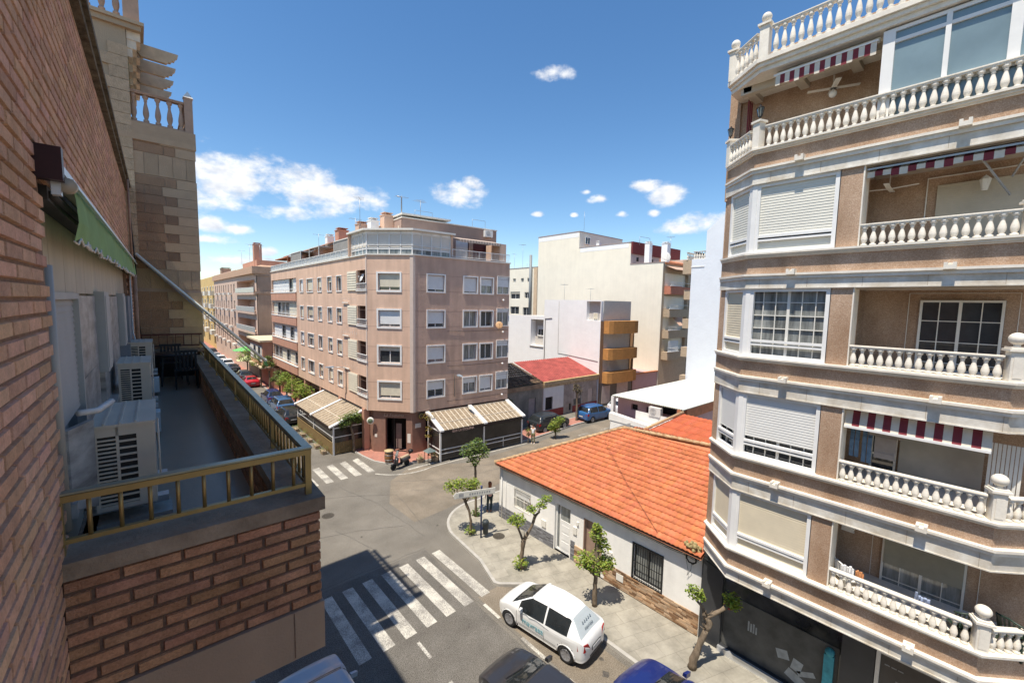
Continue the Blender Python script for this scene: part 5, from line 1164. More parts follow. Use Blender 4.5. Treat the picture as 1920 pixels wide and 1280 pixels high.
b = MB(HT); b.quad((a + .05, -.17, .2), (a + .26, -.17, .2), (a + .26, -.17, 2.4), (a + .05, -.17, 2.4)); b.quad((a + .3, -.16, 1.76), (c - .07, -.16, 1.76), (c - .07, -.16, 2.48), (a + .3, -.16, 2.48)); b.build('door_glass', glassc, o)
a, c = holes[2][:2]; b = MB(HT); b.box(a, c, -.22, -.18, .13, 2.5); b.box(a, a + .05, -.18, .01, .13, 2.5); b.build('brown_roller_door', mat('brown_door', (.32, .22, .17), .7, .1, 3), wh)
for u, z, w, h in ((Y_(12.4), 1.5, .22, .35), (Y_(10.45), 1.15, .3, .42), (Y_(14.5), 1.0, .3, .35), (Y_(12.2), 2.0, .12, .16), (Y_(9.9), .5, .35, .3)): b = MB(HT); b.box(u, u + w, .0, .06, z, z + h); b.build('meter_box', offwhite, wh)
b = MB(HT); b.tube([(.25, .06, 3.2), (.3, .06, .1)], .035, 7); b.tube([(.6, .04, 3.1), (.62, .04, .1)], .012, 4); b.build('downpipe', white, wh)
b = MB(HT); pts = [(i * .55, .07 + .02 * math.sin(i * 2), 3.12 - .05 * abs(math.sin(i * 1.1))) for i in range(22)]; b.tube(pts, .016, 5); b.tube([(p[0], p[1] + .02, p[2] - .05) for p in pts], .01, 4)
for q in range(5): a0 = rnd(0, 6); b.tube([(11.3 + .22 * math.cos(a0 + t * .8) * rnd(.7, 1.1), .12, 3.05 + .2 * math.sin(a0 + t * .8) * rnd(.7, 1.1)) for t in range(9)], .014, 5)
b.tube([(11.1, .08, 2.9), (11.2, .1, 2.5), (11.15, .08, 2.3), (11.3, .1, 2.6), (11.3, .08, 2.9)], .008, 4); b.build('cable_tangle', black, wh)
# roof: real tile courses on the street slope
def tile_roof(parent, e0, e1, r0_, r1_, name, m, per=.185, course=.32, wave=.04, step=.055, tv_=(.90, 1.08)):
    "eave e0->e1, ridge r0->r1 (3d); tiles run from ridge to eave"
    e0, e1, r0_, r1_ = map(Vector, (e0, e1, r0_, r1_)); nrm = (e1 - e0).cross(r0_ - e0).normalized(); nrm = nrm if nrm.z > 0 else -nrm
    ax = (e1 - e0).normalized(); sl = (r0_ - e0) - ax * (r0_ - e0).dot(ax); SL = sl.length; sl.normalize(); Lx = (e1 - e0).length
    l0, l1 = (r0_ - e0).dot(ax), (r1_ - e0).dot(ax); b = MB(); b.smooth = True; ncs = int(SL / course) + 1; npx = int(Lx / per) + 1
    for c in range(ncs):
        s0, s1 = c * course, min((c + 1) * course + .03, SL)
        x_lo = l0 * ((s0 + s1) / 2 / SL); x_hi = Lx + (l1 - Lx) * ((s0 + s1) / 2 / SL)
        for i in range(npx + 1):
            xa = i * per
            if xa + per < x_lo or xa > x_hi: continue
            t = rnd(*tv_); t = (t, t * rnd(.94, 1.05), t * rnd(.9, 1.08)); row = []; K = 6; jz = rnd(-.004, .004)
            if False: t = (t[0] * .7, t[1] * .9, t[2] * 1.2)
            for s, lift in ((s0, step), (s1, .0)):
                for k in range(K + 1):
                    x = min(max(xa + per * k / K, x_lo), x_hi); row.append(e0 + ax * x + sl * s + nrm * (lift + jz + wave * (.5 + .5 * math.cos(math.tau * k / K))))
            b.add(row + [p - nrm * .03 for p in row[:K + 1]], [(k, k + 1, K + 2 + k, K + 1 + k) for k in range(K)] + [(2 * K + 2 + k, 2 * K + 3 + k, k + 1, k) for k in range(K)], t)
    return b.build(name, m, parent)
E0, E1, R0, R1 = (14.82, 17.98, 3.36), (14.86, 6.2, 3.36), (20.3, 13.2, 5.5), (21.6, 6.2, 5.5)
tile_roof(wh, E0, E1, R0, R1, 'tiled_roof', rooft)
HB, RB2 = (27.2, 17.2, 3.1), (27.2, 6.2, 3.4)
b = MB(); dn = Vector((0, 0, -.07)); q = [Vector(E0) + dn, Vector(E1) + dn, Vector(R1) + dn, Vector(R0) + dn]; b.quad(*q); b.add([Vector(E0) + dn, Vector(R0) + dn, Vector(HB)], [(0, 1, 2)]); b.quad(Vector(R0) + dn, Vector(R1) + dn, Vector(RB2), Vector(HB)); b.build('roof_deck', fire, wh)
tile_roof(wh, HB, E0, R0, R0, 'tiled_roof', rooft); tile_roof(wh, RB2, HB, R1, R0, 'tiled_roof', rooft)
b = MB(); ridge_m = mat('lichen_ridge', (.50, .27, .13), .9, .3, 5, .8, 14, col2=(.60, .45, .26))
for p, q in ((E0, R0), (R0, R1)):
    p, q = Vector(p) + Vector((0, 0, .05)), Vector(q) + Vector((0, 0, .05)); n = int((q - p).length / .36)
    for i in range(n): a, c = p.lerp(q, i / n), p.lerp(q, (i + 1.12) / n); b.tube([a + Vector((0, 0, .012)), c], [.105 + rnd(0, .01), .085], 8)
b.build('ridge_tiles', ridge_m, wh)
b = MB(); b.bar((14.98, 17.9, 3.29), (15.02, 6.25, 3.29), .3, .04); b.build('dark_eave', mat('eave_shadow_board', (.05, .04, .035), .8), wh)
b = MB()
for i in range(26): b.sphere((15.0 + rnd(-.1, .25), 6.35 + rnd(-.1, .55), 3.45 + rnd(0, .2)), rnd(.04, .1), 6, 4)
b.build('dry_moss', mat('dry_moss', (.34, .27, .13), .95, .4, 12, 1, 30), wh)
b = MB(); b.tube([(15.0, 8.0, 3.5), (16.6, 10.5, 4.25), (18.5, 13.2, 5.2)], .008, 4); b.tube([(18.5, 11, 5.1), (18.3, 13, 5.2), (19.5, 13.5, 6.0)], .006, 4); b.build('roof_wires', black, wh)

# outbuilding with the second orange roof, canopy workshop with pink walls
ob_ = thing('rear_outbuilding', 'low outbuilding with a redder corrugated tile roof behind the white corner house', 'outbuilding', (25, 12, 0))
tile_roof(ob_, (23.6, 14.3, 4.15), (23.4, 6.3, 4.15), (29.0, 13.9, 4.75), (29.0, 6.3, 4.75), 'tiled_roof', mat('red_roof_tile', (.46, .115, .05), .85, .1, 3, tint=True), .3, 1.2, .05, .03, (.9, 1.08))
b = MB(); b.box(23.7, 29.0, 6.3, 13.85, 0, 4.1); b.build('wall', hwall, ob_)
b = MB(); b.tube([(23.4, 14.4, 4.3), (29, 14.0, 4.9)], .1, 7); b.build('edge_tiles', ridge_m, ob_)
pinkm = mat('mauve_wall', (.55, .36, .35), .9, .05, 1.5, .2, 10)
cw = thing('canopy_workshop', 'pink walled yard building under a large pale corrugated canopy roof', 'workshop', (34, 17, 0))
b = MB(); b.smooth = True; n = 70
for i in range(n):
    y0, y1 = 14.2 + 6.2 * i / n, 14.2 + 6.2 * (i + 1) / n; w0, w1 = .05 * (i % 2), .05 * ((i + 1) % 2)
    b.quad((29.35, y0, 4.95 + w0), (42, y0 - .4, 5.05 + w0), (42, y1 - .4, 5.05 + w1), (29.35, y1, 4.95 + w1))
    b.quad((29.35, y0, 4.90 + w0), (42, y0 - .4, 5.0 + w0), (42, y1 - .4, 5.0 + w1), (29.35, y1, 4.90 + w1))
b.build('corrugated_roof', fibro, cw)
CT, CL_ = frame((30.2, 20.3), (30.2, 14.4)); b = MB(CT); wall(b, 0, CL_, 0, 4.88, [(1.3, 1.9, 3.9, 4.4), (2.7, 3.5, 3.9, 4.4), (3.9, 5.2, 4.1, 4.7)], .3); b.box(.02, CL_ - .02, -10, -.3, 0, 4.5); b.build('wall', pinkm, cw)
b = MB(CT); b.box(1.2, 5.3, -.29, -.25, 3.8, 4.8); b.build('vent_darkness', dark, cw)
b = MB(); b.box(29.3, 29.6, 14.3, 14.6, 3.2, 4.9); b.box(30.1, 41, 14.25, 14.42, 4.1, 4.85); b.build('brick_gable', fire, cw)
b = MB(); b.box(29.25, 29.6, 20.1, 20.35, 0, 4.9); b.box(29.4, 29.55, 14.3, 14.42, 2.8, 4.9); b.build('canopy_post', white, cw)
b = MB(); b.box(28.6, 29.0, 14.3, 19.9, 0, 3.1); b.hexa([(28.55, 14.2, 3.1), (29.05, 14.2, 3.1), (29.05, 20, 3.1), (28.55, 20, 3.1), (28.55, 14.2, 3.2), (29.05, 14.2, 3.2), (29.05, 20, 3.7), (28.55, 20, 3.7)]); b.build('yard_wall', hwall, cw)
b = MB(); b.box(27.4, 28.6, 14.35, 14.6, 0, 4.3); b.build('yard_wall', hwall, cw)
wall_ac(frame((29.6, 17.5), (29.6, 15))[0], .7, .1, 4.05, 'round fanned air conditioner outside the pink wall under the pale canopy', 1.15)
b = MB(); b.box(29.2, 29.7, 19.8, 20.1, 2.2, 2.9); b.build('electric_box', offwhite, cw)

# ================================================================ low old houses along the side street
ST0, ST1 = Vector((25.5, 31.32)), Vector((41.8, 31.2)); OT, OL = frame(ST0, ST1)
oh = thing('old_grey_house', 'weathered grey single storey house with a mossy dark tile roof beside the pink corner building', 'house', (28, 29, 0))
oldw = mat('weathered_grey_wall', (.27, .245, .205), .95, .3, .9, .7, 8, .1, streak=.1); oldw2 = mat('pale_old_wall', (.46, .39, .34), .95, .2, 1.4, .5, 8, .1, streak=.08, grime=.2)
XS = 6.8
b = MB(OT); wall(b, .02, XS, 0, 3.95, [(4.8, 5.8, .1, 2.5)], .15); b.box(.02, XS, -5, -.16, 0, 3.9); b.build('wall', oldw, oh)
b = MB(OT); b.box(4.8, 5.8, -.15, -.1, .1, 2.5); b.build('door', mat('pale_old_door', (.40, .33, .30), .8, .1, 3), oh)
b = MB(OT); b.box(0.02, XS, -.0, .14, 3.5, 3.94); b.build('cornice', mat('ochre_parapet', (.33, .22, .14), .95, .3, 2, .5, 10), oh)
tile_roof(oh, OT @ Vector((.03, .1, 4.05)), OT @ Vector((XS, .1, 4.05)), OT @ Vector((.03, -4.8, 5.6)), OT @ Vector((XS - .3, -4.8, 5.6)), 'tiled_roof', mat('mossy_tile', (.13, .085, .055), .95, .4, 4, 1, 15, tint=True), .25, .5, .05, .05, (.5, 1.5))
rh = thing('red_roofed_old_house', 'long patched low house with a bright red sheet roof, beside the orange balconied building', 'house', (33, 29, 0))
b = MB(OT); hs_ = [(7.3, 8.4, .9, 2.3), (11.2, 11.6, .3, 1.1), (12.0, 13.4, .8, 2.5), (14.6, 15.5, .1, 2.4)]
wall(b, XS, OL - .02, 0, 3.95, hs_, .15); b.box(XS, OL - .02, -5, -.16, 0, 3.9); b.build('wall', oldw2, rh)
b = MB(OT); b.box(6.95, 7.28, .004, .02, .9, 3.4); b.box(8.42, 10.2, .004, .02, .9, 3.4); b.box(7.28, 8.42, .004, .02, 2.32, 3.4); b.build('white_patch', white, rh)
b = MB(OT); b.box(XS, 10.2, .005, .05, 0, .85); b.box(11.8, OL - .02, .005, .05, 0, .75); b.build('red_base', mat('red_base_paint', (.26, .05, .045), .85, .3, 2), rh)
b = MB(OT)
for h in hs_: b.quad((h[0], -.14, h[2]), (h[1], -.14, h[2]), (h[1], -.14, h[3]), (h[0], -.14, h[3]))
b.build('openings', dark, rh)
b = MB(OT); b.box(14.6, 15.5, -.13, -.08, .1, 2.4); b.box(12.05, 13.35, -.13, -.1, 1.5, 2.5); b.build('door_and_blind', mat('pale_pink_door', (.60, .50, .44), .8), rh)
b = MB(OT)
for i in range(7): b.bar((12.1 + i * .21, .02, .8), (12.1 + i * .21, .02, 2.5), .02)
b.build('grille', offwhite, rh)
b = MB(OT); b.box(XS, OL, 0, .16, 3.45, 3.7); b.box(XS, OL, 0, .28, 3.7, 3.98); b.build('cornice', mat('pale_ochre_cornice', (.50, .37, .22), .95, .3, 3, .4, 10), rh)
b = MB(OT); redm = mat('red_sheet_roof', (.36, .075, .06), .7, .25, 1.4, .2, 10, grime=.25, gs=1.2)
n = 56
for i in range(n):
    u0, u1 = XS + .02 + 9.45 * i / n, XS + .02 + 9.45 * (i + 1) / n; w0, w1 = .045 * (i % 2), .045 * ((i + 1) % 2)
    b.quad((u0, .1, 4.08 + w0), (u1, .1, 4.08 + w1), (u1, -4.8, 5.66 + w1), (u0, -4.8, 5.66 + w0))
b.build('sheet_roof', redm, rh)
b = MB(OT); b.bar((XS, .12, 4.05), (OL, .2, 4.05), .35, .1); b.build('eave_tiles', mat('lichened_eave', (.60, .42, .20), .9, .25, 4, .6, 16), rh)
b = MB(OT); b.tube([(5.2, -4.9, 5.4), (5.2, -4.9, 6.8)], .12, 8); b.build('chimney_pipe', metal, rh)
# orange balconied building and its blind white side
ow = thing('orange_balcony_building', 'white walled building with three orange rounded balcony fronts facing the side street', 'building', (41.8, 31, 0))
WT, WL = frame((41.8, 48.0), (41.8, 31.0))
b = MB(WT); wall(b, 0, 7.5, 0, 10.75, [(4.9, 7.4, 6.6, 10.3)], 1.0); wall(b, 7.5, WL, 0, 13.05, [(14.8, 16.9, 10.55, 12.9)], .6); b.quad((7.5, 0, 10.75), (7.5, -6, 10.75), (7.5, -6, 13.05), (7.5, 0, 13.05)); b.build('side_wall', whitewall, ow)
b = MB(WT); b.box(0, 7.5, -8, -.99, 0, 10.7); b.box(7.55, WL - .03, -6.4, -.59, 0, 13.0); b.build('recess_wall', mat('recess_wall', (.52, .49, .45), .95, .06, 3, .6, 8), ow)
window(ow, WT, 5.5, 6.6, 8.0, 9.3, w=-.9, shut=.3, sur=.08, depth=.05, sm=shutterw); window(ow, WT, 15.5, 16.2, 10.6, 11.5, w=-.5, shut=.9, sur=0, depth=.05)
b = MB(WT); b.box(4.8, 7.5, -.05, .1, 6.46, 6.58); b.build('ledge', mat('ledge_shade', (.4, .37, .34), .9), ow)
QT, QL = frame((41.8, 31.0), (48.4, 30.5)); og = mat('orange_render', (.50, .245, .085), .9, .12, 2.5, .6, 10, .1)
b = MB(QT); b.box(.02, QL, -5.6, -1.0, 0, 10.5); b.box(.0, .6, -1, .02, 0, 10.5); b.box(QL - .02, QL, -1, .02, 0, 10.5); b.build('front_wall', mat('brown_front', (.30, .18, .10), .9, .1, 2), ow)
for z0, z1 in ((2.9, 4.25), (5.8, 7.15), (9.0, 10.55)):
    b = MB(QT); poly = [(.6, .0), (.7, .75), (1.3, .95), (3.2, 1.05), (5.4, 1.0), (6.3, .8), (6.4, 0)]; b.prism(poly, z0, z1); b.build('orange_balcony', og, ow)
for z0, z1 in ((4.25, 5.8), (7.15, 9.0)): window(ow, QT, 1.8, 4.3, z0 + .02, z1 - .1, w=-.98, shut=0, sur=.03, leaves=4, depth=.01, gm=shutterw, fm=offwhite)
b = MB(QT); b.box(.1, 6.4, .0, .06, .0, 2.9); b.build('grey_base', mat('grey_tiles', (.16, .14, .12), .7, .1, 4), ow)
b = MB(QT); b.box(3.4, 5.6, .06, .1, .1, 2.7); b.box(.6, 2.1, .06, .1, .3, 2.5); b.build('garage_doors', mat('pinkish_door', (.52, .42, .38), .7, .1, 3), ow)
b = MB(); b.T = frame((48.5, 30.5), (54.0, 30.1))[0]; b.box(0, 5.4, -6, 0, 0, 3.4); b.build('low_wall', pinkm, ow)
b = MB(); b.T = frame((48.5, 30.5), (54.0, 30.1))[0]; b.box(-.1, 5.5, -.3, .15, 3.4, 3.55); b.build('low_wall_tiles', fire, ow)
b = MB(WT); b.tube([(7.7, .05, 2), (7.75, .05, 10.5), (9, .05, 10.6)], .05, 5); b.tube([(10.2, .04, 12.9), (10.25, .04, 6.0), (12.4, .04, 5.9), (16.8, .04, 5.6)], .025, 5); b.build('wall_cable', mat('dirty_grey_cable', (.30, .29, .27), .8), ow)
aerial(ow, 43, 38, 13, 15.2, 5, 1.2, .6); aerial(ow, 43.5, 34, 13, 14.6, 4)
# big cream blank building
cr_ = thing('blank_cream_building', 'tall building with a huge blank cream side wall and balconies on its street front', 'building', (54, 30, 0))
KT, KL = frame((54.0, 54.2), (54.0, 30.0))
b = MB(KT); b.box(0, 9.35, -12, 0, 0, 24.2); b.box(9.35, KL - 5.2, -12, -.004, 0, 21.6); b.box(KL - 5.2, KL, -9, .004, 0, 18.45); b.build('blank_wall', cream, cr_)
b = MB(KT); b.box(-.05, 9.4, -12, .06, 24.2, 24.32); b.box(9.4, KL - 5.2, -12, .05, 21.6, 21.7); b.box(KL - 5.2, KL + .05, -9, .06, 18.45, 18.55); b.build('parapet_edge', mat('edge_flashing', (.36, .28, .25), .8), cr_)
b = MB(KT); b.box(.15, 9.2, -.03, .012, 23.4, 24.18); b.box(9.6, 18.6, -.03, .008, 20.9, 21.58); b.build('whitened_edges', whitewall, cr_)
SF, SFL = frame((54.1, 44.84), (58, 44.6)); window(cr_, SF, 1.2, 2.4, 22.4, 23.5, w=.02, shut=0, sur=.05, depth=.0)
RT_, RL_ = frame((54.02, 35.2), (67, 34.6)); b = MB(RT_); b.box(0, 12.8, -9, .03, 18.4, 20.2); b.build('rear_penthouse', mat('grey_pink_render', (.50, .42, .40), .9), cr_)
b = MB(RT_); b.box(.02, 13, -9, .3, 20.0, 21.72); b.build('oxblood_cladding', mat('oxblood', (.16, .03, .03), .8, .1, 3), cr_)
b = MB(RT_); b.box(1.4, 1.9, .02, .06, 19.0, 19.6); b.box(5.2, 5.7, .02, .06, 19.0, 19.6); b.build('small_openings', dark, cr_)
FT, FL_ = frame((54.05, 30.0), (60.9, 29.5)); bei = mat('beige_brick', (.46, .36, .25), .9, .1, 4, .3, 20); pk = mat('pinkish_band', (.50, .20, .13), .9, .1, 3)
b = MB(FT); wall(b, 0, FL_, 0, 18.3, [(.5, 6.4, z, z + 1.75) for z in (6.2, 9.2, 12.15, 15.3)], 1.2); b.box(0, FL_, -8, -1.19, 0, 18.3); b.build('street_front', bei, cr_)
for i, z in enumerate((6.2, 9.2, 12.15, 15.3)):
    b = MB(FT); b.prism([(.5, 0), (.6, .9), (3.2, 1.0), (3.4, .3), (6.6, .3), (6.6, 0)], z - 1.15, z - .05); b.build('balcony', pk if i == 3 else bei, cr_)
    b = MB(FT); b.bar((.55, .9, z + .5), (3.25, 1.0, z + .5), .05); b.box(.5, 3.3, .85, 1.05, z - .05, z + .02)
    for k in range(22): b.bar((.6 + k * .125, .92, z), (.6 + k * .125, .92, z + .5), .014)
    b.bar((3.3, .35, z + .5), (6.6, .35, z + .5), .05); b.build('balcony_rail', white, cr_)
    window(cr_, FT, .9, 2.0, z - .0, z + 1.6, w=-1.15, shut=.0, sur=.05, depth=.02); window(cr_, FT, 3.6, 5.0, z + .1, z + 1.5, w=-1.15, shut=.8 if i % 2 else .0, sur=.05, depth=.02, sm=shutterw)
b = MB(FT); louvres(b, .7, 3.1, 6.25, 7.7, .9, .09); b.build('white_blinds', shutterw, cr_)
b = MB(FT); b.hexa([(2.4, .2, 11.0), (4.8, .2, 11.0), (4.8, 1.4, 9.8), (2.4, 1.4, 9.8), (2.4, .2, 11.03), (4.8, .2, 11.03), (4.8, 1.4, 9.83), (2.4, 1.4, 9.83)]); b.hexa([(.5, .1, 18.0), (6, .1, 18.0), (6, 1.7, 17.4), (.5, 1.7, 17.4), (.5, .1, 18.03), (6, .1, 18.03), (6, 1.7, 17.43), (.5, 1.7, 17.43)]); b.build('canvas_awning', mat('rust_canvas', (.55, .36, .26), .9, .15, 4), cr_)
b = MB(FT); b.box(.3, 8, -4, .2, 18.31, 18.5); b.hexa([(3.5, -3, 18.4), (9, -3, 18.4), (9, -.2, 18.4), (3.5, -.2, 18.4), (3.5, -3, 19.4), (9, -3, 19.3), (9, -.2, 18.6), (3.5, -.2, 18.6)]); b.build('attic_roof', fire, cr_)
for x, y, s_ in ((55.4, 33.2, .38), (57.4, 31.6, .45)): chimney(cr_, x, y, 18.3, 21.4, s_, whitewall)
dish(cr_, (55.9, 30.8, 19.4), (-.5, -.8, .35), .7, offwhite); chimney(cr_, 54.7, 41.5, 21.6, 22.2, .3, white)
aerial(cr_, 54.5, 44.4, 24.2, 27.4, 0); aerial(cr_, 58.5, 31.5, 20, 22.6, 6, 1.3, .4)
b = MB(); b.tube([(54.6, 34.2, 21.2), (54.6, 34.2, 22.4), (57.0, 34.0, 22.4), (57.0, 34.0, 21.2)], .03, 5); b.build('roof_hoop', metal, cr_)
# building further down the side street, seen in the gap
gp = thing('distant_balconied_building', 'far pale building with stacked balconies, in the gap left of the tall white wall', 'building', (62, 28, 0))
GTf, GLf_ = frame((61.5, 28.6), (73, 27.8)); b = MB(GTf); b.box(0, 11, -10, -.9, 0, 19.5); b.build('wall', mat('pale_grey_render', (.56, .50, .42), .9, .1, 2), gp)
for i in range(6):
    z = 3.6 + i * 2.95; b = MB(GTf); b.prism([(.3, -.9), (.4, .1), (1.2, .5), (5, .5), (5, -.9)], z - .4, z + .05); b.build('balcony_slab', offwhite if i < 5 else fire, gp)
    b = MB(GTf)
    for k in range(24): b.bar((.5 + k * .19, .4, z + .05), (.5 + k * .19, .4, z + .75), .05)
    b.box(.4, 5, .3, .5, z + .75, z + .84); b.build('balcony_rail', white, gp)
    b = MB(GTf); b.box(.6, 3.2, -.89, -.84, z + .1, z + 2.2); b.build('opening', dark, gp)
# tall white wall right of the gap
ww = thing('tall_white_wall_building', 'tall building showing only a blank bluish white end wall, behind the brown balustrade building', 'building', (42, 18, 0))
b = MB(); b.box(42, 56, 6.3, 20.25, 0, 17.2); b.add([(42.0, 18.9, 17.2), (42.0, 14, 17.2), (42, 14, 21.5), (42, 17.0, 21.5), (42, 18.9, 19.9), (56, 18.9, 17.2), (56, 14, 17.2), (56, 14, 21.5), (56, 17.0, 21.5), (56, 18.9, 19.9)], [(0, 1, 2, 3, 4), (5, 6, 7, 8, 9), (0, 4, 9, 5), (4, 3, 8, 9), (3, 2, 7, 8)]); b.box(42, 56, 6.3, 14, 17.2, 21.5); b.build('blank_wall', mat('bluish_white', (.74, .78, .82), .9, .03, .8, .8, 4, .15), ww)
b = MB(); b.box(41.95, 42.1, 18.95, 20.3, 16.4, 16.5); b.build('ledge', white, ww)
balustrade(ww, (42.2, 20.2), (42.2, 18.95), 17.2, .8, .26, baluw, r=.08); balustrade(ww, (50, 20.9), (42.25, 20.9), 17.2, .8, .3, baluw, r=.08)
b = MB(); b.box(42.3, 56, 20.2, 21.3, 15.8, 17.18)
for i in range(5): b.box(43, 55, 20.25, 21.4, 1.2 + i * 3, 2.2 + i * 3)
b.build('street_balconies', bei, ww)
# cream building between the pink block and the blank one
cm = thing('distant_cream_building', 'small windowed cream building with a tall grey flue pipe, behind the white walled building', 'building', (56, 57, 0))
MT, ML = frame((56, 65), (56, 56.3)); hm = [(1.9, 2.7, 16.6, 17.4), (4.2, 5.0, 16.6, 17.4), (6.0, 6.7, 16.6, 17.4), (1.2, 4.0, 13.4, 14.8), (5.3, 6.6, 13.5, 14.7), (1.2, 3.8, 10.4, 11.9), (4.9, 6.8, 10.2, 11.8)]
b = MB(MT); wall(b, 0, ML, 0, 19.3, hm, .25); b.box(0, ML, -8, -.26, 0, 19.2); b.build('wall', cream, cm)
for h in hm: window(cm, MT, *h, shut=rnd(0, .3), sur=.0, depth=.22)
b = MB(MT); b.box(-.1, ML, -8, .06, 19.3, 19.4); b.build('roof_edge', mat('edge_flashing', (.36, .28, .25)), cm)
b = MB(MT); b.tube([(7.15, .3, 8), (7.15, .3, 21.6)], .26, 10); b.build('flue_pipe', mat('flue_grey', (.25, .27, .28), .5, .1, 3), cm)
b = MB(MT); b.box(7.8, ML + .02, -.02, .05, 8, 19.25); b.build('tan_strip', mat('tan_strip', (.62, .47, .32), .9), cm)
aerial(cm, 57, 61.5, 19.3, 24.0, 6, 1.6, .5); aerial(cm, 57.5, 64.5, 19.3, 22.5, 4); aerial(cm, 56.8, 60, 19.3, 20.6, 0)
# ================================================================ far left street
fb = thing('peach_apartment_building', 'peach coloured apartment building with curved corner balconies, far down the left street', 'building', (13.6, 75, 0))
peach = mat('peach_render', (.64, .47, .37), .9, .06, 1.2, .2, 8, streak=.08); tan = mat('tan_side_wall', (.42, .30, .225), .92, .08, .8, .6, 6, streak=.12)
XT, XL = frame((13.6, 121), (13.6, 91)); ZF = [3.9, 7.1, 10.3, 13.4]
hf = [(a, a + w, z, z + 1.7) for z in ZF for a, w in ((2, 1.1), (5, 1.1), (8, 1.1), (11, 1.0), (14, 1.1), (17, 1.0), (20, 1.1), (23.5, 1.1), (26.5, 1.4))]
b = MB(XT); wall(b, 0, XL, 0, 17.6, hf, .3); b.build('front_wall', peach, fb)
for h in hf: window(fb, XT, *h, shut=rnd(0, .8), sur=.0, leaves=1, depth=.25)
b = MB(XT)
for h in hf[::2]: b.box(h[0] - .3, h[1] + .3, 0, .5, h[2] - .3, h[2] + .1)
b.build('box_balcony', offwhite, fb)
YT, YL = frame((13.6, 91), (13.9, 75.5)); b = MB(YT)
wall(b, 0, YL, 0, 17.2, [(.3, YL - 1.2, z + .1, z + 2.0) for z in ZF], 2.2); b.build('balcony_front', peach, fb)
b = MB(YT); b.box(0, YL, -2.4, -2.2, 0, 17); b.build('balcony_back', mat('loggia_brown', (.2, .12, .09)), fb)
for i, z in enumerate(ZF):
    b = MB(YT); b.box(.1, YL - .4, 0, .35, z - .35, z - .05); b.build('balcony_slab', peach, fb)
    b = MB(YT); b.box(.2, YL - .8, .22, .28, z + .0, z + .75); b.build('balcony_glass', mat('screen_glass', (.42, .45, .45)), fb)
    b = MB(YT); b.bar((.2, .25, z + .8), (YL - .8, .25, z + .8), .06); b.bar((.2, .25, z + .02), (YL - .8, .25, z + .02), .06); b.build('balcony_rail', white, fb)
    window(fb, YT, 2, 5, z + .1, z + 1.9, w=-2.18, shut=.5 if i % 2 else 0, sur=.05, depth=.01, leaves=3)
ZT, ZL = frame((14.0, 75.5), (24, 74.5)); b = MB(ZT); b.box(0, 12, -40, 0, 0, 17.0); b.box(-.3, 12, -40, .12, 13.2, 13.6); b.box(-.3, 12, -40, .12, 16.0, 17.2); b.build('side_wall', tan, fb)
b = MB(); b.box(13.3, 24, 75.2, 121, 16.3, 17.4); b.hexa([(14, 77, 17.4), (14, 120, 17.4), (24, 120, 17.4), (24, 77, 17.4), (17, 80, 18.7), (17, 117, 18.7), (19, 117, 18.7), (19, 80, 18.7)]); b.build('attic_roof', mat('ochre_tiles', (.52, .34, .23), .9, .15, 3, .4, 14), fb)
b = MB(); b.box(14.5, 23, 78, 90, 17.3, 18.6); b.build('attic_wall', stucco_red, fb)
chimney(fb, 15.0, 80, 17, 21.2, .55, stucco_red); chimney(fb, 14.8, 112, 17, 18.8, .9, tan); aerial(fb, 15, 78, 17, 21, 5, 1.2, .4); aerial(fb, 16, 100, 19, 22, 5); aerial(fb, 16, 92, 19, 22.5, 5, 1.2, 1)
yb = thing('yellow_apartment_building', 'bright yellow apartment building, the farthest on the left street', 'building', (13.6, 123, 0))
NT, NL = frame((13.9, 165), (13.9, 121.5)); yel = mat('yellow_render', (.66, .47, .20), .9, .08, 1, streak=.08)
hy = [(a, a + 1.6, z, z + 1.8) for z in (4, 7.2, 10.3, 13.4) for a in (4, 10, 16, 22, 28, 34, 39)]
b = MB(NT); wall(b, 0, NL, 0, 17.6, hy, .4); b.box(0, NL, -10, -.41, 0, 17.5); b.build('wall', yel, yb)
for h in hy: window(yb, NT, *h, shut=rnd(0, .5), sur=.12, leaves=1, depth=.3)
b = MB(NT)
for z in (3.8, 7, 10.1, 13.2):
    for a in (3, 15, 27, 38): b.box(a, a + 3.6, 0, .9, z - .2, z + .9)
b.build('balconies', offwhite, yb)
sb = thing('small_brick_building', 'small two storey red brick building with a flat pale roof, beyond the pink building', 'building', (13.0, 66, 0))
b = MB(); b.box(12.4, 20, 64.7, 73, 3.0, 6.6); b.box(13.6, 20, 64.7, 73, 0, 3.0); b.build('wall', stucco_red, sb)
b = MB(); b.box(12.34, 12.39, 65.2, 72.8, 3.9, 5.9); b.build('pale_front', offwhite, sb)
b = MB(); b.box(12.0, 20.4, 64.4, 73.4, 6.6, 6.85); b.box(12.1, 20, 64.5, 73, 3.0, 3.2); b.build('roof_slab', mat('cream_slab', (.66, .55, .38), .9, .15, 2), sb)
b = MB(); b.box(12.3, 12.34, 66, 67.3, 4.1, 5.8); b.box(12.3, 12.34, 69, 70.3, 4.1, 5.8); b.build('window', glassm, sb)
# ================================================================ cars
def cr1(a, b, c, d, t): return tuple(.5 * ((2 * q) + (-p + r) * t + (2 * p - 5 * q + 4 * r - s) * t * t + (-p + 3 * q - 3 * r + s) * t ** 3) for p, q, r, s in zip(a, b, c, d))
def ups(L, n, lin=()):
    out = []
    for i in range(len(L) - 1):
        a, b, c, d = L[max(i - 1, 0)], L[i], L[i + 1], L[min(i + 2, len(L) - 1)]
        for k in range(n):
            t = k / n; out.append(tuple(q + (r - q) * t for q, r in zip(b, c)) if i in lin else cr1(a, b, c, d, t))
    out.append(tuple(L[-1])); return out
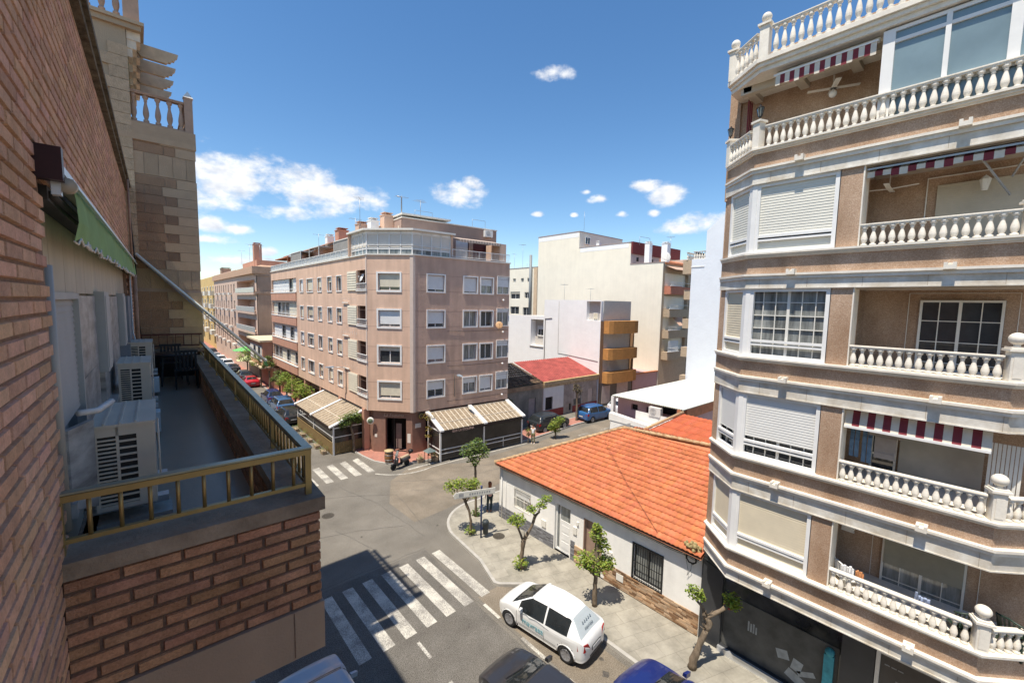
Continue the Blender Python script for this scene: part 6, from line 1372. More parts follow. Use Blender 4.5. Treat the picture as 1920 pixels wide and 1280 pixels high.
# y, half width, underside, waist, top, half width at the top   (+y is the front)
SHAPES = {
 'hatch': dict(st=[(-2.09, .46, .38, .70, .76, .38), (-2.03, .72, .29, .86, .93, .60), (-1.86, .85, .24, 1.00, 1.09, .70), (-1.36, .885, .22, 1.02, 1.50, .53), (-1.08, .89, .22, 1.0, 1.565, .57), (-.40, .89, .22, .975, 1.60, .595), (-.33, .89, .22, .97, 1.60, .595), (.30, .89, .22, .945, 1.555, .58), (.46, .89, .22, .94, 1.51, .565), (1.34, .88, .22, .91, .99, .70), (1.78, .845, .24, .79, .87, .66), (2.03, .68, .29, .64, .70, .52), (2.12, .42, .37, .57, .60, .34)], wb=1.34, r=.325),
 'suv': dict(st=[(-2.20, .78, .42, .80, .86, .68), (-2.15, .88, .34, 1.0, 1.06, .76), (-2.03, .91, .3, 1.08, 1.18, .78), (-1.72, .92, .28, 1.10, 1.60, .66), (-1.4, .92, .28, 1.10, 1.68, .68), (-.5, .92, .28, 1.07, 1.70, .69), (-.42, .92, .28, 1.07, 1.70, .69), (.38, .92, .28, 1.04, 1.65, .67), (.58, .92, .28, 1.03, 1.58, .64), (1.2, .91, .28, 1.02, 1.12, .78), (1.9, .90, .3, .92, 1.02, .74), (2.15, .82, .34, .74, .84, .66), (2.22, .70, .42, .64, .70, .56)], wb=1.36, r=.36),
 'saloon': dict(st=[(-2.25, .72, .34, .68, .76, .62), (-2.20, .84, .26, .86, .92, .72), (-2.0, .87, .22, .92, 1.0, .72), (-1.45, .89, .2, .95, 1.10, .66), (-1.0, .895, .2, .95, 1.38, .58), (-.42, .9, .2, .93, 1.43, .60), (-.34, .9, .2, .93, 1.43, .60), (.30, .9, .2, .91, 1.40, .60), (.48, .9, .2, .91, 1.34, .57), (1.15, .89, .2, .90, .98, .74), (1.8, .87, .22, .78, .88, .70), (2.12, .78, .26, .62, .70, .60), (2.2, .64, .34, .55, .60, .50)], wb=1.36, r=.33),
}
carg = {}
def car(label, paintcol, pos, head, kind='hatch', metallic=True, cat='car', group='cars parked along the kerbs', plate=True, roofrails=False, glass=None):
    S = SHAPES[kind]; st = S['st']; wr = S['r']; name = 'parked_car'
    root = thing(name, label, cat, (0, 0, 0), 0, group)
    pm = mat('car_paint_%d_%d_%d' % tuple(int(c * 999) for c in paintcol), paintcol, .32, .03, 2, spec=.5, metal=.0, coat=.6)
    gl = glass or mat('car_glass', (.022, .026, .028), .05, .4, 1, spec=.8)
    ctrl = []
    for y, w, zb, zw, zt, wt in st:
        cab = zt - zw > .2
        ctrl.append([(0, y, zb), (w * .86, y, zb), (w * .975, y, zb + .13), (w, y, (zb + zw) / 2 + .04), (w * .975, y, zw), (wt if cab else wt + .06, y, zt - (.07 if cab else .05)), (wt * .62, y, zt - .012), (0, y, zt)])
    NR, NY = 4, 6
    rows = [ups(rw, NR, lin=(0,)) for rw in ctrl]           # refined rings
    cols = list(zip(*rows)); cols = [ups(list(c), NY) for c in cols]; grid = [[c[i] for c in cols] for i in range(len(cols[0]))]
    nr = len(grid[0]); body = MB(); body.smooth = True; GZ = {}
    hatch = kind != 'saloon'
    for i in range(len(grid) - 1):
        ci = i // NY
        for j in range(nr - 1):
            cj = j // NR; P = [grid[i][j], grid[i][j + 1], grid[i + 1][j + 1], grid[i + 1][j]]
            cy = sum(p[1] for p in P) / 4; cz = sum(p[2] for p in P) / 4; cx = sum(p[0] for p in P) / 4
            if cj <= 3 and cx > .5 and min((cy - S['wb']) ** 2, (cy + S['wb']) ** 2) + (cz - wr) ** 2 < (wr + .05) ** 2: continue
            g = False; jj = j % NR
            if cj == 4 and jj >= 0 and ci in (4, 6) : g = True
            if cj == 4 and ci == 3 and hatch and i % NY >= 0: g = True
            if cj == 4 and ci == 7: g = True
            if cj == 4 and ci == 8 and i % NY <= 2: g = True
            if ci == 8 and (cj >= 5 and (cj >= 6 or (cj == 5 and jj >= 1))): g = True
            if ci == (2 if hatch else 3) and (cj >= 6 or (cj == 5 and jj >= 1)) and (hatch is False or i % NY >= 0): g = True
            for s in (1, -1):
                tgt = body
                if g:
                    tgt = GZ.setdefault('windscreen' if ci == 8 and cj > 4 else 'rear_window' if cj > 4 else ('side_window', 6 if ci in (7, 8) else ci, s), MB()); tgt.smooth = True
                Q = [(p[0] * s, p[1], p[2]) for p in P]
                if s < 0: Q.reverse()
                tgt.add(Q, [(0, 1, 2, 3)])
    for e, f in ((0, 1), (-1, -1)):
        ring = [grid[e][j] for j in range(nr)] + [(-grid[e][j][0], grid[e][j][1], grid[e][j][2]) for j in range(nr - 2, 0, -1)]; body.add(ring, [tuple(range(len(ring)))])
    body.build('body', pm, root); [q_.build(k_ if isinstance(k_, str) else k_[0], gl, root) for k_, q_ in GZ.items()]
    lp = MB()
    for sy in (-1, 1):
        for sx in (-1, 1):
            lp.tube([(sx * (st[5][1] * (.985 if a in (0, 10) else 1) - .012 + (0 if sy < 0 else -.008)), sy * S['wb'] + (wr + .055) * math.cos(math.pi * a / 10), wr + (wr + .055) * math.sin(math.pi * a / 10) - .02) for a in range(11)], .026, 6)
    lp.build('wheel_arches', pm, root)
    k = MB(); k.box(-.7, .7, -1.9, 1.9, .24, .6)
    for sy in (-1, 1):
        for sx in (-1, 1):
            k.tube([(sx * .45, sy * S['wb'], wr), (sx * (st[5][1] - .09), sy * S['wb'], wr)], wr + .05, 20)
    k.build('underbody', black, root)
    for sy in (-1, 1):
        for sx in (-1, 1):
            xw = sx * (st[5][1] - .005); c = (xw - sx * .1, sy * S['wb'], wr); RX = Matrix.Translation(c) @ Matrix.Rotation(R(90 * sx), 4, 'Y')
            t = MB(RX); t.lathe([(wr * .62, -.1), (wr * .95, -.1), (wr, -.07), (wr, .07), (wr * .95, .1), (wr * .64, .1), (wr * .60, .06)], (0, 0, 0), 24); w_ = t.build('wheel', rubber, root)
            h = MB(RX); h.lathe([(.001, .06), (.05, .085), (.055, .06), (.001, .05)], (0, 0, 0), 10); h.lathe([(wr * .63, .085), (wr * .66, .1), (wr * .60, .105), (wr * .58, .06)], (0, 0, 0), 24)
            for a in range(7):
                A = math.tau * a / 7; h.bar((.04 * math.cos(A), .04 * math.sin(A), .08), (wr * .62 * math.cos(A), wr * .62 * math.sin(A), .085), .045, .02)
            h.build('rim', mat('alloy_grey', (.34, .34, .35), .35, .1, 8, metal=.5), w_)
            h = MB(RX); h.lathe([(.001, .03), (wr * .62, .03), (wr * .62, .02), (.001, .02)], (0, 0, 0), 20); h.build('brake_disc', black, w_)
    zt = st[2][3]
    for sx in (-1, 1):
        m = MB(); x = sx * st[7][1]; m.hexa([(x - .02 * sx, .66, .98), (x + .16 * sx, .64, .98), (x + .16 * sx, .76, .98), (x - .02 * sx, .80, .98), (x - .02 * sx, .66, 1.12), (x + .18 * sx, .64, 1.13), (x + .15 * sx, .74, 1.11), (x - .02 * sx, .78, 1.1)]); m.build('mirror', pm, root)
        m = MB(); e = st[1]; x0, x1 = sx * (e[1] + .015), sx * (e[1] - .30)
        x0 += sx * .012; m.hexa([(x0, e[0] - .01, zt - .30), (x1, e[0] - .06, zt - .28), (x1, e[0] + .06, zt - .28), (sx * (st[2][1] + .02), e[0] + .22, zt - .27), (x0 - .02 * sx, e[0] + .02, zt - .05), (x1 + .10 * sx, e[0] - .03, zt - .08), (x1 + .10 * sx, e[0] + .1, zt - .08), (sx * (st[2][1] + .005), e[0] + .24, zt - .07)]); m.build('tail_light', mat('tail_red', (.30, .01, .012), .2, .1, 4, spec=.6), root)
        m = MB(); e = st[-2]; m.hexa([(sx * (e[1] - .34), e[0] + .03, e[3] - .12), (sx * (e[1] + .01), e[0] - .12, e[3] - .08), (sx * (st[-3][1] + .01), e[0] - .26, e[3] + .03), (sx * (e[1] - .34), e[0] - .1, e[3] - .1), (sx * (e[1] - .30), e[0] - .02, e[3] + .05), (sx * (e[1] - .01), e[0] - .16, e[3] + .06), (sx * (st[-3][1] - .02), e[0] - .28, e[3] + .13), (sx * (e[1] - .28), e[0] - .12, e[3] + .08)]); m.build('headlight', mat('lamp_lens', (.55, .57, .58), .08, .1, 9, spec=.9), root)
        m = MB()
        for ya in (.05, -.85): m.bar((sx * (st[5][1] * .985), ya, .86), (sx * (st[5][1] * .985), ya - .2, .865), .035, .03)
        m.build('door_handle', pm, root)
        m = MB(); zb_, zw_ = .3, .93
        for ya in (.95, -.38, -1.18): m.box(sx * (st[5][1] + .004), sx * (st[5][1] - .04), ya, ya + .009, zb_ + .1, zw_ - .05)
        m.build('door_gaps', black, root)
    m = MB(); e = st[0]; m.box(-.44, .44, e[0] - .008, e[0] + .05, .40, .46); m.box(-.3, .3, e[0] - .012, e[0] + .05, .57, .73); m.build('bumper_trim', black, root)
    m = MB(); m.box(-.26, .26, e[0] - .025, e[0] + .05, .60, .70); m.build('number_plate', mat('plate_white', (.66, .67, .66), .4), root)
    m = MB(); m.hexa([(-.45, st[-1][0] - .02, .42), (.45, st[-1][0] - .02, .42), (.45, st[-1][0] + .012, .42), (-.45, st[-1][0] + .012, .42), (-.4, st[-1][0] - .02, .56), (.4, st[-1][0] - .02, .56), (.4, st[-1][0] + .01, .56), (-.4, st[-1][0] + .01, .56)]); m.build('front_grille', black, root)
    m = MB(); m.bar((-.1, st[3][0] - .03 if hatch else 0, 1.2 if hatch else -5), (.28, st[3][0] - .22 if hatch else 0, 1.12 if hatch else -5), .02) if hatch else m.bar((-.5, 1.2, 1.0), (.1, 1.05, 1.06), .02); m.build('wiper', black, root)
    if roofrails:
        m = MB()
        for sx in (-1, 1): m.bar((sx * .62, -1.3, st[5][4] + .02), (sx * .62, .35, st[5][4]), .03)
        m.build('roof_rail', metal, root)
    root.location = (*pos, 0.0); root.rotation_euler = (0, 0, R(head)); return root
WHC = (.76, .76, .74)
wcar = car('white hatchback with teal lettering on its doors, parked in front of the white house', WHC, (11.22, 10.2), 8.5, 'hatch'); wcar.scale = (.96, .96, .96)
teal = mat('teal_letters', (.12, .36, .42), .5); greyl = mat('grey_letters', (.25, .28, .30), .5)
def put(body, size, m, loc, rot, parent, name, shear=0):
    cu = bpy.data.curves.new('t', 'FONT'); cu.body = body; cu.size = size; cu.extrude = .003; cu.shear = shear
    ob = bpy.data.objects.new('t', cu); COL.objects.link(ob); me = bpy.data.meshes.new_from_object(ob.evaluated_get(bpy.context.evaluated_depsgraph_get())); bpy.data.objects.remove(ob)
    me.transform(Matrix.Translation(loc) @ rot); me.materials.clear(); me.materials.append(m); o = bpy.data.objects.new(name, me); COL.objects.link(o); o.parent = parent
sideR = Matrix(((0, 0, -1, 0), (-1, 0, 0, 0), (0, 1, 0, 0), (0, 0, 0, 1)))
put('mavrasa', .31, teal, (-.915, .66, .56), sideR, wcar, 'door_lettering')
b = MB(); q = -.904
for pts in ([(q, .78, .86), (q, .5, .98), (q, .32, .90), (q, .0, .96), (q, -.6, .88), (q, -.6, .865), (q, 0, .93), (q, .32, .87), (q, .5, .94), (q, .78, .84)],): b.add(pts, [tuple(range(len(pts)))])
o = b.build('door_logo', greyl); o.parent = wcar
b = MB(); b.quad((q, .85, .44), (q, -.9, .44), (q, -.9, .46), (q, .85, .46)); o = b.build('side_trim', greyl); o.parent = wcar
film = mat('rear_film', (.42, .47, .49), .25, .05, 2)
for ch in wcar.children:
    if ch.name.startswith('rear_window'): ch.data.materials[0] = film
rearR = Matrix(((-1, 0, 0, 0), (0, .587, .81, 0), (0, .81, -.587, 0), (0, 0, 0, 1))); rearR = Matrix(((1, 0, 0, 0), (0, .587, -.81, 0), (0, .81, .587, 0), (0, 0, 0, 1)))
put('mavrasa', .17, mat('grey_film_letters', (.18, .22, .25), .5), (-.30, -1.80, 1.185), rearR, wcar, 'rear_lettering')
b = MB()
for i in range(5): b.quad((-.28 + i * .13, -1.655, 1.325), (-.19 + i * .13, -1.655, 1.325), (-.21 + i * .13, -1.61, 1.375), (-.25 + i * .13, -1.61, 1.375)) 
o = b.build('rear_logo', mat('grey_film_letters', (.18, .22, .25), .5)); o.parent = wcar
dk = car('dark grey car with a long bonnet driving up the street at the bottom edge', (.030, .029, .031), (8.5, 7.75), 4, 'saloon', group='cars at the foot of the picture')
bl = car('deep blue car by the kerb at the bottom of the picture, beside the twisted tree', (.012, .022, .13), (11.25, 4.72), -5, 'saloon', group='cars at the foot of the picture')
sv = car('pale silver blue van parked under the brick balcony at the bottom left', (.36, .43, .50), (3.45, 11.3), 0, 'suv', group='cars at the foot of the picture')
LBL = [('black car mostly hidden behind the picket fenced bar tent', (.02, .02, .022), (11.0, 46.6), 'hatch'), ('mid blue estate car with roof rails, behind the black car on the left street', (.045, .12, .26), (11.55, 51.6), 'suv'),
       ('dark navy car in front of the mid blue estate on the left street', (.02, .035, .12), (11.7, 56.9), 'hatch'), ('bright red car on the left street, the only red one', (.50, .02, .035), (11.6, 69.6), 'saloon'),
       ('dark grey car just beyond the red car on the left street', (.05, .055, .06), (11.7, 75), 'hatch'), ('black car between the grey and the white cars, far down the left street', (.02, .022, .03), (11.6, 84.5), 'saloon'),
       ('white car with a dark roof, nearest of the far white cars on the left street', (.74, .75, .76), (11.5, 90.2), 'suv'), ('white car, middle one of the far white cars on the left street', (.78, .78, .78), (11.5, 97.5), 'hatch'),
       ('silver white car, farthest of the far pale cars on the left street', (.6, .62, .64), (11.5, 104), 'saloon'), ('dark car last in the row on the left street, near the yellow building', (.04, .03, .05), (11.5, 111), 'suv')]
for l, c, p, k in LBL: car(l, c, p, 0, k, roofrails='rails' in l, group='cars parked along the left street')
car('black estate car parked in front of the grey old house, beyond the glazed bar tent', (.025, .030, .033), (30.3, 28.35), -92, 'suv', group='cars parked along the side street')
car('bright blue car parked in front of the red roofed old house', (.03, .12, .30), (37.0, 27.75), -94, 'suv', group='cars parked along the side street')
car('white car half hidden behind the pink canopy workshop', (.78, .79, .80), (42.2, 27.4), -92, 'suv', group='cars parked along the side street')

# ================================================================ trees
def foliage(cl, size, n, flat=.7):
    b = MB(); 
    for (cx, cy, cz), rr, k in cl:
        c = Vector((cx, cy, cz))
        rr *= 1.12
        for i in range(int(n * k * 1.25)):
            d = Vector((random.gauss(0, 1), random.gauss(0, 1), random.gauss(0, 1))).normalized() * rr * random.random() ** .45; d.z *= flat
            p = c + d; s = size * rnd(.5, 1.1); a = rnd(0, math.tau); tl = rnd(-.7, .7); 
            x = Vector((math.cos(a), math.sin(a), tl * .4)).normalized(); y = Vector((-math.sin(a), math.cos(a), rnd(-.8, .3))).normalized()
            t = rnd(.55, 1.45); t = (t * rnd(.85, 1.3), t, t * rnd(.6, 1.1))
            up_ = x.cross(y) * s * .12
            b.add([p - x * s * .5, p - y * s * .30 + up_, p + x * s * .55, p + y * s * .30 + up_], [(0, 1, 2), (0, 2, 3)], t)
    return b
def tree(label, loc, trunk, branches, clumps, size=.12, n=160, m=None, group=None, cat='tree', name='street_tree', flat=.8, soil=True):
    L = Vector(loc); t = thing(name, label, cat, loc, 0, group)
    b = MB(Matrix.Translation(L)); 
    def knob(pts, rs):
        out, ro = [], []
        for i in range(len(pts) - 1):
            p, q = Vector(pts[i]), Vector(pts[i + 1]); k = max(2, int((q - p).length / .14))
            for j in range(k): f = j / k; out.append(p.lerp(q, f) + Vector((rnd(-.012, .012), rnd(-.012, .012), 0))); ro.append((rs[i] * (1 - f) + rs[i + 1] * f) * rnd(.88, 1.14))
        out.append(Vector(pts[-1])); ro.append(rs[-1]); return out, ro
    trunk = (trunk[0], [x * .8 for x in trunk[1]]); branches = [(p_, [x * .75 for x in q_]) for p_, q_ in branches]
    b.tube(*knob(*trunk), 9)
    for br in branches: b.tube(*knob(*br), 7)
    for br in [trunk] + branches:
        p = Vector(br[0][-1]); 
        for i in range(5): q = p + Vector((rnd(-.3, .3), rnd(-.3, .3), rnd(.1, .4))); b.tube([p, (p + q) / 2 + Vector((rnd(-.04, .04), rnd(-.04, .04), 0)), q], [br[1][-1] * .4, .014, .006], 5)
    b.build('trunk', bark, t)
    f = foliage(clumps, size, n, flat); f.T = None; f.v = [v + L for v in f.v]; f.build('crown', m or leafm, t)
    return t
G1 = 'pollarded trees on the pale pavement'; z0 = .13
tree('leaning tree with a low leafy top under the white street name board', (12.75, 17.4, z0), ([(0, 0, 0), (.02, 0, .7), (-.06, .05, 1.3), (-.25, .2, 1.9)], [.10, .08, .08, .10]),
     [([(-.25, .2, 1.9), (-.55, .5, 2.3)], [.07, .05]), ([(-.2, .15, 1.8), (.05, .0, 2.25)], [.06, .04])], [((-.75, .7, 2.6), .42, 1), ((-.35, .35, 2.75), .42, 1.1), ((.12, -.02, 2.75), .38, 1), ((.05, .05, 2.25), .34, .8), ((.05, .1, .12), .3, .5)], .17, 170, group=G1)
tree('tall dark crowned tree with a thin upright trunk behind the street name board', (14.1, 18.75, z0), ([(0, 0, 0), (.0, 0, 1.5), (-.08, .0, 3.0)], [.085, .075, .085]),
     [([(-.08, 0, 2.9), (-.35, .3, 3.6)], [.05, .04]), ([(-.08, 0, 2.9), (.25, -.2, 3.7)], [.05, .04])], [((-.35, .25, 3.9), .5, 1.2), ((.1, 0, 4.2), .48, 1.2), ((.25, -.25, 3.8), .4, 1), ((-.2, 0, 3.4), .38, 1), ((.1, .1, .15), .26, .4)], .16, 210, leafd, group=G1)
tree('Y shaped forked tree with sparse leaf tufts behind the crossing, left of the white hatchback', (12.85, 13.52, z0), ([(0, 0, 0), (.02, -.02, .8), (.08, -.08, 1.45)], [.15, .11, .14]),
     [([(.05, -.05, 1.35), (-.05, .1, 1.75), (-.15, .15, 2.1)], [.09, .07, .07]), ([(.08, -.08, 1.4), (.35, -.3, 2.1), (.45, -.38, 2.55), (.62, -.5, 2.75)], [.11, .085, .09, .06]), ([(.45, -.38, 2.5), (.3, -.3, 2.9)], [.06, .04])],
     [((-.15, .12, 2.35), .36, 1), ((-.35, .25, 2.35), .25, .6), ((.7, -.55, 3.1), .26, .7), ((.3, -.3, 2.9), .24, .6), ((.85, -.7, 3.4), .24, .5), ((.0, .05, .3), .34, 1.0)], .15, 150, group=G1)
tree('straight tree with two leafy tiers beside the white hatchback and the brown door', (13.5, 9.8, z0), ([(0, 0, 0), (.02, 0, 1.2), (.04, -.02, 2.3), (.0, 0, 2.9)], [.13, .11, .12, .07]),
     [([(.02, 0, 1.25), (-.3, .3, 1.7)], [.07, .04]), ([(.02, 0, 1.3), (.3, -.25, 1.75)], [.07, .04])], [((-.35, .35, 1.95), .40, 1), ((.05, .0, 1.85), .50, 1.5), ((.32, -.3, 1.9), .36, 1), ((.05, 0, 3.0), .32, 1), ((.2, -.15, 2.6), .30, .8), ((0, 0, 3.35), .2, .5)], .15, 190, group=G1)
tree('thick twisted bare tree with two tufts of leaves in front of the dark shop window', (13.65, 5.78, z0), ([(0, 0, 0), (.02, -.02, .28), (.16, -.14, .85), (.3, -.26, 1.4)], [.19, .17, .125, .12]),
     [([(.3, -.26, 1.35), (.40, -.34, 1.62), (.28, -.24, 1.88)], [.12, .15, .11]), ([(.28, -.24, 1.8), (.22, -.16, 2.15), (.02, 0, 2.45)], [.1, .07, .05]), ([(.3, -.26, 1.85), (.65, -.58, 2.1), (.82, -.72, 2.3)], [.10, .08, .09])],
     [((-.05, .05, 2.75), .27, .9), ((.15, -.1, 2.6), .18, .4), ((.9, -.8, 2.5), .28, 1.1), ((1.0, -.85, 2.25), .2, .5)], .12, 170, group=G1)
G2 = 'street trees in the red pavement'
tree('round leafy tree hiding the corner of the picket fenced bar tent', (12.75, 33.6, z0), ([(0, 0, 0), (-.03, 0, 1.3), (-.2, .0, 2.1)], [.14, .12, .10]), [([(-.15, 0, 2), (-.5, .1, 2.5)], [.07, .04])],
     [((-.55, .1, 2.7), .6, 1.4), ((0, 0, 2.95), .55, 1.2), ((-.7, .4, 2.2), .4, .8), ((.4, .1, 2.5), .35, .6)], .2, 220, leafd, group=G2)
tree('yellow leaved little tree beside the glazed bar tent, right of the bar entrance', (17.0, 29.0, z0), ([(0, 0, 0), (.05, 0, 1.6), (.0, 0, 3.0)], [.09, .07, .05]), [], [((0, 0, 3.2), .45, 1), ((.3, 0, 2.9), .3, .7), ((.05, 0, 2.2), .3, .5), ((0, 0, 1.6), .25, .5)], .17, 90, leafy, group=G2)
tree('withered brown crowned tree in front of the red roofed old house', (34.6, 28.35, 0), ([(0, 0, 0), (.0, 0, 1.8), (.0, 0, 3.1)], [.14, .13, .16]), [([(0, 0, 2.9), (.5, 0, 3.5)], [.08, .05]), ([(0, 0, 2.9), (-.4, 0, 3.5)], [.08, .05])], [((0, 0, 3.5), .55, 1.2), ((.3, 0, 3.1), .4, .8), ((-.2, 0, 3.9), .3, .5)], .2, 110, mat('brown_olive_leaves', (.10, .085, .045), .8, .3, 5, tint=True), group=G2)
tree('low bushy green tree beyond the orange roof, in front of the black estate car', (28.6, 25.9, 0), ([(0, 0, 0), (.05, 0, .8), (.2, 0, 1.3)], [.09, .08, .05]), [([(0, 0, .5), (-.3, .1, 1.2)], [.06, .04])], [((0, 0, 1.4), .55, 1.3), ((.4, -.3, 1.8), .4, 1), ((-.4, .1, 1.1), .4, .8), ((.1, 0, .8), .4, .8)], .2, 170, leafm, group=G2)
tree('small spindly plant at the end of the glazed bar tent, beside the man in white', (25.7, 26.5, 0), ([(0, 0, 0), (.0, 0, .7)], [.06, .03]), [], [((0, 0, 1.2), .3, 1), ((0, 0, .8), .22, .6)], .16, 80, mat('yellow_green_leaves', (.17, .2, .05), .7, .3, 5, tint=True), cat='plant', name='potted_plant', group='plants round the bar')
tree('yellowing creeper on the grey old house wall, behind the glazed bar tent', (27.2, 31.1, 2.0), ([(0, 0, 0), (.0, 0, .6)], [.04, .03]), [], [((0, 0, .7), .45, 1), ((.4, 0, .6), .3, .7)], .16, 90, leafy, cat='plant', name='creeper', group='plants round the bar')
G3 = 'row of trees along the left street'
rowt = [((12.7, 47.4), 'crown touching the far end of the picket fenced tent', 3.0, 1.0), ((12.7, 50.6), 'second leafy street tree from the picket fenced tent', 3.1, 1.0), ((12.6, 53.8), 'third street tree beyond the tent, beside the mid blue estate', 3.4, .95), ((12.7, 57.5), 'fourth street tree beyond the tent, before the narrow dark one', 3.2, .8),
        ((12.6, 62.3), 'narrow dark street tree by the small brick building', 4.6, .7), ((12.5, 67.0), 'round street tree beside the red car', 4.4, 1.15), ((12.4, 76.0), 'street tree just beyond the red car, under the green parasol', 4.2, 1.2)]
for (x, y), l, h, s in rowt:
    tree(l if l.startswith(('second', 'third', 'fourth', 'narrow', 'round', 'street')) else 'leafy street tree with its ' + l, (x, y, z0), ([(0, 0, 0), (.03, 0, h * .4), (0, 0, h * .6)], [.14, .12, .11]), [([(0, 0, h * .55), (.5 * s, .3, h * .75)], [.08, .05]), ([(0, 0, h * .55), (-.5 * s, -.2, h * .75)], [.08, .05])],
         [((.55 * s, .3, h * .85), .7 * s, 1), ((-.5 * s, -.3, h * .85), .7 * s, 1), ((0, .4, h * .98), .65 * s, 1), ((-.8 * s, .2, h * .75), .4 * s, .5), ((.2, -.5, h * .8), .5 * s, .7)], .26, 130, leafd if s < .9 else leafm, group=G3)
# ================================================================ street things
def post_box(b, x, y, z0, z1, r=.03): b.tube([(x, y, z0), (x, y, z1)], r, 8)
t = thing('street_name_sign', 'long white street name board on a dark blue post at the pavement corner', 'street sign', (12.98, 16.78, .13))
blue = mat('dark_blue_post', (.03, .05, .13), .5, .2, 6); b = MB(); post_box(b, 12.98, 16.78, .13, 2.75, .045); post_box(b, 12.98, 16.78, 2.75, 2.95, .055); b.build('post', blue, t)
NT_, _ = frame((11.62, 17.25), (14.0, 16.35)); b = MB(NT_)
b.add([(0, .05, 2.50), (2.15, .05, 2.50), (2.15, .05, 2.82), (.06, .05, 2.82), (-.1, .05, 2.66), (0, .085, 2.50), (2.15, .085, 2.50), (2.15, .085, 2.82), (.06, .085, 2.82), (-.1, .085, 2.66)], [(0, 1, 2, 3, 4), (9, 8, 7, 6, 5), (0, 5, 6, 1), (1, 6, 7, 2), (2, 7, 8, 3), (3, 8, 9, 4), (4, 9, 5, 0)]); b.build('name_board', mat('faded_sign_board', (.74, .72, .64), .6, .12, 5), t)
b = MB(NT_)
for i in range(9): b.quad((.75 + i * .13, .088, 2.60), (.83 + i * .13, .088, 2.60), (.83 + i * .13, .088, 2.70 + .02 * (i % 2)), (.75 + i * .13, .088, 2.70))
b.quad((.2, .088, 2.58), (.45, .088, 2.58), (.45, .088, 2.74), (.2, .088, 2.74)); b.quad((.05, .0865, 2.525), (2.1, .0865, 2.525), (2.1, .0865, 2.54), (.05, .0865, 2.54)); b.build('faded_writing', mat('faded_grey', (.36, .36, .36), .7), t)
t = thing('litter_bin', 'dark blue grey litter bin fixed low to the blue sign post', 'litter bin', (13.25, 16.75, .3)); b = MB(); b.lathe([(.13, .32), (.17, .9), (.18, .92), (.18, .98), (.15, 1.05), (.02, 1.08)], (13.2, 16.68, 0), 14); b.build('bin_body', mat('bin_plastic', (.04, .05, .055), .5, .2, 6), t); b = MB(); b.box(12.98, 13.1, 16.7, 16.76, .6, .7); b.build('bracket', blue, t)
# barrel, scooter, bistro stand, planters
t = thing('wooden_barrel', 'upright wooden barrel used as a table in front of the bar entrance', 'barrel', (13.9, 29.6, .13)); b = MB(); b.lathe([(.27, 0), (.33, .3), (.34, .45), (.33, .62), (.27, .9), (.02, .9)], (13.9, 29.6, .13), 16); b.build('staves', mat('barrel_wood', (.25, .13, .055), .7, .3, 6, .5, 20, stretch=(6, 6, .5)), t)
b = MB()
for z, r in ((.05, .285), (.25, .33), (.62, .335), (.83, .29)): b.lathe([(r, z - .025), (r + .008, z - .025), (r + .008, z + .025), (r, z + .025)], (13.9, 29.6, .13), 16)
b.build('hoops', metal, t); b = MB(); b.lathe([(.36, .9), (.36, .94), (.01, .945)], (13.9, 29.6, .13), 18); b.build('table_top', mat('pale_wood', (.50, .38, .20), .7, .15, 6), t)
t = thing('scooter', 'dark motor scooter with a beige seat and a top box, parked by the barrel', 'scooter', (14.2, 28.35, 0)); SM = Matrix.Translation((14.2, 28.35, .01)) @ Matrix.Rotation(R(-168), 4, 'Z')
for x in (-.62, .62):
    b = MB(SM @ Matrix.Translation((x, 0, .24)) @ Matrix.Rotation(R(90), 4, 'X')); b.lathe([(.15, -.05), (.23, -.05), (.24, 0), (.23, .05), (.15, .05)], (0, 0, 0), 18); w_ = b.build('wheel', rubber, t); b = MB(SM @ Matrix.Translation((x, 0, .24)) @ Matrix.Rotation(R(90), 4, 'X')); b.lathe([(.001, -.03), (.15, -.03), (.15, .03), (.001, .03)], (0, 0, 0), 14); b.build('rim', steel, w_)
sg = mat('scooter_grey', (.045, .045, .05), .3, .15, 6, coat=.5); b = MB(SM); b.smooth = True; b.hexa([(-.9, -.12, .5), (-.1, -.14, .35), (-.1, .14, .35), (-.9, .12, .5), (-.85, -.14, .72), (-.1, -.15, .68), (-.1, .15, .68), (-.85, .14, .72)]); b.hexa([(-.1, -.15, .26), (.4, -.15, .26), (.4, .15, .26), (-.1, .15, .26), (-.1, -.15, .36), (.4, -.15, .34), (.4, .15, .34), (-.1, .15, .36)]); b.hexa([(.38, -.2, .3), (.5, -.1, .4), (.5, .1, .4), (.38, .2, .3), (.28, -.22, .85), (.36, -.12, .98), (.36, .12, .98), (.28, .22, .85)]); b.hexa([(.45, -.08, .42), (.8, -.07, .44), (.8, .07, .44), (.45, .08, .42), (.45, -.09, .5), (.78, -.07, .5), (.78, .07, .5), (.45, .09, .5)]); b.build('bodywork', sg, t)
b = MB(SM); b.tube([(.62, .07, .24), (.36, .0, 1.0)], .03, 6); b.tube([(.3, -.33, 1.02), (.35, 0, 1.04), (.3, .33, 1.02)], .02, 6); b.bar((.32, -.3, 1.02), (.4, -.4, 1.2), .015); b.box(.36, .42, -.45, -.34, 1.17, 1.25); b.tube([(-.2, -.18, .3), (-.8, -.2, .34)], .05, 7); b.build('handlebars', black, t)
b = MB(SM); b.hexa([(-.8, -.13, .72), (.0, -.12, .68), (.0, .12, .68), (-.8, .13, .72), (-.78, -.11, .84), (-.05, -.1, .77), (-.05, .1, .77), (-.78, .11, .84)]); b.build('seat', mat('beige_seat', (.42, .33, .22), .7), t)
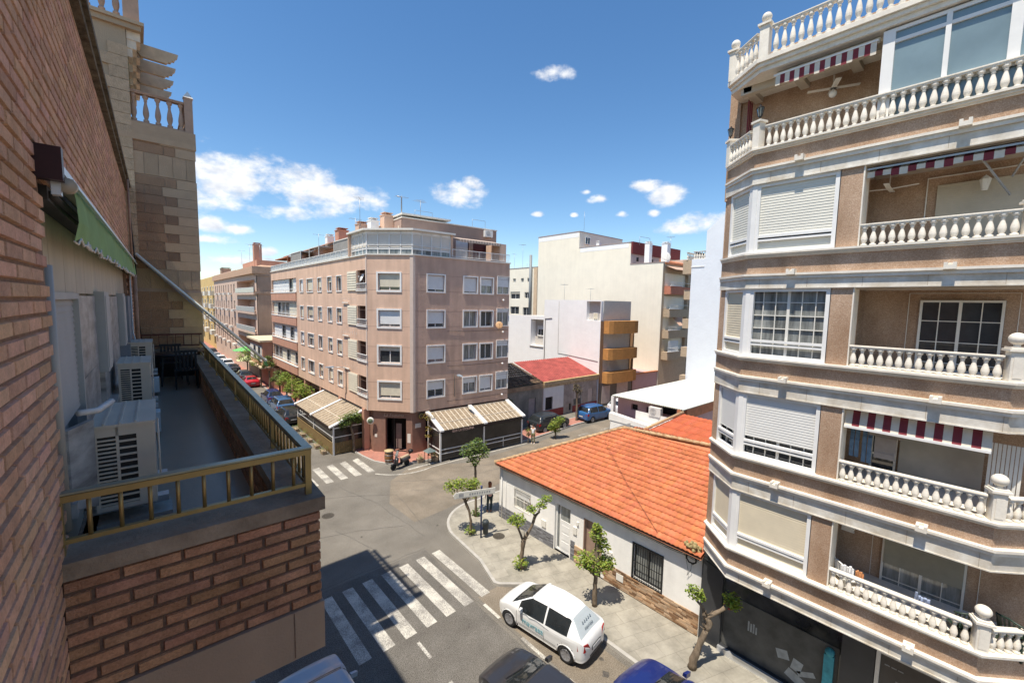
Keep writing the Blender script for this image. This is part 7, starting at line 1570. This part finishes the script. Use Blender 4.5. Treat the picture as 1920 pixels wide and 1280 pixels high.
b = MB(SM); b.sphere((-1.0, 0, 1.02), .2, 12, 8, (1, 1, .8)); b.bar((-.8, 0, .8), (-1.0, 0, .88), .06); b.build('top_box', black, t); b = MB(SM); b.hexa([(.34, -.14, .98), (.37, -.14, .98), (.37, .14, .98), (.34, .14, .98), (.2, -.12, 1.35), (.23, -.12, 1.35), (.23, .12, 1.35), (.2, .12, 1.35)]); b.build('windscreen', glassc, t)
t = thing('display_stand', 'small dark framed stand with a grey roof at the corner of the glazed tent', 'stand', (16.3, 27.7, 0)); b = MB()
for x in (16.05, 16.65):
    for y in (27.45, 27.95): b.bar((x, y, .05), (x, y, 1.0), .035)
b.bar((16.05, 27.45, .5), (16.65, 27.45, .5), .03); b.bar((16.05, 27.45, .97), (16.65, 27.45, .97), .03); b.build('frame', black, t); b = MB(); b.add([(15.95, 27.35, 1.0), (16.75, 27.35, 1.0), (16.75, 28.05, 1.0), (15.95, 28.05, 1.0), (16.35, 27.7, 1.28)], [(0, 1, 4), (1, 2, 4), (2, 3, 4), (3, 0, 4)]); b.build('roof', mat('slate_green', (.14, .18, .17), .6), t)
pt = mat('weathered_pot', (.40, .30, .20), .9, .2, 6)
def planter(x, y, w, d, h, label, z=.0):
    t = thing('planter', label, 'planter', (x, y, z), group='plants round the bar'); b = MB(); b.hexa([(x - w * .42, y - d * .42, z), (x + w * .42, y - d * .42, z), (x + w * .42, y + d * .42, z), (x - w * .42, y + d * .42, z), (x - w / 2, y - d / 2, z + h), (x + w / 2, y - d / 2, z + h), (x + w / 2, y + d / 2, z + h), (x - w / 2, y + d / 2, z + h)]); b.build('pot', pt, t)
    f = foliage([((x, y, z + h + .15), max(w, d) * .55, 1)], .12, 50); f.build('plant', leafd, t)
planter(16.9, 27.9, .35, .6, .4, 'tan box planter between the metal framed stand and the glazed tent'); planter(15.9, 28.4, .5, .35, .35, 'tan box planter behind the metal framed stand')
for i, y in enumerate((34.9, 36.6, 38.6, 40.6, 42.6)): planter(10.75, y, .35, .7, .3, ['planter nearest the crossing, against the picket fence', 'second planter from the crossing against the picket fence', 'third planter from the crossing against the picket fence', 'fourth planter from the crossing against the picket fence', 'farthest planter along the picket fence, by the black car'][i])
# green parasols far down the pavement
for i, (x, y, z, r, m_, l) in enumerate([(13.4, 80.5, 4.0, 2.4, mat('bright_green_cloth', (.22, .62, .22)), 'bright green parasol over the pavement far down the left street'), (12.6, 77.5, 2.7, 1.5, mat('lime_cream_cloth', (.62, .66, .36), .8), 'lower lime cream parasol left of the bright green one')]):
    t = thing('parasol', l, 'parasol', (x, y, .13)); b = MB(); b.lathe([(r, z), (r * .98, z + .03), (.05, z + .75)], (x, y, 0), 8); b.build('canopy', m_, t); b = MB(); b.tube([(x, y, .13), (x, y, z + .7)], .04, 6); b.build('pole', metal, t)

# ================================================================ people
def person(label, pos, rz, joints, shirt, trous, skin_m, hair_m, hair, bare_arms=True):
    "one skinned body; clothing shells are children"
    t = thing('person', label, 'person', (*pos, joints.get('z', 0)), R(rz))
    J = dict(pelvis=(0, 0, .95), chest=(0, 0, 1.32), neck=(0, -.01, 1.47), head0=(0, -.02, 1.56), head=(0, -.02, 1.68), lh=(-.09, 0, .9), rh=(.09, 0, .9), lk=(-.10, -.03, .50), rk=(.11, -.02, .50), la=(-.10, .02, .08), ra=(.13, .03, .08), lt=(-.11, -.14, .03), rt=(.15, -.13, .03),
             ls=(-.17, 0, 1.40), rs=(.17, 0, 1.40), le=(-.24, .02, 1.13), re=(.24, .02, 1.13), lw=(-.25, -.06, .90), rw=(.25, -.06, .90), lf=(-.25, -.09, .80), rf=(.25, -.09, .80)); J.update({k: v for k, v in joints.items() if k != 'z'})
    RA = dict(pelvis=.125, chest=.13, neck=.05, head0=.075, head=.095, lh=.095, rh=.095, lk=.062, rk=.062, la=.042, ra=.042, lt=.035, rt=.035, ls=.06, rs=.06, le=.042, re=.042, lw=.030, rw=.030, lf=.028, rf=.028)
    ED = [('pelvis', 'chest'), ('chest', 'neck'), ('neck', 'head0'), ('head0', 'head'), ('pelvis', 'lh'), ('lh', 'lk'), ('lk', 'la'), ('la', 'lt'), ('pelvis', 'rh'), ('rh', 'rk'), ('rk', 'ra'), ('ra', 'rt'), ('chest', 'ls'), ('ls', 'le'), ('le', 'lw'), ('lw', 'lf'), ('chest', 'rs'), ('rs', 're'), ('re', 'rw'), ('rw', 'rf')]
    def skin(keys, edges, grow, name, m, fingers=False):
        ks = list(keys); vs = [J[k] for k in ks]; es = [(ks.index(a), ks.index(b)) for a, b in edges]; rr = [RA[k] * grow for k in ks]
        if fingers:
            for w_ in ('lf', 'rf'):
                p = Vector(J[w_]); s = -1 if w_[0] == 'l' else 1; base = ks.index(w_)
                for i, ln in enumerate((.075, .085, .08, .06)): q = p + Vector((s * .004, -.03 + i * .02, -.03)); vs += [q, q + Vector((0, -.01, -ln))]; es += [(base, len(vs) - 2), (len(vs) - 2, len(vs) - 1)]; rr += [.009, .008]
                q = p + Vector((s * -.01, -.04, .02)); vs += [q, q + Vector((0, -.035, -.04))]; es += [(base, len(vs) - 2), (len(vs) - 2, len(vs) - 1)]; rr += [.01, .009]
        me = bpy.data.meshes.new(name); me.from_pydata([tuple(v) for v in vs], es, []); o = bpy.data.objects.new(name, me); COL.objects.link(o)
        md = o.modifiers.new('s', 'SKIN'); 
        for i, sv_ in enumerate(me.skin_vertices[0].data): sv_.radius = (rr[i], rr[i]); sv_.use_root = (i == 0)
        sb_ = o.modifiers.new('u', 'SUBSURF'); sb_.levels = sb_.render_levels = 2
        dg_ = bpy.context.evaluated_depsgraph_get(); me2 = bpy.data.meshes.new_from_object(o.evaluated_get(dg_)); bpy.data.objects.remove(o)
        me2.polygons.foreach_set('use_smooth', [True] * len(me2.polygons)); me2.materials.clear(); me2.materials.append(m); o = bpy.data.objects.new(name, me2); COL.objects.link(o); o.parent = t; return o
    body = skin(J.keys(), ED, 1.0, 'body', skin_m, True)
    J['wl'], J['hem'] = (0, 0, 1.0), (0, 0, .93); RA['wl'] = .128; RA['hem'] = .14
    skin(['pelvis', 'lh', 'lk', 'la', 'rh', 'rk', 'ra'], [('pelvis', 'lh'), ('lh', 'lk'), ('lk', 'la'), ('pelvis', 'rh'), ('rh', 'rk'), ('rk', 'ra')], 1.16, 'trousers', trous)
    mid = lambda a, b_, f: tuple(Vector(J[a]).lerp(Vector(J[b_]), f)); J['lm'] = mid('ls', 'le', .55); J['rm'] = mid('rs', 're', .55); RA['lm'] = RA['rm'] = .05
    ks = ['hem', 'wl', 'chest'] + (['ls', 'lm', 'rs', 'rm'] if not bare_arms == 'full' else ['ls', 'rs']); e2 = [('hem', 'wl'), ('wl', 'chest'), ('chest', 'ls'), ('chest', 'rs')] + ([('ls', 'lm'), ('rs', 'rm')] if bare_arms != 'full' else [])
    skin(ks, e2, 1.12, 'top', shirt)
    h = Vector(J['head']); b = MB(); b.smooth = True; b.sphere(h + Vector((0, .02, .03)), .112, 12, 8, (1, 1, 1.08))
    if hair == 'long': b.hexa([h + Vector(p) for p in ((-.08, .02, -.22), (.08, .02, -.22), (.08, .11, -.22), (-.08, .11, -.22), (-.11, .0, .05), (.11, .0, .05), (.10, .12, .05), (-.10, .12, .05))])
    o = b.build('hair', hair_m); o.parent = t
    b = MB(); b.hexa([h + Vector(p) for p in ((-.018, -.105, -.02), (.018, -.105, -.02), (.014, -.08, -.02), (-.014, -.08, -.02), (-.008, -.10, .03), (.008, -.10, .03), (.008, -.08, .03), (-.008, -.08, .03))]); o = b.build('nose', skin_m); o.parent = t
    b = MB(); [b.sphere(h + Vector((s * .035, -.088, .025)), .012, 6, 4) for s in (-1, 1)]; b.box(h.x - .025, h.x + .025, h.y - .1, h.y - .085, h.z - .052, h.z - .044); o = b.build('eyes_and_mouth', mat('face_dark', (.12, .04, .03), .6)); o.parent = t
    b = MB()
    for k_ in ('lt', 'rt'): p = Vector(J[k_]); q = Vector(J[k_[0] + 'a']); b.hexa([(p.x - .045, p.y - .06, -.005), (p.x + .045, p.y - .06, -.005), (q.x + .045, q.y + .06, -.005), (q.x - .045, q.y + .06, -.005), (p.x - .04, p.y - .05, .05), (p.x + .04, p.y - .05, .05), (q.x + .045, q.y + .05, .10), (q.x - .045, q.y + .05, .10)])
    o = b.build('shoes', mat('light_shoes', (.5, .48, .45), .7) if hair == 'short' else mat('tan_shoes', (.4, .2, .12), .7)); o.parent = t
    return t
skinm = mat('skin', (.52, .29, .19), .6, .05, 6)
person('woman with long auburn hair and dark trousers standing by the white house corner', (15.1, 18.72), 150, dict(z=.13, la=(-.07, .02, .08), lt=(-.07, -.14, .03), le=(-.25, -.03, 1.15), lw=(-.12, -.20, 1.22), lf=(-.08, -.24, 1.28)), mat('pink_top', (.72, .42, .34), .8), mat('dark_trousers', (.035, .05, .05), .8), skinm, mat('auburn_hair', (.28, .09, .035), .6), 'long', bare_arms='full')
person('man in a white shirt standing in the road beyond the glazed bar tent', (25.95, 26.15), -60, dict(z=0.0), mat('white_shirt', (.78, .78, .78), .8), mat('olive_trousers', (.20, .20, .10), .8), skinm, mat('black_hair', (.02, .016, .014), .6), 'short')
